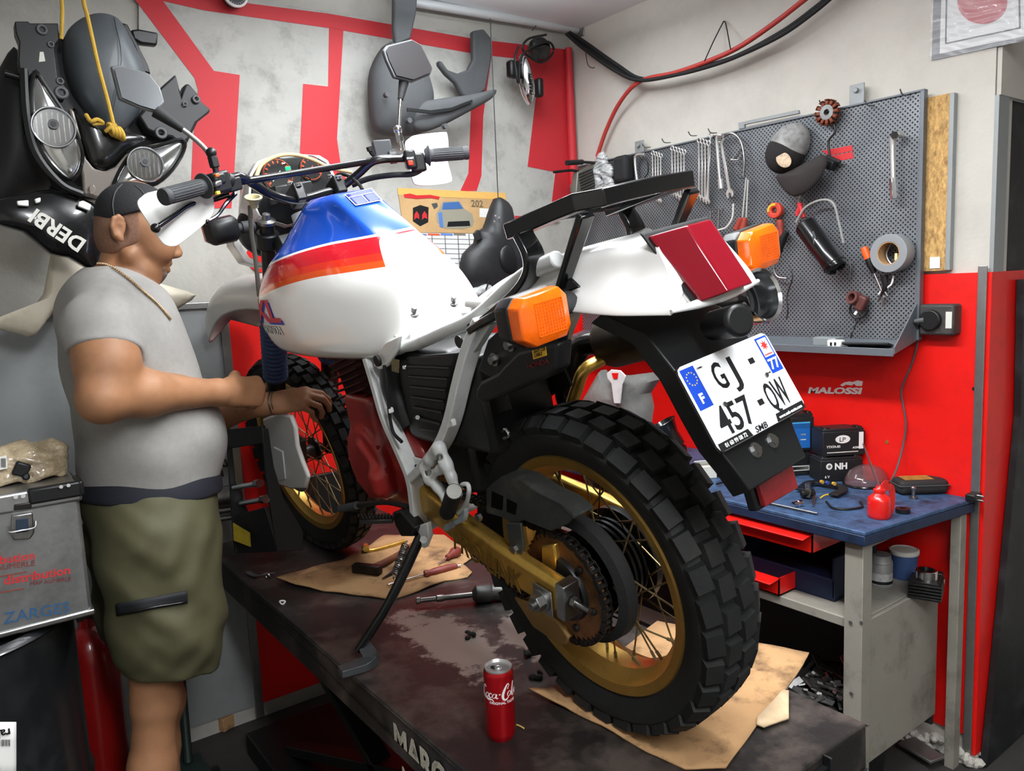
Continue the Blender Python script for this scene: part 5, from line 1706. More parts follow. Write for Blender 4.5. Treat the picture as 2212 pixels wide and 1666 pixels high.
def screwdriver(name, label, tip, neck, end, rh, m, ball=False, met=None):
    t = thing(name, label, 'screwdriver', neck)
    MB().cyl(tip, neck, .0032, n=12).box(tip, (.007, .002, .003)).build('blade', met or K['chrome'], t, world=True)
    d = end - neck
    if ball:
        MB().lathe([(.004, 0), (rh * .5, .004), (rh * .55, d.length * .3), (rh, d.length * .62), (rh * .92, d.length * .85), (rh * .5, d.length), (.001, d.length)], neck, d, 24).build('handle', m, t, world=True)
    else:
        MB().lathe([(.004, 0), (rh * .9, .002), (rh, .008), (rh * .72, .02), (rh * .95, .035), (rh, d.length * .6), (rh * .85, d.length * .95), (rh * .4, d.length), (.001, d.length)], neck, d, 10).build('handle', m, t, world=True)
    return t


mredh = mat('worn_red_handle', (120, 52, 44), .45, var=.25, scale=25)
sd = screwdriver('screwdriver', 'long screwdriver with a worn red handle lying by the stand', on_sheet(838, 1264, .012), on_sheet(916, 1241, .012), on_sheet(988, 1223, .014), .0125, mredh)
MB().cyl(on_sheet(988, 1223, .014), on_sheet(995, 1222, .014), .005, n=10).build('end_cap', K['chrome'], sd, world=True)
screwdriver('stubby_screwdriver', 'stubby screwdriver with a round dark red handle on the cardboard', on_sheet(948, 1218, .012), on_sheet(964, 1206, .016), on_sheet(992, 1188, .022), .018, mredh, True)
wr_ = thing('ratchet_wrench', 'chrome angled wrench at the far edge of the cardboard', 'wrench', on_sheet(800, 1186, .01))
MB().tube([on_sheet(786, 1184, .014), on_sheet(800, 1190, .012), on_sheet(840, 1180, .012), on_sheet(875, 1170, .012)], [.009, .007, .0065, .008], 12, sm=4).build('shaft', K['gold'], wr_, world=True)
MB().cyl(on_sheet(790, 1180, .004), on_sheet(790, 1186, .022), .011, n=6).build('socket_head', K['gold'], wr_, world=True)
ci = thing('cold_chisel', 'short steel punch beside the stand spring on the cardboard', 'punch', on_sheet(838, 1244, .01))
MB().cyl(on_sheet(826, 1250, .010), on_sheet(856, 1232, .012), .002, .007, 8).cyl(on_sheet(856, 1232, .012), on_sheet(872, 1222, .012), .007, n=8).build('shank', K['dmetal'], ci, world=True)
# axle tool under the swing arm
dv = thing('air_ratchet', 'grey air ratchet with a long steel nose on the deck', 'air tool', lp(1050, 1290))
a, b = lp(898, 1298, .022), lp(1020, 1285, .024)
d = (b - a).normalized()
MB().lathe([(.004, 0), (.010, .002), (.010, .012), (.007, .014), (.007, .055), (.010, .058), (.010, .075), (.008, .078), (.008, (b - a).length)], a, d, 18).build('nose', K['metal'], dv, world=True)
MB().lathe([(.012, 0), (.020, .006), (.026, .012), (.026, .05), (.022, .056), (.024, .07), (.024, .11), (.016, .12), (.016, .16), (.008, .165)], b, d, 22).build('body', mat('grey_tool_alloy', (84, 84, 82), .45, .7, var=.2), dv, bevel=.001, world=True)
# small bits left on the deck
bk = thing('broken_bracket', 'small bent grey metal bracket lying on the front left of the deck', 'bracket', lp(565, 1242))
MB().tube([lp(535, 1236, .006), lp(552, 1244, .008), lp(572, 1240, .020), lp(590, 1238, .008)], 1, sq=(.016, .004), sm=3).build('plate', K['grey'], bk, bevel=.001, world=True)
MB().torus(lp(578, 1244, .012), (1, .5, .4), .010, .003, 18, 6).build('ring', K['metal'], bk, world=True)
tag(MB().tube([lp(604, 1300, .003), lp(610, 1306, .004), lp(616, 1300, .003), lp(610, 1298, .004)], .0025, 6, sm=4, closed=True).build('wire_clip', K['paper']), 'tiny white wire clip lying alone on the black deck', 'clip')
tag(MB().tube([lp(1116, 1566, .003), lp(1124, 1569, .003), lp(1132, 1574, .002)], .0016, 6).build('straw_bit', mat('straw_yellow', (206, 176, 96), .6)), 'thin yellow straw bit beside the red can', 'straw')
for i, (px, py, l_) in enumerate(((1142, 1410, 'ragged black dirt lump on the bare patch behind the can'), (1160, 1460, 'black dirt lump between the can and the rear tyre'), (1012, 1372, 'small dark dirt lump near the tan guide plate'))):
    f = Field()
    for k in range(6):
        f.ell(lp(px, py, .006) + V((random.uniform(-.012, .012), random.uniform(-.012, .012), random.uniform(-.004, .004))), (random.uniform(.004, .009), random.uniform(.004, .008), random.uniform(.004, .007)), .004)
    tag(field_obj('dirt_lump', f, K['blackm'], None, .002, 0), l_, 'dirt')
# ---------------------------------------------------------------- the mechanic
YM = 2.15                                                   # his middle plane; he faces +x, his right side is nearer


def A(px, py, dy=0.):
    """point of his middle plane seen at a pixel, then moved sideways"""
    p = at(px, py, 1, YM)
    return V((p.x, YM + dy, p.z))


def N(px, py, dy):
    """point seen at a pixel at the side distance dy"""
    return at(px, py, 1, YM + dy)


def E(px, py, dy):
    """a detail on his right side seen at a pixel; the left side gets the same height and depth"""
    p = N(px, py, -abs(dy))
    return V((p.x, YM + dy, p.z))


man = thing('person', 'man in a black cap, grey t-shirt and olive shorts working at the motorcycle', 'person', (.40, YM, 0))


def torso(f, g=0., legs=True):
    f.ell(A(259, 722), (.128 + g, .185 + g, .165 + g), .04)
    f.ell(A(230, 674), (.080 + g, .160 + g, .080 + g), .05)
    f.ell(A(294, 830), (.144 + g, .175 + g, .17 + g), .05)
    f.ell(A(330, 955), (.160 + g, .172 + g, .155 + g), .05)
    f.ell(A(322, 1060), (.142 + g, .168 + g, .13 + g), .05)
    f.chain([N(218, 702, -.172), N(240, 664, -.09), A(252, 645), N(264, 655, .09), N(278, 695, .172)], [.060 + g, .054 + g, .058 + g, .054 + g, .060 + g], .05)


SR, ER, WR_ = N(213, 715, -.200), N(222, 862, -.255), N(468, 848, -.14)
SL, EL, WL = N(285, 705, .20), N(420, 902, .22), N(572, 874, .09)


def hand(f, w, fwd, nrm, side, curls, spread=.1, thumb=(.5, .5), s=1., grip=True):
    """palm and five fingers: w wrist, fwd along the palm, nrm out of the palm's back, side towards the thumb"""
    fwd, nrm = V(fwd).normalized(), V(nrm).normalized()
    side = (V(side) - fwd * V(side).dot(fwd)).normalized()
    nrm = fwd.cross(side).normalized() * (1 if fwd.cross(side).dot(nrm) > 0 else -1)
    f.cone(w - fwd * .02, w + fwd * .015, .030 * s, .029 * s, .02)
    for i, (o, L, l3, r) in enumerate(((.030, .088, (.044, .027, .022), .0098), (.010, .092, (.048, .031, .023), .0100), (-.010, .087, (.045, .029, .022), .0095), (-.028, .078, (.035, .022, .019), .0084))):
        b = w + side * o * .75 * s + fwd * .012
        kn = w + side * o * s + fwd * L * s + nrm * (.003 - abs(i - 1.3) * .003)
        f.cone(b - nrm * .004, kn, .0145 * s, .0125 * s, .016)
        p, d = kn, (fwd + side * (o * spread * 8)).normalized()
        ax = d.cross(nrm).normalized()
        for j, l in enumerate(l3):
            d = (Quaternion(ax, -curls[i][j] if d.cross(nrm).dot(ax) > 0 else curls[i][j]) @ d)
            q = p + d * l * s
            f.cone(p, q, (r - .0006 * j) * s, (r - .0006 * (j + 1)) * s, .003)
            p = q
    b = w + side * .022 * s + fwd * .02 - nrm * .008
    d = (fwd * .62 + side * .72 - nrm * .35).normalized()
    p = b + d * .042 * s
    f.cone(b, p, .0165 * s, .0135 * s, .016)
    for k, l in enumerate((.034, .028)):
        d = (d + (fwd * .5 - side * thumb[k] - nrm * thumb[k] * .8)).normalized()
        q = p + d * l * s
        f.cone(p, q, (.0115 - .001 * k) * s, (.0105 - .0012 * k) * s, .004)
        p = q


bf = Field()
torso(bf)
# neck and head
bf.chain([A(258, 672), A(252, 620), A(262, 560)], [.075, .051, .047], .016)
bf.ell(A(292, 474), (.088, .076, .094), .03, rot=(0, R(12), 0))
bf.ell(A(318, 520), (.066, .066, .088), .03, rot=(0, R(8), 0))
for s in (-1, 1):
    bf.chain([A(270, 555, s * .056), A(296, 590, s * .047), A(322, 604, s * .018)], [.020, .020, .020], .02)
    bf.ell(A(334, 540, s * .036), (.030, .026, .034), .02)
    bf.ell(A(346, 512, s * .046), (.016, .02, .012), .014)
    bf.cone(A(358, 500, s * .008), A(351, 497, s * .042), .013, .011, .012)
    bf.ell(A(357, 514, s * .031), (.012, .016, .010), .006, 's')
    bf.ell(A(349, 514, s * .031), (.0125, .0125, .0115), .003)
    bf.cone(A(355, 509, s * .022), A(352, 511, s * .042), .0045, .004, .003)
    bf.ell(A(376, 552, s * .0125), (.0115, .0085, .0085), .008)
    bf.ell(A(378, 559, s * .007), (.004, .0035, .004), .003, 's')
    # ears
    bf.ell(E(255, 492, s * .075), (.017, .008, .030), .006, rot=(0, R(14), 0))
    bf.chain([E(262, 516, s * .076), E(249, 508, s * .082), E(242, 488, s * .084), E(245, 472, s * .083), E(256, 467, s * .080), E(266, 474, s * .078)], [.0052, .0054, .0056, .0056, .005, .004], .004)
    bf.ell(E(258, 494, s * .086), (.0075, .008, .012), .004, 's')
    bf.ell(E(260, 517, s * .076), (.007, .005, .008), .005)
bf.ell(A(338, 576), (.026, .031, .030), .014)
bf.ell(A(312, 580), (.042, .048, .036), .02)
bf.chain([A(360, 506), A(374, 530), A(384, 546)], [.0095, .0105, .0125], .012)
bf.ell(A(326, 600), (.024, .027, .019), .012)
bf.chain([A(354, 573, -.022), A(364, 569, -.006), A(364, 569, .006), A(354, 573, .022)], [.005, .0072, .0072, .005], .005)
bf.chain([A(351, 579, -.020), A(360, 583, -.006), A(360, 583, .006), A(351, 579, .020)], [.005, .0078, .0078, .005], .005)
bf.chain([A(355, 577, -.026), A(367, 577, 0), A(355, 577, .026)], [.0012, .002, .0012], .003, 's')
# right arm, near
bf.chain([SR, SR.lerp(ER, .5) + V((.012, 0, 0)), ER], [.066, .062, .050], .03)
bf.ell(SR.lerp(ER, .45) + V((.022, 0, 0)), (.05, .045, .08), .03)
bf.chain([ER, ER.lerp(WR_, .35) + V((0, 0, .006)), WR_], [.048, .050, .032], .03)
# left arm, far
bf.chain([SL, SL.lerp(EL, .5), EL], [.066, .058, .046], .03)
bf.chain([EL, EL.lerp(WL, .35), WL], [.046, .046, .030], .03)
fr_ = (N(540, 846, -.12) - WR_).normalized()
hand(bf, WR_ + fr_ * .028, fr_, (.05, -.75, .55), (.1, .45, .9), [(1.25, 1.5, .9), (1.3, 1.55, .9), (1.35, 1.6, .9), (1.4, 1.6, .9)], .02, (.9, .8), 1.05)
fl_ = (N(650, 862, .03) - WL).normalized()
hand(bf, WL + fl_ * .026, fl_, (.1, -.55, .8), (.0, .75, .5), [(.55, .6, .35), (.6, .75, .4), (.75, .8, .4), (.9, .8, .4)], .05, (.35, .4), 1.05)
# legs
for s in (-1, 1):
    kn = N(334 if s < 0 else 350, 1515, s * .10)
    an = V((kn.x - .012, YM + s * .11, .10))
    hp = A(318, 1110, s * .095)
    bf.chain([hp, hp.lerp(kn, .5), kn], [.105, .085, .052], .03)
    bf.ell(kn + V((.022, 0, .0)), (.032, .036, .042), .03)
    bf.chain([kn, kn.lerp(an, .33) + V((-.018, 0, 0)), kn.lerp(an, .75), an], [.050, .053, .037, .034], .03)
    bf.chain([an, V((an.x + .02, an.y, .05)), V((an.x + .16, an.y + s * .02, .035))], [.04, .042, .030], .03)
# the surface: nothing wider than the grid's band is needed here
body = field_obj('body', bf, K['skin'], man, .0042, 1, world=True)

# clothes
def wr_shirt(X, Y, Z):
    a = .0022 * np.sin(26 * Z + 9 * X + 3 * np.sin(7 * Y + 5 * X))
    b = .0030 * np.sin(34 * X + 22 * Z + 4 * np.sin(9 * Z)) * np.exp(-((Z - 1.20) / .10) ** 2)
    c = .0042 * np.sin(52 * (X * .6 + Z * .8) + 3 * np.sin(13 * Y)) * np.exp(-((X - .30) / .10) ** 2 - ((Z - 1.42) / .12) ** 2)
    return a + b + c


sh = Field()
for S_, E_ in ((SR, ER), (SL, EL)):
    sh.cone(S_, S_.lerp(E_, .34) + V((.010, 0, .004)), .073, .073, .035)
for S_, E_ in ((SR, ER), (SL, EL)):
    sh.disc(S_.lerp(E_, .29), S_.lerp(E_, .95), .12, .004, .004, 's')
torso(sh, .011)
sh.ell(A(330, 950), (.162, .180, .165), .05)
sh.chain([A(300, 560), A(268, 600), A(262, 640)], [.11, .082, .070], .008, 's')
h0, h1 = N(190, 1077, -.16), N(470, 1037, -.10)
h0.y = h1.y = YM
sh.plane(h0, (h1 - h0).cross(V((0, 1, 0))) * (1 if (h1 - h0).cross(V((0, 1, 0))).z < 0 else -1), .006)
shirt = field_obj('t_shirt', sh, K['shirt'], man, .0050, 1, world=True, warp=wr_shirt)


def wr_short(X, Y, Z):
    return .0042 * np.sin(75 * X + 5 * np.sin(9 * Z) + 9 * Y) * np.exp(-((Z - .98) / .08) ** 2) + .0042 * np.sin(30 * X + 16 * Z + 2.5 * np.sin(11 * Z + 8 * X)) + .0022 * np.sin(70 * X - 34 * Z + 3 * np.sin(14 * Z)) * np.exp(-((Z - .80) / .16) ** 2) + .0016 * np.sin(85 * Z + 30 * X + 4 * np.sin(21 * X)) * np.exp(-((X - .38) / .07) ** 2)


so = Field()
so.ell(A(326, 1080), (.165, .186, .15), .04)
for s in (-1, 1):
    a, m_, b = A(328, 1150, s * .080), A(344, 1320, s * .100), A(358, 1490, s * .105)
    so.chain([a, m_, b], [.152, .134, .088], .03)
    so.ell(A(356, 1440, s * .105), (.097, .095, .06), .03)
w0, w1 = N(178, 1072, -.16), N(468, 1032, -.10)
w0.y = w1.y = YM
so.plane(w0, (w1 - w0).cross(V((0, 1, 0))) * (1 if (w1 - w0).cross(V((0, 1, 0))).z > 0 else -1), .006)
k0, k1 = N(266, 1486, -.18), N(412, 1462, -.18)
k0.y = k1.y = YM
so.plane(k0, (k1 - k0).cross(V((0, 1, 0))) * (1 if (k1 - k0).cross(V((0, 1, 0))).z < 0 else -1), .006)
shorts = field_obj('shorts', so, K['shorts'], man, .0058, 1, world=True, warp=wr_short)
wb_ = Field()
wb_.ell(A(328, 1062), (.172, .190, .15), .03)
wb_.plane(w0 + V((0, 0, .035)), (w1 - w0).cross(V((0, 1, 0))) * (1 if (w1 - w0).cross(V((0, 1, 0))).z > 0 else -1))
wb_.plane(w0 - V((0, 0, .04)), (w1 - w0).cross(V((0, 1, 0))) * (1 if (w1 - w0).cross(V((0, 1, 0))).z < 0 else -1))
field_obj('waistband', wb_, mat('navy_waistband', (22, 24, 34), .8), shorts, .006, 1, world=True)
# zipped pocket on the right thigh: a strip lying on the cloth
dg = bpy.context.evaluated_depsgraph_get()
from mathutils.bvhtree import BVHTree
me_ = shorts.data
bv = BVHTree.FromPolygons([parent_matrix(man) @ v.co for v in me_.vertices], [tuple(p.vertices) for p in me_.polygons])


def drape(px, py, off, tree):
    d = ray(px, py).normalized()
    h_ = tree.ray_cast(V((0, 0, CAM_H)), d)
    return h_[0] + h_[1] * off if h_[0] is not None else None


def patch(c4, n, m_, off, name, mt, par, tree, th=.002):
    P = []
    for i in range(n + 1):
        for j in range(m_ + 1):
            u, v = i / n, j / m_
            x = (c4[0][0] * (1 - u) + c4[1][0] * u) * (1 - v) + (c4[3][0] * (1 - u) + c4[2][0] * u) * v
            y = (c4[0][1] * (1 - u) + c4[1][1] * u) * (1 - v) + (c4[3][1] * (1 - u) + c4[2][1] * u) * v
            P.append(drape(x, y, off, tree))
    if any(p is None for p in P):
        return None
    mb = MB()
    w = m_ + 1
    mb.add(P, [(i * w + j, i * w + j + 1, (i + 1) * w + j + 1, (i + 1) * w + j) for i in range(n) for j in range(m_)])
    return mb.build(name, mt, par, ang=60, world=True, solid=th, soff=0)


pk = patch([(252, 1304), (404, 1276), (405, 1302), (256, 1330)], 14, 3, .003, 'pocket_zip', mat('black_zip_tape', (26, 28, 32), .7), shorts, bv, .004)
if pk:
    patch([(256, 1324), (398, 1297), (398, 1301), (256, 1328)], 14, 1, .006, 'zipper', K['dmetal'], pk, bv, .002)

# cap, hair, beard, chain, bracelet, shoes
cf = Field()
cf.ell(A(293, 466), (.093, .087, .083), .02, rot=(0, R(8), 0))
b0, b1 = A(206, 484), A(330, 452)
nb = (b1 - b0).cross(V((0, 1, 0)))
cf.plane(b0, nb * (1 if nb.z < 0 else -1), .004)
mcap = mat('black_cap_cloth', (30, 31, 33), .85, bump=.15, bscale=200)
cap = field_obj('cap', cf, mcap, man, .0035, 1, world=True)
seam = mat('cap_stitching', (70, 71, 73), .8)
capt = BVHTree.FromPolygons([parent_matrix(man) @ v.co for v in cap.data.vertices], [tuple(p.vertices) for p in cap.data.polygons])
for pts in (((247, 466), (244, 440), (250, 415), (264, 399)), ((318, 440), (314, 425), (305, 412), (292, 401))):
    P = [drape(a, b, .001, capt) for a, b in pts]
    if all(p is not None for p in P):
        MB().tube(P, .0016, 6, sm=5).build('seam', seam, cap, world=True)
br = []
for i in range(7):
    t = -1 + 2 * i / 6
    a, b = A(325 - 6 * t * t, 452, .078 * t), A(404 - 26 * t * t, 462, .070 * t)
    br.append([a, a.lerp(b, .5) + V((0, 0, .006)), b, b - V((0, 0, .004)), a.lerp(b, .5) + V((0, 0, .001)), a - V((0, 0, .004))])
MB().rings(br).build('bill', mcap, cap, world=True)
hf = Field()
hf.ell(A(290, 480), (.0882, .0778, .086), .02, rot=(0, R(12), 0))
hf.ell(A(258, 520), (.052, .064, .056), .03)
hf.plane(A(290, 500), A(330, 480) - A(250, 480), .006)
hf.plane(A(240, 552), (.5, 0, -1), .006)
for s in (-1, 1):
    hf.ell(E(258, 498, s * .085), (.024, .03, .038), .006, 's')
field_obj('hair', hf, mat('cropped_grey_hair', (122, 90, 72), .9, var=.2, scale=160, bump=.1, bscale=300), man, .003, 1, world=True)
gf = Field()
gf.ell(A(326, 600), (.0285, .0318, .0235), .01)
gf.ell(A(335, 588), (.0292, .0345, .0250), .008)
for s in (-1, 1):
    gf.chain([A(354, 561, s * .027), A(344, 580, s * .0325), A(332, 597, s * .030)], [.0055, .0055, .007], .006)
gf.chain([A(361, 565, -.02), A(366, 563, 0), A(361, 565, .02)], [.004, .004, .004], .004)
gf.ell(A(366, 576), (.017, .026, .0105), .004, 's')
field_obj('goatee', gf, mat('grey_goatee', (118, 104, 94), .9, var=.3, scale=260, bump=.15, bscale=300), man, .0022, 1, world=True)
bt = BVHTree.FromPolygons([parent_matrix(man) @ v.co for v in body.data.vertices], [tuple(p.vertices) for p in body.data.polygons])
st_ = BVHTree.FromPolygons([parent_matrix(man) @ v.co for v in shirt.data.vertices], [tuple(p.vertices) for p in shirt.data.polygons])
nk = []
for a, b in ((212, 572), (228, 574), (246, 582), (266, 596), (286, 612), (304, 628), (318, 640), (332, 652), (346, 666), (358, 680), (366, 690)):
    p, q = drape(a, b, .004, bt), drape(a, b, .004, st_)
    c = [x for x in (p, q) if x is not None]
    if c:
        nk.append(min(c, key=lambda x: (x - V((0, 0, CAM_H))).length))
if len(nk) > 3:
    P = spline(nk, 5)
    links_ = MB()
    for i in range(len(P) - 1):
        links_.ball((P[i] + P[i + 1]) / 2, (.0034, .0034, .0034), 6, 4)
    links_.build('necklace', mat('pale_gold_chain', (206, 176, 140), .3, .9), man, world=True)
dW = (N(650, 862, .03) - WL).normalized()
MB().torus(WL + dW * .022, dW, .0335, .0028, 30, 6).torus(WL + dW * .030, dW, .0335, .0022, 30, 6).build('bracelet', mat('bracelet_metal', (120, 106, 90), .35, .9), man, world=True)
for s in (-1, 1):
    kn = N(334 if s < 0 else 350, 1515, s * .10)
    x, y = kn.x - .012, YM + s * .11
    sf = Field()
    sf.chain([(x - .04, y, .045), (x + .06, y + s * .01, .05), (x + .19, y + s * .02, .038)], [.045, .046, .040], .03)
    sf.cone((x, y, .06), (x, y, .12), .05, .052, .03)
    sf.plane((x, y, .004), (0, 0, -1))
    field_obj('shoe', sf, K['blackm'], man, .006, 1, world=True)
# the tool in his right hand
# ---------------------------------------------------------------- things on the back wall and at the left
def yslab(pts, y, th, name, m, par=None, bevel=.003, **kw):
    """outline measured on the plane y, th thick towards the wall"""
    return MB().slab([at(a, b, 1, y) for a, b in pts], (0, th, 0)).build(name, m, par, bevel=bevel, world=True, **kw)


def puff(pts, y, th, bulge, name, m, par=None, sm=3, **kw):
    """moulded shell: smooth outline, domed towards the room, with a rim going back to the wall"""
    P = spline([at(a, b, 1, y) for a, b in pts], sm, True) if sm else [at(a, b, 1, y) for a, b in pts]
    c = sum(P, V()) / len(P)
    rs = [[c + (p - c) * k + V((0, dy, 0)) for p in P] for k, dy in ((.96, th), (1.0, th * .9), (1.0, .004), (.97, -.1 * bulge), (.86, -.45 * bulge), (.6, -.82 * bulge), (.3, -.97 * bulge), (.001, -bulge))]
    return MB().rings(rs).build(name, m, par, ang=kw.pop('ang', 60), world=True, **kw)


# banner with the big red letters
yb_ = WY - .012
mban = mat('banner_grey_print', (178, 177, 171), .75, var=.10, scale=7, dirt=(112, 110, 104), damt=.5, dscale=9)
mbr = mat('banner_red_print', (196, 44, 52), .6, var=.05, scale=5)
bn = yslab([(300, -40), (1232, 108), (1243, 405), (1205, 480), (1100, 478), (500, 478), (300, 470)], yb_, .004, 'wall_banner', mban, None, 0, label='big grey banner with red block letters on the back wall', cat='banner')
for q in ([(285, -10), (345, -8), (462, 153), (518, 162), (506, 376), (500, 450), (420, 450), (413, 393), (417, 302), (428, 195), (420, 168)],
          [(345, -8), (420, -8), (714, 30), (1026, 84), (1232, 108), (1232, 140), (1026, 116), (742, 66), (714, 61), (440, 22), (352, 2)],
          [(711, 58), (742, 64), (731, 250), (728, 300), (735, 350), (752, 400), (690, 402), (648, 330), (655, 181), (709, 187)],
          [(1026, 112), (1062, 118), (1044, 250), (1040, 380), (1030, 412), (994, 414), (1012, 375), (1017, 250)],
          [(1110, 118), (1232, 138), (1242, 405), (1204, 478), (1112, 478), (1112, 466), (1188, 470), (1200, 372), (1140, 360), (1158, 210)]):
    yslab(q, yb_ - .0015, .0012, 'red_print', mbr, bn, 0)
MB().tube([at(1228, 104, 1, yb_ - .02), at(1233, 250, 1, yb_ - .02), at(1240, 405, 1, yb_ - .02)], [.016, .020, .022], 14, sm=3).build('curled_edge', mbr, bn, world=True)
MB().tube([at(865, 0, 1, 2.80), at(1060, 33, 1, 2.80), at(1262, 66, 1, 2.80)], .018, 14).build('ceiling_pipe', mat('pale_conduit', (196, 200, 202), .5, .2), label='pale conduit pipe running just under the ceiling', cat='pipe')
tag(MB().box(at(1258, 66, 1, 2.78), (.03, .05, .06)).build('pipe_bracket', K['steel'], bevel=.003), 'small steel bracket at the corner end of the conduit', 'bracket')
ck = thing('wall_gauge', 'round black gauge with a white rim at the top of the banner', 'gauge', at(508, -12, 1, 2.80))
c = at(508, -12, 1, 2.80)
MB().lathe([(.032, -.01), (.041, -.008), (.043, .004), (.036, .008), (.034, .002)], c, (0, -1, 0), 36, closed=True).build('rim', K['white'], ck, world=True)
MB().cyl(c, c + V((0, .03, 0)), .038, n=32).build('dial', K['black'], ck, world=True)
tk_ = MB()
for k in range(24):
    a = k * PI / 12
    tk_.box(c + V((.029 * math.cos(a), -.001, .029 * math.sin(a))), (.005, .001, .0015), (0, -a, 0))
tk_.build('dial_marks', K['lightgrey'], ck, world=True)

# wall calendar
yc = WY - .016
cal = thing('wall_calendar', 'wall calendar with a rally car picture above the date columns', 'calendar', at(980, 520, 1, yc))
pg = mat('dusty_sky_print', (196, 160, 112), .6, var=.15, scale=9)
yslab([(859, 406), (1092, 417), (1092, 505), (886, 502), (868, 470)], yc, .003, 'picture', pg, cal, 0)
yslab([(859, 406), (1092, 417), (1092, 432), (860, 421)], yc - .0008, .0006, 'picture_sky', mat('orange_sky_print', (226, 176, 96), .6), cal, 0)
yslab([(886, 503), (1030, 505), (1030, 650), (915, 640), (900, 560)], yc, .003, 'date_sheet', K['paper'], cal, 0)
gl_ = MB()
for x in (905, 932, 960, 988, 1012):
    gl_.slab([at(x + dx, y, 1, yc - .001) for dx, y in ((0, 505), (2, 505), (9, 640), (7, 640))], (0, .0006, 0))
for i in range(12):
    y = 514 + i * 10.5
    gl_.slab([at(890 + i, y, 1, yc - .001), at(1028, y + 3, 1, yc - .001), at(1028, y + 4.2, 1, yc - .001), at(890 + i, y + 1.2, 1, yc - .001)], (0, .0006, 0))
gl_.build('date_grid', mat('grey_grid_print', (120, 122, 126), .6), cal, world=True)
for i, c_ in enumerate(((120, 140, 190), (206, 92, 60), (90, 130, 200), (130, 120, 110))):
    yslab([(896 + i * 28, 504), (922 + i * 28, 505), (922 + i * 28, 509), (896 + i * 28, 508)], yc - .0016, .0006, 'month_band', mat('month_print', c_, .6), cal, 0)
car = [(944, 480), (942, 462), (950, 450), (956, 436), (992, 434), (1004, 452), (1020, 462), (1024, 478), (1020, 490), (1000, 495), (960, 494)]
yslab(car, yc - .0008, .0006, 'car_picture', mat('grey_car_print', (150, 146, 130), .6), cal, 0)
yslab([(958, 438), (991, 436), (1001, 451), (955, 453)], yc - .0016, .0006, 'windscreen_picture', mat('blue_car_print', (64, 104, 160), .5), cal, 0)
yslab([(947, 460), (955, 458), (958, 492), (950, 490)], yc - .0016, .0006, 'door_picture', mat('blue_car_print', (84, 124, 190), .5), cal, 0)
yslab([(968, 479), (1014, 477), (1016, 488), (966, 490)], yc - .0016, .0006, 'grille_picture', K['inkblack'], cal, 0)
yslab([(932, 440), (944, 438), (946, 446), (938, 452)], yc - .0016, .0006, 'wing_picture', K['grey'], cal, 0)
yslab([(892, 449), (908, 443), (926, 448), (925, 480), (908, 489), (892, 478)], yc - .0008, .0006, 'crate_picture', K['inkblack'], cal, 0)
for x0 in (900, 917):
    yslab([(x0 - 5, 464), (x0, 456), (x0 + 5, 463), (x0 + 6, 473), (x0, 470), (x0 - 5, 475)], yc - .0016, .0006, 'crate_print', K['inkred'], cal, 0)
yslab([(872, 420), (886, 418), (900, 422), (930, 421), (950, 425), (948, 431), (930, 428), (900, 430), (874, 427)], yc - .0016, .0006, 'title_print', K['inkred'], cal, 0)
o = at(1018, 446, 1, yc - .001)
MB().text('202', o, at(1070, 449, 1, yc) - at(1018, 446, 1, yc), (0, 0, 1), .040, .0006, .02, sx=1.05).build('year_print', mat('year_print', (112, 100, 76), .6), cal, world=True)
yslab([(1036, 450), (1062, 451), (1062, 470), (1036, 469)], yc - .0008, .0006, 'note_label', K['paper'], cal, 0)
tag(MB().cyl(at(566, 556, 1, WY - .018), at(566, 556, 1, WY - .008), .055, n=40).build('round_sign', K['redwall']), 'round red sign on the wall behind the front of the fuel tank', 'sign')

# dark scooter fairings hanging in the middle of the back wall
mfair = mat('hazed_grey_black_fairing', (74, 76, 78), .72, var=.12, scale=6, dirt=(96, 96, 94), damt=.3, dscale=5)  # base colour lightened: the haze near the ceiling is put into it
mk2 = mat('dull_black_fairing', (34, 35, 37), .5, var=.15, scale=8, dirt=(80, 80, 78), damt=.25, dscale=6)
f1 = thing('inner_fairing', 'dark grey moulded scooter fairing hanging behind the right mirror', 'fairing', at(900, 288, 1, 2.70))
puff([(836, 96), (862, 88), (890, 96), (918, 140), (932, 178), (938, 212), (930, 250), (920, 284), (862, 290), (828, 284), (812, 262), (806, 200), (810, 145)], 2.72, .05, .05, 'shield', mfair, f1)
yslab([(853, -20), (904, -20), (900, 30), (888, 84), (856, 98), (852, 60)], 2.70, .03, 'upper_stay', mfair, f1, .008)
puff([(905, 225), (955, 212), (1010, 205), (1062, 194), (1074, 196), (1060, 215), (1005, 246), (955, 272), (920, 282), (895, 270)], 2.68, .05, .02, 'lower_wing', mfair, f1)
yslab([(880, 232), (930, 238), (975, 232), (1020, 215), (1022, 220), (975, 240), (930, 246), (880, 240)], 2.648, .006, 'vent_groove', K['black'], f1, .001)
for q in ((832, 206), (880, 262), (958, 274)):
    c = at(*q, 1, 2.66)
    MB().cyl(c, c + V((0, -.02, 0)), .010, n=12).build('mounting_boss', mfair, f1, world=True)
f2 = thing('bracket_fairing', 'dark curved fairing bracket with a hooked arm left of the chrome cover', 'fairing', at(1020, 215, 1, 2.76))
yslab([(1022, 66), (1046, 62), (1064, 84), (1062, 130), (1050, 195), (1020, 214), (1000, 206), (985, 178), (965, 160), (950, 140), (948, 130), (956, 132), (968, 150), (990, 158), (1012, 150), (1024, 128)], 2.76, .03, 'arm', mfair, f2, .008)
tag(MB().tube([at(1059, 40, 1, 2.62), at(1066, 200, 1, 2.62), at(1076, 430, 1, 2.62)], .0022, 6).build('string', mat('dark_string', (52, 54, 54), .8)), 'thin dark string hanging down the banner', 'string')
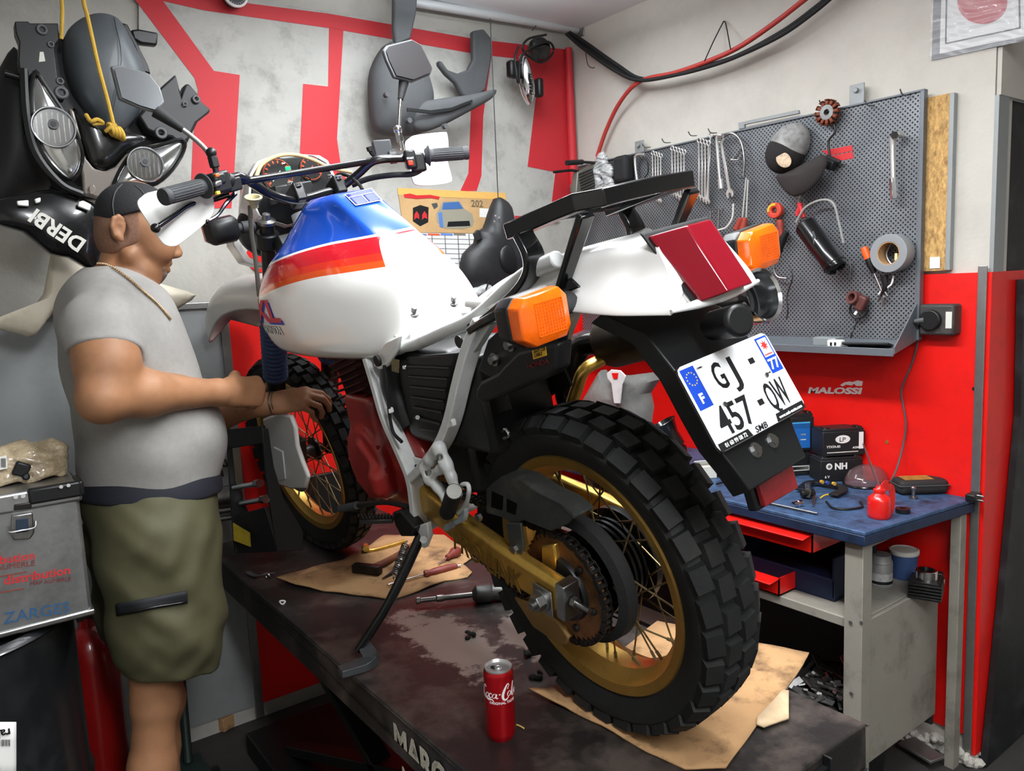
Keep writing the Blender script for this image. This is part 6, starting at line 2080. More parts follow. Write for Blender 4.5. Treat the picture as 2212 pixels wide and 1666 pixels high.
f3 = thing('side_fairing', 'tattered black side fairing hanging on the string by the calendar', 'fairing', at(1075, 640, 1, 2.6))
puff([(1074, 428), (1090, 430), (1106, 446), (1112, 480), (1126, 510), (1140, 560), (1150, 605), (1110, 640), (1060, 642), (1012, 618), (1000, 588), (1006, 548), (1030, 524), (1034, 500), (1050, 492), (1060, 462)], 2.62, .03, .05, 'shell', mk2, f3, 2)
yslab([(1030, 520), (1024, 505), (1032, 496), (1040, 500), (1036, 508), (1044, 516)], 2.60, .012, 'torn_hook', mk2, f3, .002)
puff([(1084, 536), (1100, 528), (1112, 545), (1118, 578), (1104, 592), (1086, 580), (1078, 556)], 2.57, .03, .012, 'recess', K['black'], f3, 2)
for q in ((1070, 466), (1068, 478), (1078, 470)):
    MB().cyl(at(*q, 1, 2.575), at(*q, 1, 2.56), .004, n=10).build('rivet', K['metal'], f3, world=True)
bag0 = thing('parts_bag', 'clear plastic bag of parts hanging below the black side fairing', 'bag', at(1050, 660, 1, 2.55))
fb_ = Field()
for q in ((1030, 632), (1050, 625), (1070, 635), (1085, 622)):
    fb_.ell(at(*q, 1, 2.60), (.03, .025, .022), .02)
field_obj('film', fb_, mat('grey_bag_film', (170, 172, 172), .2, coat=.5, var=.3, scale=40, bump=.6, bscale=60), bag0, .005, 0, world=True)

MB().tube([at(1050, 625, 1, 2.56), at(1058, 600, 1, 2.60)], .003, 6).build('tie', K['black'], bag0, world=True)

# chrome tank badge cover with its wiring
hw = MB().tube([at(1150, 66, 1, 2.75), at(1168, 42, 1, WY - .01)], .002, 6)
tr = thing('chrome_cover', 'chrome teardrop cover with embossed lettering hanging near the corner', 'cover', at(1136, 228, 1, 2.74))
a_, b_2 = at(1126, 118, 1, 2.74), at(1142, 228, 1, 2.74)
ax_ = (b_2 - a_)
MB().rings([[a_ + ax_ * t + V((math.cos(k * PI / 12) * w, -abs(math.sin(k * PI / 12)) * d if k < 12 or True else 0, 0)) if k <= 12 else a_ + ax_ * t + V((math.cos(k * PI / 12) * w, abs(math.sin(k * PI / 12)) * .01, 0)) for k in range(24)] for t, w, d in ((0, .006, .01), (.08, .020, .03), (.3, .030, .04), (.6, .036, .045), (.8, .030, .04), (.93, .016, .025), (1, .003, .006))]).build('shell', K['chrome'], tr, ang=60, world=True)
o = a_ + ax_ * .86 + V((-.002, -.047, 0))
MB().text('TRIUMPH', o, -ax_, V((-1, 0, .15)), .026, .003, .02, sx=.82).build('lettering', K['inkblack'], tr, world=True)
MB().tube([at(1120, 100, 1, 2.72), at(1112, 130, 1, 2.72), at(1120, 180, 1, 2.72), at(1128, 120, 1, 2.70), at(1180, 90, 1, 2.70), at(1196, 110, 1, 2.72), at(1170, 135, 1, 2.72), at(1130, 110, 1, 2.73), at(1140, 85, 1, 2.72), at(1180, 75, 1, 2.72)], .005, 8, sm=6).build('cable', K['black'], tr, world=True)
hw.build('hanging_wire', K['dmetal'], tr, world=True)
c = at(1162, 108, 1, 2.76)
MB().lathe([(.05, 0), (.052, .02), (.044, .034), (.02, .04), (.001, .042)], c, (-.2, -1, -.1), 36).build('lamp_bowl', K['blackg'], tr, world=True)
for q, s_ in (((1108, 150), (.05, .04, .07)), ((1164, 190), (.03, .04, .08))):
    MB().box(at(*q, 1, 2.74), s_).build('bracket', K['black'], tr, bevel=.01, world=True)

# headlamp fairing hanging at the left, upside down beside the man's head
yf = 2.52
hf_ = thing('scooter_front_fairing', 'scooter front fairing with twin headlamps hanging on a yellow rope', 'fairing', at(220, 430, 1, yf))
mscr = mat('smoked_grey_screen', (78, 84, 88), .4, var=.06, scale=5, dirt=(100, 104, 106), damt=.3, dscale=6)
puff([(140, 78), (165, 46), (205, 28), (240, 31), (264, 48), (290, 95), (314, 150), (318, 190), (300, 245), (262, 285), (232, 290), (205, 262), (180, 225), (156, 190), (140, 130)], yf + .06, .04, .06, 'screen', mscr, hf_)
MB().tube([at(246, 38, 1, yf + .02), at(262, 130, 1, yf - .01), at(240, 260, 1, yf)], .0012, 6, sm=4).build('screen_crease', K['black'], hf_, world=True)
yslab([(282, 64), (300, 62), (342, 70), (340, 98), (305, 94), (288, 84)], yf + .08, .03, 'screen_tab', K['black'], hf_, .006)
yslab([(262, 48), (276, 52), (300, 100), (320, 140), (326, 160), (312, 155), (290, 100)], yf + .07, .02, 'screen_edge', K['black'], hf_, .004)
puff([(-12, 190), (30, 100), (44, 150), (40, 220), (46, 270), (60, 330), (84, 372), (112, 402), (60, 420), (-12, 425)], yf + .10, .06, .05, 'side_panel', mk2, hf_)
yslab([(32, 46), (62, 46), (64, 50), (126, 50), (128, 84), (116, 100), (124, 170), (140, 185), (140, 215), (118, 210), (78, 152), (46, 180), (40, 130), (42, 90), (34, 70)], yf, .05, 'left_stay', K['black'], hf_, .006)
for q, r_ in (((91, 64), .013), ((110, 96), .008), ((130, 175), .009), ((133, 200), .016)):
    MB().torus(at(*q, 1, yf - .002), (0, 1, 0), r_ * .8, r_ * .35, 20, 6).build('mounting_ring', K['grey'], hf_, world=True)
MB().slab([at(a, b, 1, yf - .001) for a, b in ((86, 112), (94, 112), (98, 132), (84, 134))], (0, .004, 0)).build('stay_slot', K['lightgrey'], hf_, world=True)
yslab([(330, 215), (346, 190), (380, 160), (388, 190), (392, 205), (400, 182), (408, 180), (426, 200), (432, 216), (456, 236), (452, 244), (424, 266), (408, 300), (392, 312), (372, 296), (340, 290), (318, 280), (300, 250)], yf + .02, .05, 'right_stay', mat('stay_black', (40, 41, 43), .5), hf_, .006)
for q, r_ in (((424, 214), .011), ((400, 224), .007), ((348, 287), .016)):
    MB().torus(at(*q, 1, yf + .012), (0, 1, 0), r_ * .8, r_ * .35, 20, 6).build('mounting_ring', K['grey'], hf_, world=True)
yslab([(36, 120), (70, 70), (124, 62), (150, 100), (200, 120), (300, 150), (340, 225), (440, 240), (400, 320), (350, 392), (300, 412), (230, 430), (150, 432), (60, 380), (40, 250)], yf + .10, .04, 'back_shell', K['black'], hf_, .01)
# black middle and the clear bridge between the lamps
puff([(160, 232), (190, 256), (236, 272), (280, 284), (318, 296), (300, 318), (276, 326), (250, 352), (222, 366), (196, 350), (180, 310), (168, 270)], yf - .02, .08, .015, 'centre_duct', K['blackg'], hf_, 2)
mbr_ = mat('milky_clear_bezel', (132, 124, 116), .25, coat=.5, trans=.2)
yslab([(148, 232), (160, 238), (176, 300), (186, 342), (204, 364), (228, 370), (250, 360), (272, 334), (300, 318), (346, 308), (392, 296), (392, 306), (350, 318), (310, 326), (280, 344), (258, 372), (236, 410), (214, 428), (180, 420), (178, 380), (168, 330), (160, 280)], yf - .04, .03, 'bezel', mbr_, hf_, .008)
MB().slab([at(a, b, 1, yf - .05) for a, b in ((192, 402), (202, 398), (208, 408), (204, 420), (194, 420))], (0, .004, 0)).build('bezel_boss', mbr_, hf_, bevel=.003, world=True)
mlens = mat('headlamp_reflector', (196, 198, 196), .12, .9, var=.2, scale=18)
for out, cpx, rr_ in (([(76, 156), (92, 176), (118, 215), (146, 256), (166, 292), (178, 335), (172, 368), (156, 386), (136, 378), (104, 344), (80, 300), (68, 250), (66, 200)], (116, 275), .052), ([(394, 302), (396, 326), (372, 366), (338, 396), (300, 404), (248, 408), (250, 386), (268, 352), (296, 326), (340, 316)], (314, 356), .048)):
    lm_ = puff(out, yf - .03, .07, .012, 'headlamp', mlens, hf_, 3)
    P = [at(a, b, 1, yf - .036) for a, b in out]
    MB().tube(P, .0065, 8, sm=3, closed=True).build('lamp_rim', K['blackg'], lm_, world=True)
    c = at(*cpx, 1, yf - .05)
    MB().lathe([(rr_, .004), (rr_ * .98, 0), (rr_ * .8, .012), (rr_ * .4, .020), (rr_ * .25, .014), (rr_ * .2, .012), (.001, .012)], c, (0, 1, 0), 40).build('reflector_bowl', mat('bright_reflector', (222, 222, 220), .08, 1.), lm_, world=True)
    MB().torus(c - V((0, .004, 0)), (0, 1, 0), rr_, .0025, 40, 6).build('bowl_ring', K['chrome'], lm_, world=True)
    fl = MB()
    for k in range(-3, 4):
        h_ = math.sqrt(max(.02, 1 - (k / 4) ** 2)) * rr_ * .9
        fl.box(c + V((k * rr_ / 4, -.001, 0)), (.0012, .003, h_ * 1.7))
    fl.build('lens_flutes', K['clear'], lm_, world=True)
    MB().cyl(c + V((0, .01, .008)), c + V((0, -.006, .008)), .013, n=20).build('bulb_cap', K['grey'], lm_, world=True)
    MB().cyl(c + V((0, -.005, .008)), c + V((0, -.0075, .008)), .007, n=16).build('bulb', K['black'], lm_, world=True)
c0, c1 = at(10, 158, 1, yf + .02), at(44, 168, 1, yf + .02)
MB().cyl(c0, c1, .010, n=14).build('lug', K['blackg'], hf_, world=True)
MB().tube([at(52, 150, 1, yf - .03), at(58, 250, 1, yf - .045), at(78, 330, 1, yf - .045), at(130, 396, 1, yf - .045), at(178, 420, 1, yf - .04)], .010, 8, sm=5).build('seal', K['black'], hf_, world=True)
# lettered panel hanging below it
yd = 2.50
dp = thing('lettered_panel', 'black fairing panel with upside-down white block letters behind the man', 'fairing panel', at(130, 580, 1, yd))
puff([(-15, 436), (50, 420), (112, 408), (180, 428), (214, 452), (224, 520), (216, 580), (196, 584), (150, 556), (110, 548), (50, 500), (-15, 480)], yd, .04, .02, 'panel', K['blackg'], dp, 2)
for q in ([(36, 434), (62, 432), (62, 446), (38, 444)], [(74, 430), (88, 426), (88, 436), (78, 440)], [(170, 436), (180, 433), (198, 442), (194, 456), (168, 446)]):
    yslab(q, yd - .03, .012, 'clip', K['paper'], dp, .003)
o = at(188, 522, 1, yd - .028)
du = at(78, 451, 1, yd - .028) - o
MB().text('DERBI', o, du, V((-du.z, 0, du.x)), .056, .002, .03, sx=.97).build('lettering', K['lightgrey'], dp, world=True)
# cream legshield behind the man
mcream = mat('cream_plastic', (206, 198, 178), .5, var=.05, scale=5, dirt=(150, 140, 118), damt=.4, dscale=6)
cs = thing('cream_legshield', 'cream plastic legshield with two pointed horns behind the man', 'fairing', at(200, 700, 1, 2.62))
puff([(112, 545), (140, 548), (205, 570), (250, 580), (200, 660), (130, 660), (78, 724), (40, 722), (-14, 706), (-14, 690), (60, 664), (96, 634)], 2.66, .03, .03, 'left_horn', mcream, cs, 2)
puff([(240, 590), (320, 606), (380, 622), (424, 638), (396, 660), (356, 682), (320, 670), (250, 660), (220, 630)], 2.66, .03, .025, 'right_horn', mcream, cs, 2)

# ropes
rp_ = thing('yellow_rope', 'yellow rope with knots holding up the twin headlamp fairing', 'rope', at(240, 290, 1, yf - .06))
MB().tube([V((at(172, -20, 1, yf).x, yf, CEIL)), at(177, -20, 1, yf - .03), at(190, 40, 1, yf - .05), at(212, 140, 1, yf - .07), at(232, 215, 1, yf - .07), at(246, 272, 1, yf - .065)], .0055, 8, sm=5).build('long_strand', K['rope'], rp_, world=True)
MB().tube([V((at(129, -20, 1, yf).x, yf, CEIL)), at(131, -20, 1, yf), at(134, 40, 1, yf - .01), at(132, 84, 1, yf)], .005, 8, sm=4).build('short_strand', K['rope'], rp_, world=True)
kn_ = MB()
for i in range(4):
    c = at(240 + i * 7, 280 + i * 3, 1, yf - .06)
    kn_.torus(c, (1, .1, .35), .015, .0062, 22, 8)
kn_.tube([at(228, 284, 1, yf - .065), at(238, 276, 1, yf - .075), at(252, 270, 1, yf - .075)], .0055, 8, sm=4)
kn_.build('knot', K['rope'], rp_, world=True)
MB().tube([at(186, 248, 1, yf - .04), at(196, 262, 1, yf - .06), at(210, 258, 1, yf - .062), at(222, 266, 1, yf - .055), at(200, 268, 1, yf - .05)], .0055, 8, sm=5).build('loop', K['rope'], rp_, world=True)

# ---- oil drum, aluminium box, bag
dr, dcy = .285, 2.14
dcx = at(160, 1560, 1, dcy - .12).x - dr + .035
bx1 = at(186, 1200, 1, 1.93)
zt = at(100, 1062, 1, 1.93).z
zb = at(190, 1328, 1, 1.93).z
dm = thing('oil_drum', 'black oil drum with a white foot under the aluminium box', 'drum', (dcx, dcy, 0))
mdr = mat('black_drum_paint', (18, 20, 22), .3, coat=.3, dirt=(52, 54, 56), damt=.3, dscale=6)
zd = zb - .008
MB().lathe([(dr - .02, .20), (dr, .20), (dr, zd * .50), (dr + .008, zd * .50 + .012), (dr, zd * .50 + .024), (dr, zd - .02), (dr + .008, zd - .012), (dr, zd - .004), (dr - .012, zd), (dr - .02, zd - .012), (.001, zd - .012)], (dcx, dcy, 0), n=64).build('shell', mdr, dm, world=True)
MB().lathe([(.001, .0), (dr, 0), (dr + .006, .008), (dr, .016), (dr, .21), (.001, .21)], (dcx, dcy, 0), n=64).build('foot_band', mat('white_drum_paint', (196, 204, 208), .4), dm, world=True)
ang0 = math.atan2(-dcy, -dcx)


def on_drum(px, py, off=.001):
    d = ray(px, py)
    ox, oy = -dcx, -dcy
    a_, b_, c_ = d.x ** 2 + d.y ** 2, 2 * (ox * d.x + oy * d.y), ox * ox + oy * oy - (dr + off) ** 2
    t = (-b_ - math.sqrt(max(0, b_ * b_ - 4 * a_ * c_))) / (2 * a_)
    return V((0, 0, CAM_H)) + d * t


lbq = [[on_drum(x, y) for x in (-8, 4, 16, 26, 35)] for y in (1560, 1600, 1650, 1700)]
lab = MB()
lab.add([p for r_ in lbq for p in r_], [(i * 5 + j, i * 5 + j + 1, (i + 1) * 5 + j + 1, (i + 1) * 5 + j) for i in range(3) for j in range(4)])
dl_ = lab.build('label', K['paper'], dm, world=True, solid=.001)
p, q = on_drum(22, 1574, .003), on_drum(2, 1577, .003)
MB().text('ral', p, q - p, (0, 0, -1), .026, .001, .02).build('label_print', K['inkblack'], dl_, world=True)
bc = MB()
for i in range(9):
    x = 2 + i * 2.3
    bc.slab([on_drum(x, 1598, .002), on_drum(x + (1.2 if i % 3 else .7), 1598, .002), on_drum(x + (1.2 if i % 3 else .7), 1612, .002), on_drum(x, 1612, .002)], (0, -.0008, 0))
bc.build('barcode', K['inkblack'], dl_, world=True)

ab_ = thing('aluminium_box', 'scuffed aluminium transport box standing on the oil drum', 'box', (bx1.x - .28, 2.12, zb))
x0, x1, y0, y1 = bx1.x - .56, bx1.x, 1.93, 2.30
MB().box(((x0 + x1) / 2, (y0 + y1) / 2, (zt + zb) / 2), (x1 - x0, y1 - y0, zt - zb)).build('shell', K['alu'], ab_, bevel=.008, world=True)
MB().box(((x0 + x1) / 2, (y0 + y1) / 2, zt - .012), (x1 - x0 + .012, y1 - y0 + .012, .042)).build('lid', K['alu'], ab_, bevel=.006, world=True)
MB().box(((x0 + x1) / 2, (y0 + y1) / 2, zb + .004), (x1 - x0 + .010, y1 - y0 + .010, .014)).build('foot_rim', K['metal'], ab_, bevel=.004, world=True)
cn = MB().box((x1 - .045, y0 - .004, zt - .004), (.10, .02, .034)).box((x1 + .004, y0 + .03, zt - .004), (.014, .08, .034))
cno = cn.build('corner_cap', K['black'], ab_, bevel=.005, world=True)
for q in ((132, 1052), (148, 1049)):
    MB().cyl(at(*q, 1, y0 - .013), at(*q, 1, y0 - .018), .004, n=10).build('rivet', K['metal'], cno, world=True)
la = MB().slab([at(a, b, 1, y0 - .001) for a, b in ((24, 1112), (70, 1106), (74, 1150), (64, 1164), (28, 1166), (22, 1150))], (0, -.008, 0))
lat = la.build('latch', K['metal'], ab_, bevel=.003, world=True)
MB().slab([at(a, b, 1, y0 - .009) for a, b in ((34, 1122), (60, 1118), (62, 1148), (34, 1152))], (0, -.003, 0)).build('latch_recess', mat('blue_black_plastic', (34, 48, 64), .5), lat, bevel=.002, world=True)
MB().tube([at(18, 1138, 1, y0 - .012), at(20, 1150, 1, y0 - .018), at(46, 1146, 1, y0 - .02), at(74, 1140, 1, y0 - .018), at(77, 1126, 1, y0 - .012)], .002, 6, sm=4).build('latch_wire', K['metal'], lat, world=True)
MB().slab([at(a, b, 1, y0 - .008) for a, b in ((30, 1090), (68, 1085), (68, 1098), (30, 1103))], (0, -.004, 0)).build('latch_hook', K['dmetal'], ab_, bevel=.002, world=True)
for q in ((34, 1074), (50, 1072)):
    MB().cyl(at(*q, 1, y0 - .006), at(*q, 1, y0 - .010), .0045, n=10).build('rivet', K['metal'], ab_, world=True)
yt = y0 - .0015


def btext(t_, p0, p1, m_, bold, sh_=0., nm='lettering'):
    """a line of print between two measured points"""
    a, b = at(*p0, 1, yt), at(*p1, 1, yt)
    cu = D.curves.new('w', 'FONT')
    cu.body = t_
    ob = D.objects.new('w', cu)
    w = D.meshes.new_from_object(ob)
    xs_ = [v.co.x for v in w.vertices]
    L = (b - a).length / (max(xs_) - min(xs_))
    D.objects.remove(ob)
    D.curves.remove(cu)
    MB().text(t_, a, b - a, V((-(b - a).z, 0, (b - a).x)), L, .0006, bold, sh_).build(nm, m_, ab_, world=True)


btext('distribution', (-66, 1228), (74, 1208), K['inkred'], .012)
btext('MAP AUMERLE', (-55, 1240), (74, 1222), mat('brown_print', (120, 44, 40), .6), 0)
btext('distribution', (8, 1264), (150, 1240), K['inkred'], .012)
btext('MAP AUMERLE', (64, 1266), (152, 1254), mat('dark_red_print', (110, 40, 40), .6), 0)
btext('ZARGES', (8, 1348), (150, 1322), mat('steel_blue_print', (44, 84, 124), .5), .005)
MB().slab([at(a, b, 1, y0 - .0008) for a, b in ((-20, 1248), (58, 1234), (58, 1237), (-20, 1251))], (0, -.0005, 0)).slab([at(a, b, 1, y0 - .0008) for a, b in ((-30, 1284), (52, 1270), (52, 1273), (-30, 1287))], (0, -.0005, 0)).build('printed_rule', mat('brown_rule', (120, 60, 50), .6), ab_, world=True)
# bag of parts on the box
pb_ = thing('bubble_bag', 'crumpled clear plastic bag with a barcode label lying on the aluminium box', 'bag', (x1 - .17, 2.06, zt + .01))
ff = Field()
for q, r_ in (((15, 1010), (.055, .05, .045)), ((60, 1000), (.055, .05, .05)), ((95, 1005), (.045, .045, .042)), ((122, 975), (.02, .03, .025)), ((-20, 1015), (.05, .05, .05)), ((50, 1030), (.08, .05, .02))):
    ff.ell(at(*q, 1, 2.06), r_, .03)
ff.plane((0, 0, zt + .011), (0, 0, -1))
wrp = lambda X, Y, Z: .004 * np.sin(90 * X + 4 * np.sin(60 * Z)) * np.sin(80 * Z + 40 * Y)
field_obj('film', ff, mat('yellowish_bag_film', (190, 172, 140), .18, coat=.8, var=.35, scale=40, bump=.5, bscale=90, dirt=(96, 74, 52), damt=.6, dscale=14), pb_, .005, 0, world=True, warp=wrp)
lb_ = yslab([(-10, 990), (14, 984), (16, 1012), (-10, 1018)], 1.995, .002, 'label', K['paper'], pb_, 0)
b4 = MB()
for i in range(7):
    b4.slab([at(2 + i * 1.6, 990, 1, 1.994), at(2.8 + i * 1.6, 990, 1, 1.994), at(3.2 + i * 1.6, 1010, 1, 1.994), at(2.4 + i * 1.6, 1010, 1, 1.994)], (0, -.0006, 0))
b4.build('barcode', K['inkblack'], lb_, world=True)
MB().box(at(46, 1014, 1, 2.0), (.03, .02, .03), (0, .5, 0)).cyl(at(56, 1030, 1, 2.0), at(56, 1030, 1, 1.985), .008, n=14).build('enclosed_part', K['black'], pb_, bevel=.004, world=True)

# red extinguisher behind the drum
ex_ = thing('fire_extinguisher', 'dark red fire extinguisher on the floor between drum and man', 'fire extinguisher', (.335, 2.50, 0))
ec_ = at(205, 1500, 1, 2.50)
zc_ = at(200, 1350, 1, 2.50).z
er_ = .075
cx_ = ec_.x
MB().lathe([(er_ * .9, .0), (er_, .01), (er_, zc_ - .10), (er_ * .9, zc_ - .05), (er_ * .55, zc_ - .01), (.022, zc_), (.022, zc_ + .03), (.001, zc_ + .03)], (cx_, 2.50, 0), n=40).build('cylinder', mat('extinguisher_red', (138, 18, 16), .3, coat=.4), ex_, world=True)
MB().box((cx_, 2.50, zc_ + .04), (.05, .04, .03)).tube([(cx_, 2.5, zc_ + .05), (cx_ + .03, 2.47, zc_ + .07), (cx_ + .08, 2.45, zc_ + .06)], .006, 8).build('valve', K['black'], ex_, bevel=.003, world=True)
MB().torus((cx_, 2.50, .22), (0, 0, 1), er_ + .001, .003, 40, 6).build('band', K['dmetal'], ex_, world=True)

# floor jack and clutter in the shade beside the lift
jk = thing('floor_jack', 'dark green trolley jack in the shade beside the lift', 'jack', (.45, 1.62, 0))
mj = mat('dark_green_jack', (30, 46, 42), .45, dirt=(16, 18, 18), damt=.6)
MB().box((.50, 2.30, .09), (.10, .50, .10)).build('frame', mj, jk, bevel=.01, world=True)
for x in (.43, .57):
    for y in (2.10, 2.50):
        MB().cyl((x - .02, y, .045), (x + .02, y, .045), .045, n=20).build('wheel', K['black'], jk, world=True)
MB().tube([(.50, 2.50, .14), (.54, 2.66, .55)], .014, 10).build('handle', mj, jk, world=True)
MB().cyl((.50, 2.10, .14), (.50, 2.10, .19), .04, n=20).build('saddle', K['dmetal'], jk, world=True)
tag(MB().box(at(487, 1560, 2, .03), (.05, .04, .05), (0, 0, .4)).build('small_carton', K['card'], bevel=.003), 'small brown carton on the dark floor beside the lift', 'carton')
MB().slab([at(a, b, 2, .012) for a, b in ((412, 1580), (432, 1552), (450, 1548), (446, 1566), (420, 1588))], (0, 0, .004)).build('yellow_sticker', mat('ochre_sticker', (150, 112, 44), .6), label='ochre paper scrap on the dark floor beside the lift', cat='paper scrap')
# ---------------------------------------------------------------- perforated tool panel on the right wall
XP = WX - .045


def xslab(pts, x, th, name, m, par=None, bevel=.002, **kw):
    """outline measured on the plane x, th thick towards the room"""
    return MB().slab([at(a, b, 0, x) for a, b in pts], (-th, 0, 0)).build(name, m, par, bevel=bevel, world=par is not None, **kw)


def W_(px, py, off=0.):
    return at(px, py, 0, XP - off)


def perf():
    m = K['peg']
    nt = m.node_tree
    L = nt.links.new
    tc = nt.nodes.new('ShaderNodeTexCoord')
    mp = nt.nodes.new('ShaderNodeMapping')
    mp.inputs['Rotation'].default_value = (R(45), 0, 0)
    mp.inputs['Scale'].default_value = (0, 92, 92)
    fr = nt.nodes.new('ShaderNodeVectorMath')
    fr.operation = 'FRACTION'
    sb = nt.nodes.new('ShaderNodeVectorMath')
    sb.operation = 'SUBTRACT'
    sb.inputs[1].default_value = (0, .5, .5)
    ln = nt.nodes.new('ShaderNodeVectorMath')
    ln.operation = 'LENGTH'
    lt = nt.nodes.new('ShaderNodeMath')
    lt.operation = 'LESS_THAN'
    lt.inputs[1].default_value = .27
    nz = nt.nodes.new('ShaderNodeTexNoise')
    nz.inputs['Scale'].default_value = 5
    nz.inputs['Detail'].default_value = 6
    rp = nt.nodes.new('ShaderNodeValToRGB')
    rp.color_ramp.elements[0].position, rp.color_ramp.elements[1].position = .35, .7
    rp.color_ramp.elements[0].color, rp.color_ramp.elements[1].color = lin((104, 108, 112)), lin((136, 140, 144))
    mx = nt.nodes.new('ShaderNodeMix')
    mx.data_type = 'RGBA'
    mx.inputs['B'].default_value = lin((34, 35, 37))
    L(tc.outputs['Object'], mp.inputs['Vector'])
    L(mp.outputs[0], fr.inputs[0])
    L(fr.outputs[0], sb.inputs[0])
    L(sb.outputs[0], ln.inputs[0])
    L(ln.outputs['Value'], lt.inputs[0])
    L(tc.outputs['Object'], nz.inputs['Vector'])
    L(nz.outputs['Fac'], rp.inputs['Fac'])
    L(rp.outputs[0], mx.inputs['A'])
    L(lt.outputs[0], mx.inputs['Factor'])
    L(mx.outputs['Result'], nt.nodes['Principled BSDF'].inputs['Base Color'])
    return m


py0, py1 = W_(1988, 650).y, 2.78
pz0, pz1 = W_(1985, 735).z, W_(1998, 194).z
pg_ = thing('pegboard', 'grey perforated steel tool panel with a tray along its foot', 'tool panel', (XP, (py0 + py1) / 2, pz0))
mpl = mat('grey_steel_paint', (112, 118, 124), .42, .4, var=.08)
MB().box((XP + .004, (py0 + py1) / 2, (pz0 + pz1) / 2), (.008, py1 - py0, pz1 - pz0)).build('panel', perf(), pg_, ang=0, world=True)
MB().box((XP + .006, py0 + .006, (pz0 + pz1) / 2), (.024, .012, pz1 - pz0)).build('side_flange', mpl, pg_, ang=0, bevel=.001, world=True)
MB().box((XP + .006, (py0 + py1) / 2, pz1), (.024, py1 - py0, .006)).build('top_flange', mpl, pg_, ang=0, bevel=.001, world=True)
tf = V((at(1930, 765, 1, py0 + .01).x, 0, at(1930, 765, 1, py0 + .01).z))
tr_ = MB()
for a, b, th in (((XP, pz0), (tf.x, tf.z), .004),):
    tr_.slab([(a[0], py0 + .01, a[1]), (b[0], py0 + .01, b[1]), (b[0], py1, b[1]), (a[0], py1, a[1])], (0, 0, -.004))
tr_.box((tf.x, (py0 + .01 + py1) / 2, tf.z + .004), (.004, py1 - py0 - .01, .024))
MBx = tr_.build('tray', mpl, pg_, ang=20, bevel=.001, world=True)
MB().slab([(XP, py0 + .006, W_(1990, 650).z), (XP, py0 + .006, pz0), (tf.x, py0 + .006, tf.z), (tf.x, py0 + .006, tf.z + .02)], (0, .004, 0)).build('end_gusset', mpl, pg_, ang=0, world=True)
for q in ((1848, 205), (1378, 322)):
    c = W_(*q, -.005)
    MB().box(c + V((.01, 0, 0)), (.006, .05, .07)).cyl(c + V((.006, 0, .015)), c + V((-.004, 0, .015)), .008, n=12).build('mounting_plate', K['greypanel'], pg_, bevel=.002, world=True)
xslab([(1776, 326), (1840, 314), (1843, 326), (1790, 336)], XP - .0005, .0006, 'sticker_remnant', K['inkred'], pg_, 0)
xslab([(1766, 344), (1800, 336), (1842, 328), (1844, 342), (1800, 350), (1770, 352)], XP - .0005, .0006, 'sticker_remnant', K['inkred'], pg_, 0)


def hook(px, py, l=.05, par=None):
    p = W_(px, py)
    o = MB().tube([p, p + V((-l * .7, 0, -.002)), p + V((-l, 0, .012))], .0022, 8, sm=3).build('hook', K['steel'], par or pg_, world=True)
    return o


for q in ((1405, 318), (1448, 308), (1505, 293), (1548, 287), (1886, 228), (1962, 205), (1788, 228), (1610, 384), (1675, 440)):
    hook(*q)
# chip board behind the panel's right end
ob = thing('chip_board', 'upright strip of pale chip board at the right end of the tool panel', 'board', (WX - .02, 1.3, RZ))
oz0, oz1 = RZ + .01, wr(2046, 206).z
oy = wr(2048, 400, .02).y
MB().box((WX - .013, oy + .20, (oz0 + oz1) / 2), (.022, .40, oz1 - oz0)).build('board', K['wood'], ob, ang=0, world=True)
MB().box((WX - .013, oy - .006, (oz0 + oz1) / 2), (.024, .014, oz1 - oz0)).build('edge_strip', K['greypanel'], ob, ang=0, bevel=.002, world=True)
MB().box((WX - .026, oy + .03, oz0 + .025), (.003, .03, .035)).build('paper_tag', K['paper'], ob, world=True)


# ---- tools hanging on it
def ring_pts(c, r, a0, a1, n):
    return [(c[0] + r * math.cos(a0 + (a1 - a0) * i / n), c[1] + r * math.sin(a0 + (a1 - a0) * i / n)) for i in range(n + 1)]


def spanner(p, q, w, label, group=None, off=.012):
    """combination spanner from its ring (pixel p) to its open jaw (pixel q), shank width w in metres"""
    a, b = W_(*p, off), W_(*q, off)
    d = (b - a)
    L_ = d.length
    d.normalize()
    s_ = V((1, 0, 0)).cross(d).normalized()
    o = MB()
    o.torus(a, (1, 0, 0), w * 1.05, w * .42, 20, 6)
    o.slab([a + d * w * 1.2 + s_ * w * .42, a + d * w * 1.2 - s_ * w * .42, b - d * w * 1.6 - s_ * w * .48, b - d * w * 1.6 + s_ * w * .48], (-.004, 0, 0))
    jaw = [(-.55, -1.7), (.55, -1.7), (1.25, -.7), (1.2, .3), (.9, 1.1), (.5, 1.0), (.5, -.1), (0, -.5), (-.5, -.1), (-.5, 1.0), (-.9, 1.1), (-1.2, .3), (-1.25, -.7)]
    o.slab([b + s_ * x * w + d * y * w for x, y in jaw], (-.006, 0, 0))
    m_ = o.build('spanner', K['tool'], bevel=.0008, seg=1)
    return tag(m_, label, 'spanner', group)


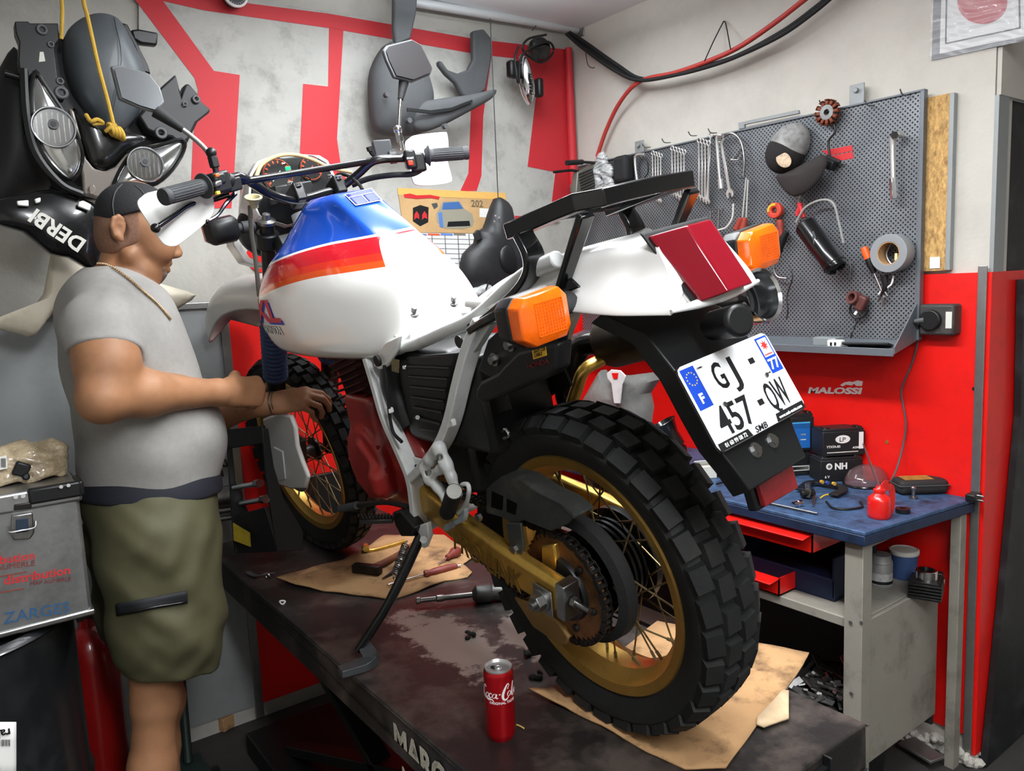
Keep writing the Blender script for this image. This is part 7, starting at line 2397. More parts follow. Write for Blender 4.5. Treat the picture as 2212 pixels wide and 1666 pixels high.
ords = ['leftmost', 'second', 'third', 'fourth', 'fifth']
for bi, (bn_, px, py, yb2, n_, st) in enumerate((('first bundle on the left', 1410, 330, 425, 4, 6.0), ('second bundle', 1452, 320, 418, 5, 6.6), ('third bundle', 1510, 303, 408, 4, 7.0))):
    for k in range(n_):
        spanner((px + k * st, py + k * 2.2), (px + k * st + (2 - k) * .6, yb2 + k * 3.5 + (bi == 2) * 18), .0065 + .0005 * bi, f'{ords[k]} chrome spanner in the {bn_} on the tool panel', f'spanners in the {bn_}', .012 + .006 * k)
spanner((1557, 300), (1578, 420), .0125, 'biggest open-jaw spanner hanging behind the right end of the rack', 'large spanners', .03)
spanner((1536, 292), (1528, 432), .0080, 'long spanner hanging just left of the biggest spanner', 'large spanners', .02)
bs = thing('box_spanner', 'long bent socket spanner hanging in front of the biggest spanner', 'spanner', W_(1556, 400))
MB().tube([W_(1560, 292, .05), W_(1549, 296, .05), W_(1550, 330, .045), W_(1556, 400, .04)], .006, 10, sm=4).cyl(W_(1556, 388, .04), W_(1558, 408, .04), .010, n=12).build('shaft', K['tool'], bs, world=True)
ld_ = thing('wire_loop', 'pale wire loop hanging right of the biggest spanner', 'wire', W_(1600, 350))
MB().tube([W_(1560, 300, .03), W_(1580, 288, .03), W_(1600, 305, .03), W_(1608, 345, .03), W_(1606, 380, .03)], .004, 8, sm=5).build('strand', K['metal'], ld_, world=True)
MB().tube([W_(1604, 318, .03), W_(1590, 340, .03), W_(1578, 345, .03), W_(1596, 345, .03), W_(1606, 336, .03)], .0028, 8, sm=4).build('crossing_strand', K['metal'], ld_, world=True)
hx = thing('hook_spanner', 'chrome angle wrench hanging left of the first spanner bundle', 'wrench', W_(1375, 380))
MB().tube([W_(1393, 334, .03), W_(1378, 334, .03), W_(1372, 342, .03), W_(1373, 365, .03), W_(1377, 395, .03)], .006, 10, sm=4).build('shaft', K['tool'], hx, world=True)
MB().tube([W_(1388, 338, .03), W_(1398, 350, .03), W_(1400, 372, .03), W_(1392, 384, .03)], .003, 8, sm=4).build('cord', K['black'], hx, world=True)
bb_ = MB().box(W_(1347, 366, .03), (.06, .085, .115)).build('black_block', mat('soft_black', (30, 31, 33), .8), bevel=.02, seg=3)
tag(bb_, 'soft black pouch hanging between the plastic bag and the chrome wrench', 'pouch')
# slender T-handles with red grips
for i, (p, q, g0, g1, l_) in enumerate((((1612, 384), (1604, 470), (1590, 480), (1589, 500), 'left of the two red-handled drivers hanging in the panel middle'), ((1616, 388), (1612, 470), (1608, 478), (1604, 500), 'right of the two red-handled drivers hanging in the panel middle'))):
    t = thing('red_handled_driver', l_, 'screwdriver', W_(*g1), group='red-handled drivers on the panel')
    MB().cyl(W_(*p, .03), W_(*q, .03), .0035, n=10).build('shaft', K['tool'], t, world=True)
    a, b = W_(q[0] - 2, q[1], .03), W_(g1[0], g1[1], .03)
    d = b - a
    MB().lathe([(.004, 0), (.011, .006), (.012, d.length * .5), (.014, d.length * .85), (.004, d.length)], a, d, 14).build('handle', mat('brick_red_handle', (150, 58, 44), .5, var=.1), t, world=True)
tw = thing('bent_rod', 'bent steel rod hanging under the rack end', 'rod', W_(1545, 480))
MB().tube([W_(1536, 505, .02), W_(1535, 454, .02), W_(1553, 452, .02), W_(1551, 505, .02)], .004, 8).tube([W_(1560, 458, .02), W_(1562, 449, .02)], .003, 8).build('rod', K['metal'], tw, world=True)
tag(MB().tube([W_(1584, 440, .03), W_(1582, 470, .03), W_(1570, 490, .03), W_(1556, 496, .03), W_(1540, 500, .03)], .0034, 8, sm=5).build('white_cable', mat('off_white_cable', (206, 204, 196), .5)), 'off white cable curling beside the bent rod', 'cable')

# cap with the printed patch
cpn = thing('snapback_hat', 'black and grey printed cap with an oval patch hanging on the tool panel', 'cap', W_(1700, 410))
X_ = V((1, 0, 0))
u_ = (W_(1740, 250) - W_(1665, 360))
up_ = u_.normalized()
sd_ = X_.cross(up_).normalized()
qc = M((sd_, up_, X_)).transposed()
fc = Field()
fc.ell(W_(1703, 318, .035), (.066, .086, .062), .01, rot=qc)
fc.plane(W_(1700, 300, .001), (1, 0, 0))
grey_print = mat('grey_camo_print', (142, 142, 140), .85, var=.45, scale=30)
field_obj('crown', fc, grey_print, cpn, .0035, 1, world=True)
ff_ = Field()
ff_.ell(W_(1697, 330, .038), (.0675, .074, .064), .01, rot=qc)
ff_.plane(W_(1700, 300, .001), (1, 0, 0))
ff_.plane(W_(1700, 290, .0), up_)
field_obj('front_panel', ff_, mat('black_cotton', (34, 31, 31), .9), cpn, .0035, 1, world=True)
pc_ = W_(1692, 344, .098)
MB().ball(pc_ + V((.002, 0, -.002)), (.033, .022, .004), 24, rot=qc @ Euler((R(12), 0, 0)).to_matrix()).build('patch', mat('cream_patch', (196, 172, 146), .8, var=.35, scale=90), cpn, world=True)
bq = [W_(a, b, .075) for a, b in ((1676, 382), (1696, 374), (1724, 360), (1750, 346), (1776, 334), (1786, 348), (1778, 372), (1760, 398), (1736, 418), (1712, 424), (1692, 408))]
bc_ = sum(bq, V()) / len(bq)
MB().rings([[bc_ + (p - bc_) * k + V((dx, 0, 0)) for p in spline(bq, 3, True)] for k, dx in ((.001, -.022), (.5, -.018), (.9, -.006), (1, 0), (1, .004), (.9, -.001), (.5, -.013), (.001, -.017))]).build('bill', mat('brown_black_bill', (46, 41, 40), .85), cpn, ang=60, world=True)

# stator coil
sc_ = thing('stator_coil', 'copper stator coil hanging on the top edge of the tool panel', 'coil', W_(1788, 270))
c = W_(1788, 243, .03)
MB().lathe([(.010, -.008), (.024, -.008), (.024, .008), (.010, .008)], c, (1, 0, 0), 32, closed=True).build('core', K['metal'], sc_, world=True)
for k in range(12):
    a = k * PI / 6
    e = V((0, math.cos(a), math.sin(a)))
    q = M((X_, e, X_.cross(e))).transposed()
    MB().box(c + e * .031, (.018, .014, .011), q).box(c + e * .040, (.022, .004, .015), q).build('winding', mat('copper_winding', (120, 62, 44), .45, .6) if k == 0 else D.materials['copper_winding'], sc_, bevel=.002, world=True)
MB().tube([W_(1800, 262, .02), W_(1804, 285, .02), W_(1790, 305, .02), W_(1792, 340, .02), W_(1786, 355, .02)], .004, 8, sm=5).build('lead', K['black'], sc_, world=True)
MB().box(W_(1793, 356, .03), (.03, .035, .03), (.5, 0, 0)).box(W_(1800, 344, .025), (.01, .06, .012), (.5, 0, 0)).build('pickup', K['black'], sc_, bevel=.003, world=True)

# swivel-head socket spanner
sp_ = thing('pipe_spanner', 'chrome pipe socket spanner hanging alone at the right of the panel', 'spanner', W_(1932, 425))
MB().tube([W_(1952, 294, .02), W_(1940, 290, .035), W_(1930, 298, .04), W_(1928, 325, .04), W_(1931, 425, .04)], [.008, .010, .011, .008, .008], 14, sm=5).build('shaft', K['tool'], sp_, world=True)
MB().cyl(W_(1930, 385, .04), W_(1932, 430, .04), .0125, n=6).build('socket', K['chrome'], sp_, bevel=.001, world=True)
MB().cyl(W_(1932, 292, .055), W_(1932, 292, .04), .012, n=6).build('ring_head', K['dmetal'], sp_, world=True)

# red and yellow tape ring, red screwdriver behind it
c = W_(1675, 455, .03)
tg_ = thing('tape_ring', 'red and yellow tape ring hanging above a red screwdriver', 'tape', W_(1675, 475))
MB().lathe([(.010, -.012), (.028, -.012), (.028, .012), (.010, .012)], c, (1, .1, 0), 32, closed=True).build('roll', mat('red_tape', (196, 64, 44), .45), tg_, bevel=.004, world=True)
MB().torus(c + V((-.010, 0, 0)), (1, .1, 0), .020, .006, 28, 6, a0=-.2, a1=2.0).build('yellow_band', mat('yellow_tape', (222, 168, 52), .45), tg_, world=True)
t = thing('hanging_screwdriver', 'dark red screwdriver hanging below the tape ring', 'screwdriver', W_(1687, 520))
a, b = W_(1684, 474, .025), W_(1688, 520, .025)
MB().lathe([(.005, 0), (.012, .004), (.013, .02), (.010, .03), (.012, .05), (.004, (b - a).length)], a, b - a, 14).build('handle', D.materials['brick_red_handle'], t, world=True)
MB().cyl(b, W_(1690, 545, .025), .003, n=8).build('blade', K['dmetal'], t, world=True)
so_ = thing('black_handled_tool', 'black-handled tool with trailing grey leads behind the right turn signal', 'tool', W_(1682, 590))
MB().tube([W_(1700, 500, .03), W_(1690, 520, .03), W_(1680, 556, .03)], [.010, .014, .009], 12, sm=4).build('handle', K['black'], so_, world=True)
MB().tube([W_(1680, 556, .03), W_(1662, 560, .03), W_(1652, 590, .03), W_(1664, 606, .03)], .003, 8, sm=5).tube([W_(1676, 556, .03), W_(1672, 580, .03), W_(1680, 598, .03), W_(1700, 602, .03)], .004, 8, sm=4).build('lead', K['metal'], so_, world=True)
pl_ = thing('pliers', 'red-handled pliers hanging half hidden under the cap', 'pliers', W_(1730, 460))
for p_ in (((1722, 414), (1730, 438), (1722, 466)), ((1730, 412), (1726, 438), (1736, 470))):
    MB().tube([W_(*p_[1], .03), W_(*p_[2], .03)], .008, 10).build('grip', K['inkred'], pl_, world=True)
    MB().tube([W_(*p_[0], .03), W_(*p_[1], .03)], .006, 8).build('jaw', K['metal'], pl_, world=True)

# black canister with its cable
cn_ = thing('black_canister', 'glossy black canister hanging diagonally with a grey cable', 'canister', W_(1820, 600))
a, b = W_(1738, 484, .055), W_(1808, 580, .075)
d = b - a
MB().lathe([(.002, -.004), (.030, 0), (.037, .008), (.038, d.length * .45), (.036, d.length * .7), (.037, d.length * .95), (.033, d.length), (.026, d.length + .002), (.024, d.length - .006), (.001, d.length - .006)], a, d, 40).build('shell', K['blackg'], cn_, world=True)
MB().torus(a + d * .93, d, .0372, .002, 40, 6).build('seam', K['black'], cn_, world=True)
MB().tube([W_(1720, 480, .04), W_(1740, 448, .05), W_(1775, 432, .05), W_(1800, 440, .05), W_(1812, 480, .04), W_(1822, 525, .03)], .004, 8, sm=6).build('cable', mat('grey_hanging_cable', (150, 150, 146), .5), cn_, world=True)
MB().tube([W_(1760, 540, .10), W_(1756, 500, .10), W_(1762, 515, .102)], .0025, 6, sm=4).build('strap', K['grey'], cn_, world=True)
tag(MB().tube([W_(1834, 560, .02), W_(1838, 580, .02), W_(1835, 600, .02)], .003, 6, sm=4).build('thin_lead', K['grey']), 'thin grey lead hanging right of the black canister', 'cable')
tag(MB().tube([W_(1706, 575, .02), W_(1712, 600, .02), W_(1700, 640, .02), W_(1702, 670, .02), W_(1699, 690, .02)], .0022, 6, sm=5).build('dark_lead', K['dmetal']), 'dark thin lead hanging under the black-handled tool', 'cable')

# tape roll
tp_ = thing('tape_roll', 'big roll of silver-grey tape hanging at the lower right of the panel', 'tape', W_(1935, 590))
c = W_(1936, 547, .012)
MB().lathe([(.036, 0), (.059, 0), (.060, .003), (.060, .047), (.059, .05), (.036, .05)], c, (-1, .0, 0), 48, closed=True).build('roll', mat('grey_duct_tape', (140, 144, 146), .5, .2), tp_, bevel=.001, world=True)
MB().lathe([(.033, .001), (.0362, .001), (.0362, .049), (.033, .049)], c, (-1, 0, 0), 40, closed=True).build('core', K['card'], tp_, world=True)
MB().tube([W_(1925, 525, .03), W_(1915, 550, .03), W_(1928, 572, .03), W_(1946, 560, .03), W_(1940, 530, .03)], .004, 8, sm=5).build('coiled_cable', K['metal'], tp_, world=True)
MB().box(W_(1936, 555, .05), (.004, .008, .022)).build('yellow_tag', mat('pale_yellow_tag', (220, 208, 150), .6), tp_, world=True)
t = thing('orange_screwdriver', 'orange and black screwdriver hanging left of the tape roll', 'screwdriver', W_(1910, 650))
a, b = W_(1866, 534, .04), W_(1888, 590, .035)
MB().lathe([(.002, 0), (.010, .002), (.012, .02), (.012, (b - a).length * .7), (.008, (b - a).length)], a, b - a, 14).build('handle', K['black'], t, world=True)
MB().lathe([(.0025, -.001), (.0108, .001), (.0126, .02), (.0126, (b - a).length * .45)], a, b - a, 14).build('orange_grip', K['orange'], t, world=True)
MB().cyl(b, W_(1910, 642, .03), .003, n=8).build('blade', K['metal'], t, world=True)
ky = thing('small_pliers', 'small steel pliers with a white cable hanging below the tape roll', 'pliers', W_(1912, 660))
MB().tube([W_(1910, 595, .03), W_(1912, 620, .03), W_(1904, 640, .03)], [.012, .009, .005], 10, sm=3).build('handle', K['black'], ky, world=True)
for q in ((1898, 650), (1908, 662), (1918, 640)):
    MB().tube([W_(1908, 625, .03), W_(*q, .03)], [.005, .003], 8).build('jaw', K['metal'], ky, world=True)
MB().tube([W_(1930, 596, .03), W_(1925, 615, .03), W_(1905, 628, .03), W_(1898, 636, .03)], .003, 8, sm=4).build('cable', K['paper'], ky, world=True)
# inlet rubber with a loop
ir = thing('inlet_rubber', 'brown-red intake rubber with a black cable loop low on the panel', 'intake rubber', W_(1852, 690))
c = W_(1848, 645, .03)
MB().lathe([(.012, -.014), (.023, -.014), (.024, 0), (.022, .02), (.013, .02)], c, (-1, .2, .3), 28, closed=True).build('collar', mat('red_brown_rubber', (92, 52, 48), .5), ir, world=True)
MB().torus(W_(1855, 668, .02), (1, 0, 0), .030, .004, 32, 8).build('loop', K['black'], ir, world=True)
MB().box(W_(1862, 655, .03), (.03, .03, .05), (.4, 0, 0)).build('flange', D.materials['red_brown_rubber'], ir, bevel=.006, world=True)
MB().cyl(W_(1852, 672, .03), W_(1846, 680, .035), .005, n=10).build('clamp_screw', K['paper'], ir, world=True)
tag(MB().tube([W_(1853, 692, .02), W_(1842, 715, .03), W_(1838, 730, .05)], .003, 8, sm=4).build('charger_cable', K['dmetal']), 'dark cable dropping from the intake rubber to the tray', 'cable')


# on the tray
def tray(px, py, dx=.08):
    return at(px, py, 0, XP - dx)


gb = MB().box(tray(1790, 737, .06), (.06, .085, .03)).build('frosted_box', mat('frosted_plastic', (150, 156, 158), .3, trans=.3), bevel=.004)
tag(gb, 'small frosted plastic box on the panel tray', 'box')
pw = thing('usb_charger', 'white twin-port charger lying on the panel tray', 'charger', tray(1810, 745))
MB().box(tray(1806, 742, .11), (.032, .05, .026)).build('body', K['white'], pw, bevel=.006, world=True)
for dy in (-4, 5):
    MB().box(tray(1799 + dy, 743, .127), (.003, .006, .010)).build('port', K['inkblack'], pw, world=True)
gr_ = thing('black_grille', 'flat black perforated grille lying at the right of the tray', 'grille', tray(1880, 745))
MB().box(tray(1876, 745, .09), (.09, .14, .008), (0, R(10), .25)).build('plate', mat('black_mesh_plastic', (24, 25, 27), .6, var=.6, scale=180), gr_, bevel=.003, world=True)

# corner: radiator, grip, bag
rd = thing('small_radiator', 'small grey radiator with black grip leaning in the corner by the red banner edge', 'radiator', at(1270, 420, 1, 2.62))
MB().slab([at(a, b, 1, 2.60) for a, b in ((1248, 372), (1284, 352), (1292, 420), (1262, 436), (1244, 420))], (0, .035, 0)).build('core', mat('dull_radiator', (120, 118, 110), .5, .6), rd, bevel=.004, world=True)
for i in range(9):
    MB().tube([at(1250 + i, 378 + i * 6, 1, 2.597), at(1280 + i * .8, 365 + i * 6, 1, 2.597)], .0028, 6).build('fin', K['dmetal'], rd, world=True)
MB().tube([at(1224, 352, 1, 2.6), at(1258, 350, 1, 2.6)], .011, 12).build('grip', K['black'], rd, world=True)
MB().tube([at(1258, 350, 1, 2.6), at(1285, 352, 1, 2.6), at(1300, 346, 1, 2.6)], .006, 10).tube([at(1196, 372, 1, 2.62), at(1236, 368, 1, 2.62), at(1262, 372, 1, 2.62), at(1290, 352, 1, 2.6)], .006, 10, sm=3).build('lever_bar', K['dmetal'], rd, world=True)
MB().tube([at(1232, 398, 1, 2.6), at(1236, 430, 1, 2.6)], .003, 8).build('stay', K['metal'], rd, world=True)
pbg = Field()
for q, r_ in (((1300, 346), .034), ((1290, 372), .034), ((1312, 372), .036), ((1316, 400), .030), ((1296, 402), .03)):
    pbg.ell(at(*q, 0, XP - .05), (r_ * .6, r_, r_), .02)
pbo = field_obj('clear_bag', pbg, mat('crinkled_film', (178, 180, 180), .15, coat=.8, var=.3, scale=40, bump=.7, bscale=90), None, .004, 0, warp=lambda X, Y, Z: .004 * np.sin(120 * Y + 5 * np.sin(90 * Z)) * np.sin(110 * Z))
tag(pbo, 'crinkled clear plastic bag hanging at the left end of the tool panel', 'bag')
xslab([(1598, 266), (1728, 238), (1730, 246), (1612, 270), (1612, 278), (1600, 280)], WX - .03, .012, 'wall_frame', K['greypanel'], None, .002, label='thin grey metal frame on the wall behind the hanging cap', cat='frame')
# ---- wall print, socket, poster, cables
mwp = mat('white_wall_print', (226, 214, 208), .6)
o0, o1 = at(1745, 849, 0, WX - .0135), at(1863, 851, 0, WX - .0135)
wp = thing('wall_print', 'white lettering and small emblem printed on the red wall panel', 'wall print', o0)
d = o1 - o0
tm_ = MB().text('MALOSSI', (0, 0, 0), (1, 0, 0), (0, 1, 0), .029, .0006, .05, .15)
kx_ = d.length / max(p[0] for p in tm_.v)
tm_.v = [tuple(o0 + d.normalized() * p[0] * kx_ + V((-p[2], 0, p[1]))) for p in tm_.v]
tm_.build('lettering', mwp, wp, world=True)
for pts in ([(1815, 832), (1824, 826), (1836, 824), (1846, 828), (1840, 833), (1828, 831), (1820, 835)], [(1840, 826), (1852, 822), (1864, 824), (1862, 834), (1850, 834), (1846, 830)]):
    xslab(pts, WX - .0132, .0006, 'emblem', mwp, wp, 0)
sk_ = thing('power_socket', 'dusty black wall socket with a plugged-in round plug', 'socket', wr(2030, 690, .03))
c = wr(2032, 690, .03)
mso = mat('dusty_black_box', (56, 54, 52), .6, dirt=(110, 104, 98), damt=.4, dscale=12)
MB().box(c + V((0, 0, 0)), (.062, .105, .095)).build('housing', mso, sk_, bevel=.008, world=True)
MB().cyl(c + V((-.028, .014, 0)), c + V((-.046, .014, 0)), .032, n=28).build('plug', K['black'], sk_, bevel=.004, world=True)
MB().cyl(c + V((-.040, .03, 0)), c + V((-.045, .058, -.004)), .010, .007, 12).build('plug_neck', K['grey'], sk_, world=True)
MB().box(c + V((-.0315, -.038, .0)), (.001, .018, .05)).build('socket_label', K['lightgrey'], sk_, world=True)
MB().tube([c + V((-.045, .058, -.004)), wr(1985, 720, .04), wr(1972, 780, .02), wr(1948, 840, .018), wr(1952, 880, .018), wr(1957, 920, .02), wr(1950, 965, .03), wr(1938, 1010, .06), wr(1925, 1040, .10)], .0032, 8, sm=6).build('flex', K['grey'], sk_, world=True)
for q, l_ in (((2105, 840), 'dark screw head near the steel strip on the red wall'), ((1916, 955), 'chipped spot on the red wall right of the batteries')):
    p = wr(*q, .012)
    tag(MB().cyl(p, p + V((-.003, 0, 0)), .006, n=10).build('screw_head', K['dmetal'] if q[0] > 2000 else K['gold']), l_, 'screw')
po = thing('wall_poster', 'white poster with a big red spot in a glossy plastic sleeve', 'poster', wr(2010, 130, .002))
xslab([(2018, -40), (2013, 131), (2216, 88), (2240, -40)], WX - .001, .002, 'backing', mat('poster_border', (88, 92, 96), .5), po, 0)
xslab([(2035, -40), (2030, 116), (2216, 78), (2240, -40)], WX - .0032, .001, 'paper', mat('poster_paper', (214, 216, 216), .6), po, 0)
rr2 = [(2122 + 54 * math.cos(k * PI / 16), 4 + 48 * math.sin(k * PI / 16)) for k in range(32)]
xslab(rr2, WX - .0045, .001, 'red_spot', mat('poster_red', (178, 48, 62), .5), po, 0)
bl_ = MB()
for p, q in (((2045, -40), (2043, 94)), ((2043, 94), (2204, 60)), ((2201, -40), (2203, 60))):
    bl_.tube([at(*p, 0, WX - .005), at(*q, 0, WX - .005)], .0022, 4)
bl_.build('border_rule', K['inkblack'], po, world=True)
c4 = [wr(a, b, .008) for a, b in ((2014, -40), (2012, 131), (2218, 89), (2242, -40))]
fm = MB().grid(lambda u, v: c4[0].lerp(c4[3], u).lerp(c4[1].lerp(c4[2], u), v) + V((-.006 - .004 * math.sin(9 * u + 34 * v + 2 * math.sin(9 * v + 3 * u)) - .0028 * math.sin(61 * v - 17 * u + 3 * math.sin(11 * u)), 0, 0)), 50, 60)
fm.build('plastic_sleeve', K['film'], po, ang=180, world=True)

cb = thing('black_cable_bundle', 'sagging bundle of black cables along the top of the right wall', 'cables', wr(1480, 160, .1))
for i, o in enumerate(((0, 0), (3, -6), (-4, 5))):
    MB().tube([wr(a + o[0], b + o[1] * s_, .06 + .012 * i) for a, b, s_ in ((1228, 72, .3), (1262, 98, 1), (1330, 146, 1), (1385, 172, .3), (1470, 158, .5), (1540, 140, .4), (1600, 118, .4), (1690, 72, 1), (1760, 22, 1.2), (1810, -20, 1.2), (1880, -80, 1), (1960, -150, 1))], .0075, 10, sm=6).build('cable', K['blackm'], cb, world=True)
MB().tube([wr(1265, 115, .06), wr(1270, 140, .06), wr(1280, 147, .06), wr(1284, 145, .06)], .0018, 6, sm=4).build('tie_wire', K['dmetal'], cb, world=True)
mrc = mat('red_cable_sheath', (176, 56, 50), .5)
tag(MB().tube([wr(1930, -140, .07), wr(1850, -82, .07), wr(1750, -10, .07), wr(1670, 52, .07), wr(1592, 104, .075), wr(1520, 136, .08), wr(1455, 158, .08), wr(1382, 176, .07), wr(1340, 220, .05), wr(1310, 280, .04), wr(1290, 338, .04)], .009, 12, sm=6).build('red_cable', mrc), 'thick red cable running from the top edge down to the panel corner', 'cable')
tag(MB().tube([wr(1522, 132, .09), wr(1540, 92, .05), wr(1561, 50, .01), wr(1564, 47, .005), wr(1568, 52, .02), wr(1578, 106, .09)], .0022, 6, sm=3).build('hanger_wire', K['dmetal']), 'thin wire hanger holding up the cable bundle on the right wall', 'wire')

# ---------------------------------------------------------------- work bench
BZ = ZB
bn = thing('workbench', 'grey steel workbench with a worn blue top along the red wall', 'workbench', (2.25, 1.9, 0))
F0, W0 = V((1.985, 1.095, BZ)), V((2.512, 1.035, BZ))
F1, W1 = V((1.985, 2.78, BZ)), V((2.512, 2.78, BZ))
MB().slab([F0, W0, W1, F1], (0, 0, -.012)).build('blue_mat', K['bluemat'], bn, bevel=.003, world=True)
MB().slab([p + V((0, 0, -.012)) for p in (F0, W0, W1, F1)], (0, 0, -.030)).build('top_board', mat('dark_blue_edge', (28, 44, 72), .5, var=.3, scale=30, dirt=(16, 18, 22), damt=.6, dscale=18), bn, bevel=.003, world=True)
ZU = BZ - .042
MB().box((F0.x + .05, F0.y + .045, ZU / 2), (.05, .055, ZU)).build('leg', K['bench'], bn, bevel=.002, world=True)
MB().box((F0.x + .05, 2.72, ZU / 2), (.05, .055, ZU)).build('leg', K['bench'], bn, bevel=.002, world=True)
MB().box((W0.x - .035, W0.y + .03, ZU / 2), (.04, .03, ZU)).build('leg', K['bench'], bn, bevel=.002, world=True)
MB().box((W0.x - .05, 2.72, ZU / 2), (.05, .055, ZU)).build('leg', K['bench'], bn, bevel=.002, world=True)
MB().box(((F0.x + W0.x) / 2, 1.14, ZU - .015), (.46, .03, .03)).build('end_rail', K['bench'], bn, bevel=.002, world=True)
ZS = at(1845, 1345, 0, F0.x + .03).z
MB().box(((F0.x + .03 + W0.x) / 2, 1.945, ZS - .015), (W0.x - F0.x - .05, 1.62, .03)).build('shelf', K['bench'], bn, bevel=.003, world=True)
pz0_ = at(1862, 1638, 1, F0.y + .05).z
MB().box(((F0.x + .06 + W0.x - .03) / 2, F0.y + .03, (ZS + pz0_) / 2), (W0.x - F0.x - .10, .012, ZS - pz0_)).build('end_panel', K['bench'], bn, bevel=.002, world=True)
MB().box((2.46, 1.92, (ZS + .1) / 2), (.012, 1.6, ZS - .15)).build('back_panel', mat('dark_back_panel', (30, 30, 31), .7), bn, world=True)
for q, y_ in (((1838, 1344), None), ((1862, 1345), None), ((1840, 1498), None)):
    p = at(*q, 0, F0.x + .024)
    MB().cyl(p, p - V((.004, 0, 0)), .005, n=10).build('bolt', K['steel'], bn, world=True)


def drawer(y0, y1, z0, z1, x0, depth, label):
    dr_ = thing('drawer_box', label, 'drawer', (x0 + depth / 2, (y0 + y1) / 2, z0), group=None)
    MB().box((x0 + .002, (y0 + y1) / 2, (z0 + z1) / 2), (.004, y1 - y0, z1 - z0)).box((x0 + depth / 2, y0 + .002, (z0 + z1) / 2), (depth, .004, z1 - z0)).box((x0 + depth / 2, y1 - .002, (z0 + z1) / 2), (depth, .004, z1 - z0)).box((x0 + depth / 2, (y0 + y1) / 2, z0 + .002), (depth, y1 - y0, .004)).build('tray', K['red'], dr_, ang=0, world=True)
    MB().slab([(x0, y0, z1), (x0 - .035, y0 + .01, z1 - .012), (x0 - .035, y1 - .01, z1 - .012), (x0, y1, z1)], (0, 0, -.004)).build('handle', K['red'], dr_, bevel=.001, world=True)
    return dr_


p = at(1755, 1198, 0, F0.x + .02)
p2 = at(1755, 1168, 0, F0.x + .02)
drawer(p.y, p.y + .50, p.z, BZ - .05, F0.x + .02, .40, 'red steel drawer hanging under the front edge of the bench top')
q = at(1683, 1288, 0, F0.x + .03)
drawer(q.y, q.y + .30, max(q.z, ZS + .002), at(1683, 1250, 0, F0.x + .03).z, F0.x + .03, .38, 'smaller open red drawer standing on the bench shelf')
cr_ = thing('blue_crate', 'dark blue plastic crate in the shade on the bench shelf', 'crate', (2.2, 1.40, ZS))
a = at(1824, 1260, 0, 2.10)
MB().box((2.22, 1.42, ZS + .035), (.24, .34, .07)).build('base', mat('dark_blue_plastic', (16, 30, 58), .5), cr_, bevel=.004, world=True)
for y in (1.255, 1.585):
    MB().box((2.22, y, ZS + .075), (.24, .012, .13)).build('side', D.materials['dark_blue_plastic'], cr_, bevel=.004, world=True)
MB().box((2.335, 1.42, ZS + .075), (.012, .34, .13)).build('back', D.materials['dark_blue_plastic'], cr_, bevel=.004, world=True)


# ---- things on the bench
def on_b(px, py, z=0.):
    return at(px, py, 2, BZ + z)


def block(c, ex, ey, h, rotz=0.):
    return M.Translation(c) @ M.Rotation(rotz, 4, 'Z')


mbat = mat('battery_case', (24, 25, 27), .45)
BR = R(-22)                                                 # the batteries' long faces look at the camera


def battery(c, w, dpt, h, label, prints, top=True):
    t = thing('battery', label, 'battery', mw=M.Translation(V(c)) @ M.Rotation(R(-32), 4, 'Z'))
    MB().box((0, 0, h * .45), (w, dpt, h * .9)).box((0, 0, h * .93), (w * .96, dpt * .9, h * .12)).build('case', mbat, t, bevel=.003)
    for s_ in (-1, 1):
        MB().box((s_ * w * .38, -dpt * .22, h * .96), (w * .14, dpt * .4, h * .16)).build('terminal', K['dmetal'], t, bevel=.003)
    for pr in prints:
        pr(t, -dpt / 2 - .0004)
    return t


def tx(s_, x, z, sz, m_, b=.02, sx_=1.):
    return lambda t, y: MB().text(s_, (x, y, z), (1, 0, 0), (0, 0, 1), sz, .0006, b, sx=sx_).build('print', m_, t)


def rect(x0, x1, z0, z1, m_, n='label'):
    return lambda t, y: MB().slab([(x0, y, z0), (x1, y, z0), (x1, y, z1), (x0, y, z1)], (0, -.0005, 0)).build(n, m_, t)


def oval(x, z, a, b, m_):
    return lambda t, y: MB().slab([(x + a * math.cos(k * PI / 14), y, z + b * math.sin(k * PI / 14)) for k in range(28)], (0, -.0006, 0)).build('badge', m_, t)


lowc = at(1805, 1034, 2, BZ)
lowl = at(1722, 1024, 2, BZ)
battery(lowc, .15, .085, .085, 'black battery with a white round logo under the oval-logo battery', [oval(-.045, .055, .011, .011, K['paper']), oval(-.045, .055, .006, .006, K['inkblack']), tx('NH', -.026, .044, .030, K['paper'], .04), tx('6 V', -.060, .015, .012, K['paper'])])
battery(V(lowl) + V((.0, .02, 0)), .11, .085, .085, 'black battery with grey print under the blue-label battery', [tx('BS', -.030, .052, .022, K['lightgrey'], .03), rect(-.045, .045, .018, .036, K['lightgrey']), rect(-.040, .040, .021, .033, K['inkblack'], 'print_panel')])
battery(V(lowc) + V((.012, .0, .0875)), .15, .085, .095, 'black battery with a white oval logo on top of the stack', [oval(-.005, .058, .026, .014, K['paper']), tx('LP', -.018, .050, .021, K['inkblack'], .03, 1.1), tx('YTX7A-BS', -.062, .030, .011, K['paper']), tx('AGM', .030, .024, .010, K['paper']), rect(.052, .068, .022, .080, K['paper']), rect(-.06, .05, .012, .015, K['lightgrey'], 'rule')])
mblu = mat('blue_battery_label', (28, 96, 172), .45)
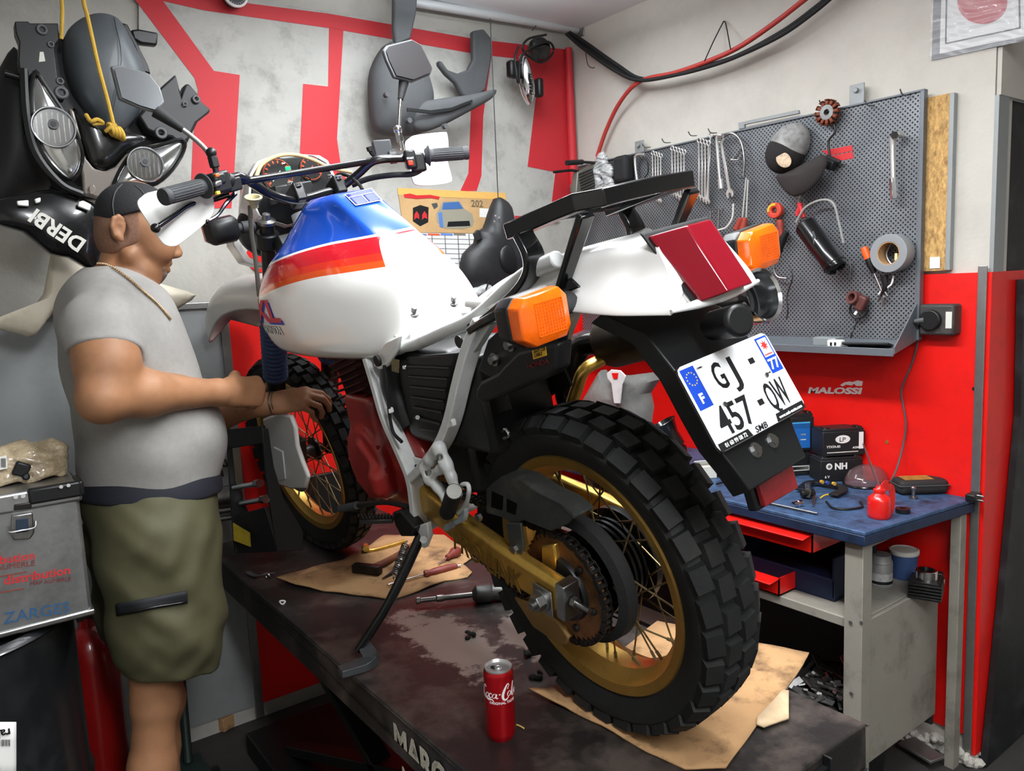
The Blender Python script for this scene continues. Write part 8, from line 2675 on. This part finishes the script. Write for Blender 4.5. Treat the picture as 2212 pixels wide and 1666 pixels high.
battery(V(lowl) + V((.0, .02, .0875)), .12, .085, .135, 'taller black battery with a bright blue label at the back left', [rect(-.05, .045, .012, .10, mblu), rect(-.02, .045, .082, .105, mat('cyan_label', (70, 160, 214), .45), 'label_band'), rect(-.03, -.005, .042, .05, K['paper'], 'print'), rect(.01, .03, .058, .063, K['paper'], 'print'), rect(.01, .03, .04, .044, K['paper'], 'print')])

# oil can
op = on_b(1899, 1118)
oc_ = thing('oil_can', 'red hand oil can with a thin spout near the bench edge', 'oil can', op)
MB().lathe([(.001, 0), (.028, 0), (.031, .004), (.032, .012), (.032, .052), (.030, .060), (.020, .068), (.015, .074), (.017, .076), (.017, .084), (.011, .088), (.008, .096), (.001, .098)], n=40).build('body', K['red'], oc_)
t0 = V((-.004, 0, .094))
sp1 = (on_b(1864, 958) - op)
tipw = at(1864, 958, 1, op.y) - op
MB().tube([t0, t0.lerp(tipw, .5), tipw], [.0035, .0028, .002], 10).build('spout', mat('pinkish_spout', (190, 150, 146), .35, .6), oc_)
MB().tube([(.012, -.004, .085), (.030, -.010, .086), (.046, -.012, .078), (.048, -.012, .03), (.040, -.010, .008), (.030, -.006, .004)], 1, sm=4, sq=(.020, .003), up=(-.3, -1, 0)).build('handle', K['red'], oc_, bevel=.001)
MB().tube([(.006, -.002, .090), (.020, -.006, .102), (.030, -.008, .098)], 1, sm=3, sq=(.012, .003), up=(-.3, -1, 0)).build('trigger', K['red'], oc_, bevel=.001)
# clear headlamp lens
le = thing('clear_lens', 'domed clear headlamp lens lying behind the oil can', 'lens', on_b(1872, 1040))
c = on_b(1872, 1045, .0)
lm2 = MB().grid(lambda u, v: c + V((math.cos(2 * PI * u) * .085 * math.sin(v * PI / 2), math.sin(2 * PI * u) * .065 * math.sin(v * PI / 2), .004 + .062 * math.cos(v * PI / 2))), 40, 14)
lm2.build('dome', mat('smoky_clear_plastic', (120, 92, 94), .05, coat=1., alpha=.34), le, ang=180, world=True, solid=.002)
MB().tube([c + V((math.cos(k * PI / 16) * .086, math.sin(k * PI / 16) * .066, .005)) for k in range(32)], .004, 8, closed=True).build('rim', K['blackg'], le, world=True)
# black case
cc_ = thing('tool_case', 'black zipped case with a yellow printed lid at the back of the bench', 'case', on_b(2012, 1060))
c = on_b(2010, 1068)
kx = M.Translation(c + V((.0, .035, 0))) @ M.Rotation(R(-38), 4, 'Z')
MB(kx).box((0, 0, .024), (.155, .075, .048)).build('shell', mat('black_case_cloth', (34, 31, 30), .7), cc_, bevel=.016, seg=4, world=True)
MB(kx).box((0, 0, .030), (.158, .078, .003)).build('zip_line', K['grey'], cc_, bevel=.012, world=True)
MB(kx).box((-.012, 0, .0482), (.090, .05, .0012)).build('lid_print', mat('ochre_case_print', (150, 112, 48), .6, var=.4, scale=60), cc_, world=True)
# small hardware
bt2 = thing('upright_bolt', 'pale bolt standing upright right of the oil can', 'bolt', on_b(1973, 1078))
MB().lathe([(.012, 0), (.012, .008), (.005, .009), (.005, .030), (.008, .031), (.008, .036), (.004, .040), (.001, .040)], n=16).build('shank', K['metal'], bt2)
rg = on_b(1950, 1108)
tag(MB().lathe([(.008, 0), (.019, 0), (.020, .002), (.020, .014), (.008, .014)], rg, n=32, closed=True).build('black_cap_ring', K['black']), 'short black ring lying right of the oil can', 'ring')
so2 = on_b(1720, 1088, .009)
tag(MB().lathe([(.001, 0), (.009, 0), (.009, .016), (.011, .018), (.011, .032), (.006, .032), (.006, .02), (.001, .02)], so2 - V((.016, 0, 0)), (1, -.25, 0), 20).build('socket', K['chrome']), 'chrome socket lying near the front edge of the bench', 'socket')
tag(MB().cyl(on_b(1655, 1086, .005), on_b(1766, 1110, .005), .0042, .0036, 12).build('steel_rod', K['metal']), 'long thin steel rod lying along the bench front edge', 'rod')
ca = thing('small_carburettor', 'small metal carburettor lying in the middle of the bench', 'carburettor', on_b(1745, 1075))
c = on_b(1745, 1066, .016)
MB().cyl(c + V((-.02, .01, 0)), c + V((.018, -.01, .002)), .012, n=16).box(c, (.022, .022, .03), (.2, .3, .5)).build('body', K['dmetal'], ca, bevel=.002, world=True)
MB().cyl(c + V((.004, 0, .01)), c + V((.0, .0, .034)), .009, n=14).build('top_cap', K['metal'], ca, world=True)
MB().cyl(c + V((.018, -.012, -.008)), on_b(1756, 1092, .006), .005, .003, 10).build('jet', K['metal'], ca, world=True)
gg_ = thing('dark_goggles', 'black goggles strap with colored dots lying under the batteries', 'goggles', on_b(1775, 1055))
MB().tube([on_b(1728, 1058, .012), on_b(1752, 1042, .014), on_b(1790, 1044, .016), on_b(1822, 1056, .012), on_b(1800, 1070, .01)], 1, sm=4, sq=(.03, .006), up=(0, 0, 1)).build('strap', K['black'], gg_, world=True, bevel=.001)
for q, c_ in (((1776, 1041), (196, 150, 60)), ((1788, 1043), (50, 80, 150)), ((1802, 1045), (196, 150, 60))):
    p = on_b(*q, .024)
    MB().cyl(p + V((0, .004, 0)), p + V((-.003, -.004, 0)), .006, n=14).build('dot', mat('strap_dot', c_, .4), gg_, world=True)
tag(MB().tube([on_b(1785, 1084, .004), on_b(1800, 1098, .004), on_b(1835, 1100, .004), on_b(1862, 1095, .004), on_b(1858, 1085, .004)], .0034, 8, sm=5).build('short_black_cable', K['black']), 'short black cable looping left of the oil can', 'cable')
tag(MB().tube([on_b(1772, 1076, .006), on_b(1782, 1070, .008), on_b(1796, 1068, .006)], .0022, 6, sm=3).build('yellow_wire', mat('yellow_wire', (220, 180, 40), .5)), 'tiny yellow wire end left of the oil can', 'wire')
wb2 = thing('white_bracket', 'white plastic bracket lying behind the red reflector', 'bracket', on_b(1620, 1070))
MB().slab([on_b(a, b, .004) for a, b in ((1580, 1058), (1600, 1052), (1612, 1060), (1640, 1060), (1700, 1062), (1712, 1056), (1680, 1074), (1620, 1076), (1606, 1064), (1584, 1062))], (0, 0, .008)).build('plate', K['white'], wb2, bevel=.002, world=True)
MB().cyl(on_b(1608, 1054, .018), on_b(1606, 1050, .026), .008, n=14).build('knob', mat('blue_knob', (60, 110, 160), .4), wb2, world=True)
screwdriver('bench_screwdriver', 'brown-handled screwdriver lying behind the rear tyre on the bench', on_b(1548, 1046, .010), on_b(1572, 1040, .012), on_b(1606, 1042, .012), .011, mat('amber_brown_handle', (120, 66, 30), .4), met=K['dmetal'])
screwdriver('red_bench_driver', 'red-handled screwdriver on the bench behind the white bracket', on_b(1560, 1030, .010), on_b(1582, 1034, .012), on_b(1612, 1032, .012), .010, K['red'], met=K['dmetal'])
pb2 = thing('white_carton', 'small pale carton with a folded lid left on the bench', 'carton', on_b(1520, 1020))
kq = M.Translation(on_b(1522, 1030)) @ M.Rotation(R(-30), 4, 'Z')
MB(kq).box((0, 0, .022), (.07, .06, .044)).build('body', K['lightgrey'], pb2, bevel=.002, world=True)
MB(kq).box((-.01, -.01, .055), (.07, .002, .03), (.9, 0, 0)).build('flap', K['paper'], pb2, world=True)
tag(MB().tube([on_b(1540, 1000, .02), on_b(1556, 1012, .03), on_b(1570, 1022, .02)], [.015, .022, .014], 10, sm=3).build('dark_rag', mat('dark_blue_rag', (26, 30, 38), .9)), 'crumpled dark rag behind the pale carton on the bench', 'rag')
cl2 = thing('bench_clamp', 'black clamp hanging on the wall end of the bench', 'clamp', on_b(2092, 1072))
MB().box(V((2.49, 1.03, BZ + .012)), (.05, .03, .022)).build('body', K['black'], cl2, bevel=.004, world=True)
for dz in (.006, .02):
    MB().cyl((2.48, 1.016, BZ + dz), (2.48, 0.998, BZ + dz), .0035, n=10).build('screw', K['metal'], cl2, world=True)
# grey moulded shell and black hose elbow behind the rear wheel
fs = Field()
c = at(1322, 905, 0, 2.30)
c.z = BZ
fs.ell(c + V((0, 0, .06)), (.07, .16, .10), .02)
fs.ell(c + V((-.03, 0, .04)), (.06, .15, .09), .01, 's')
fs.plane(c, (0, 0, -1))
gsh = thing('grey_cowling', 'scuffed grey plastic cowling standing on the bench behind the rear wheel', 'cowling', c)
mg_ = mat('scuffed_grey_shell', (112, 112, 108), .6, var=.25, scale=8, dirt=(60, 60, 58), damt=.5, dscale=9)
ys_ = 2.02
P = [(1240, 905), (1262, 862), (1298, 800), (1310, 812), (1352, 812), (1400, 806), (1414, 822), (1396, 850), (1402, 880), (1385, 905)]
A_ = [at(a, b, 0, 2.26) for a, b in P]
A_ = [V((p.x, p.y, BZ)) if i in (0, 9) else p for i, p in enumerate(A_)]
cen = sum(A_, V()) / len(A_)
MB().rings([[cen + (p - cen) * k + V((dx, 0, 0)) for p in A_] for k, dx in ((1.0, .03), (1.0, 0), (.9, -.03), (.6, -.055), (.001, -.065))]).build('shell', mg_, gsh, ang=50, world=True)
MB().slab([at(a, b, 0, 2.18) for a, b in ((1312, 806), (1322, 798), (1342, 800), (1354, 812), (1346, 830), (1342, 872), (1328, 872), (1322, 828), (1314, 818))], (-.006, 0, 0)).build('white_clip', K['framew'], gsh, bevel=.003, world=True)
MB().slab([at(a, b, 0, 2.172) for a, b in ((1322, 806), (1336, 806), (1334, 818), (1326, 818))], (-.003, 0, 0)).build('clip_gap', K['redwall'], gsh, world=True)
eh = thing('hose_elbow', 'black plastic hose elbow on the bench beside the rear tyre', 'hose elbow', at(1440, 975, 0, 2.15))
MB().lathe([(.030, 0), (.034, .002), (.034, .05), (.046, .09), (.052, .10), (.050, .102), (.030, .06)], at(1462, 965, 0, 2.12), at(1425, 905, 0, 2.08) - at(1462, 965, 0, 2.12), 32).build('funnel', K['blackg'], eh, world=True)
MB().cyl(at(1462, 965, 0, 2.12), V((2.13, at(1470, 985, 0, 2.13).y, BZ)), .034, .040, 24).build('pipe', K['black'], eh, world=True)

# ---- on the lower shelf
def on_s(px, py, z=0.):
    return at(px, py, 2, ZS + z)


tn = thing('grey_tin', 'grey paint tin with a barcode label on the bench shelf', 'tin', on_s(1902, 1262))
MB().lathe([(.001, 0), (.034, 0), (.035, .003), (.035, .070), (.033, .073), (.035, .076), (.030, .088), (.029, .100), (.001, .100)], n=40).build('can', mat('grey_tin_paint', (140, 140, 138), .5, .3, var=.15), tn)
MB().lathe([(.0353, .008), (.0353, .045)], n=40).build('label', mat('grey_tin_label', (170, 170, 168), .6, var=.3, scale=70), tn)
MB().lathe([(.0356, .010), (.0356, .020)], n=40).build('label_band', K['inkblack'], tn)
wt = thing('white_tub', 'white-lidded blue tub behind the engine barrel on the shelf', 'tub', on_s(1962, 1262) + V((.05, .04, 0)))
MB().lathe([(.001, 0), (.038, 0), (.042, .085), (.001, .085)], n=36).build('tub', mat('blue_tub', (60, 84, 130), .5), wt)
MB().lathe([(.044, .080), (.045, .083), (.045, .092), (.040, .094), (.039, .090), (.001, .090)], n=36).build('lid', K['lightgrey'], wt)
ba = thing('engine_barrel', 'black finned engine barrel with a steel liner on the shelf corner', 'engine part', on_s(2005, 1290))
o = on_s(2000, 1285)
MB(M.Translation(o) @ M.Rotation(.35, 4, 'Z')).box((0, 0, .004), (.10, .09, .008)).box((0, 0, .014), (.10, .09, .006)).box((0, 0, .024), (.10, .09, .006)).box((0, 0, .034), (.10, .09, .006)).box((0, 0, .044), (.10, .09, .006)).box((0, 0, .026), (.082, .074, .052)).build('fins', mat('oily_black_casting', (46, 45, 44), .4, .6, var=.3), ba, bevel=.001, world=True)
MB().lathe([(.024, .05), (.031, .05), (.031, .078), (.029, .080), (.024, .080)], o, n=36, closed=True).build('liner', K['chrome'], ba, world=True)
MB(M.Translation(o) @ M.Rotation(.35, 4, 'Z')).box((.062, -.02, .028), (.028, .04, .056)).build('port_block', D.materials['oily_black_casting'], ba, bevel=.003, world=True)
pq = (M.Rotation(.35, 4, 'Z') @ V((.070, -.0405, .024)))
MB().lathe([(.008, 0), (.013, 0), (.013, .004), (.008, .004)], o + pq, M.Rotation(.35, 3, 'Z') @ V((0, -1, 0)), 24, closed=True).build('port_ring', K['metal'], ba, world=True)

# scrap bin under the bench
sb_ = thing('scrap_bin', 'black bin heaped with metal scrap under the bench', 'bin', (2.2, 1.75, 0))
g0 = at(1775, 1500, 0, 2.12)
bx_, by_ = 2.20, g0.y
bz_ = g0.z
MB().lathe([(.001, .004), (.14, .004), (.17, bz_), (.165, bz_), (.135, .012), (.001, .012)], (bx_, by_, 0), n=36).build('bucket', K['black'], sb_, world=True)
hp = MB()
random.seed(11)
for i in range(70):
    a, r_ = random.uniform(0, 2 * PI), random.uniform(0, .15)
    p = V((bx_ + r_ * math.cos(a), by_ + r_ * math.sin(a), bz_ - .01 + random.uniform(0, .06) * (1 - r_ / .2)))
    hp.box(p, (random.uniform(.06, .16), random.uniform(.008, .022), random.uniform(.004, .012)), (random.uniform(-.5, .5), random.uniform(-.5, .5), random.uniform(0, 6.3)))
so3 = hp.build('metal_scrap', K['metal'], sb_, ang=0, world=True)
so3['kind'] = 'stuff'
sl = MB().slab([at(a, b, 2, .03) for a, b in ((1940, 1610), (1975, 1596), (2040, 1640), (2010, 1652))], (0, 0, .01)).build('floor_slat', K['steel'], bevel=.002)
tag(sl, 'grey metal slat lying on the floor under the bench end', 'slat')
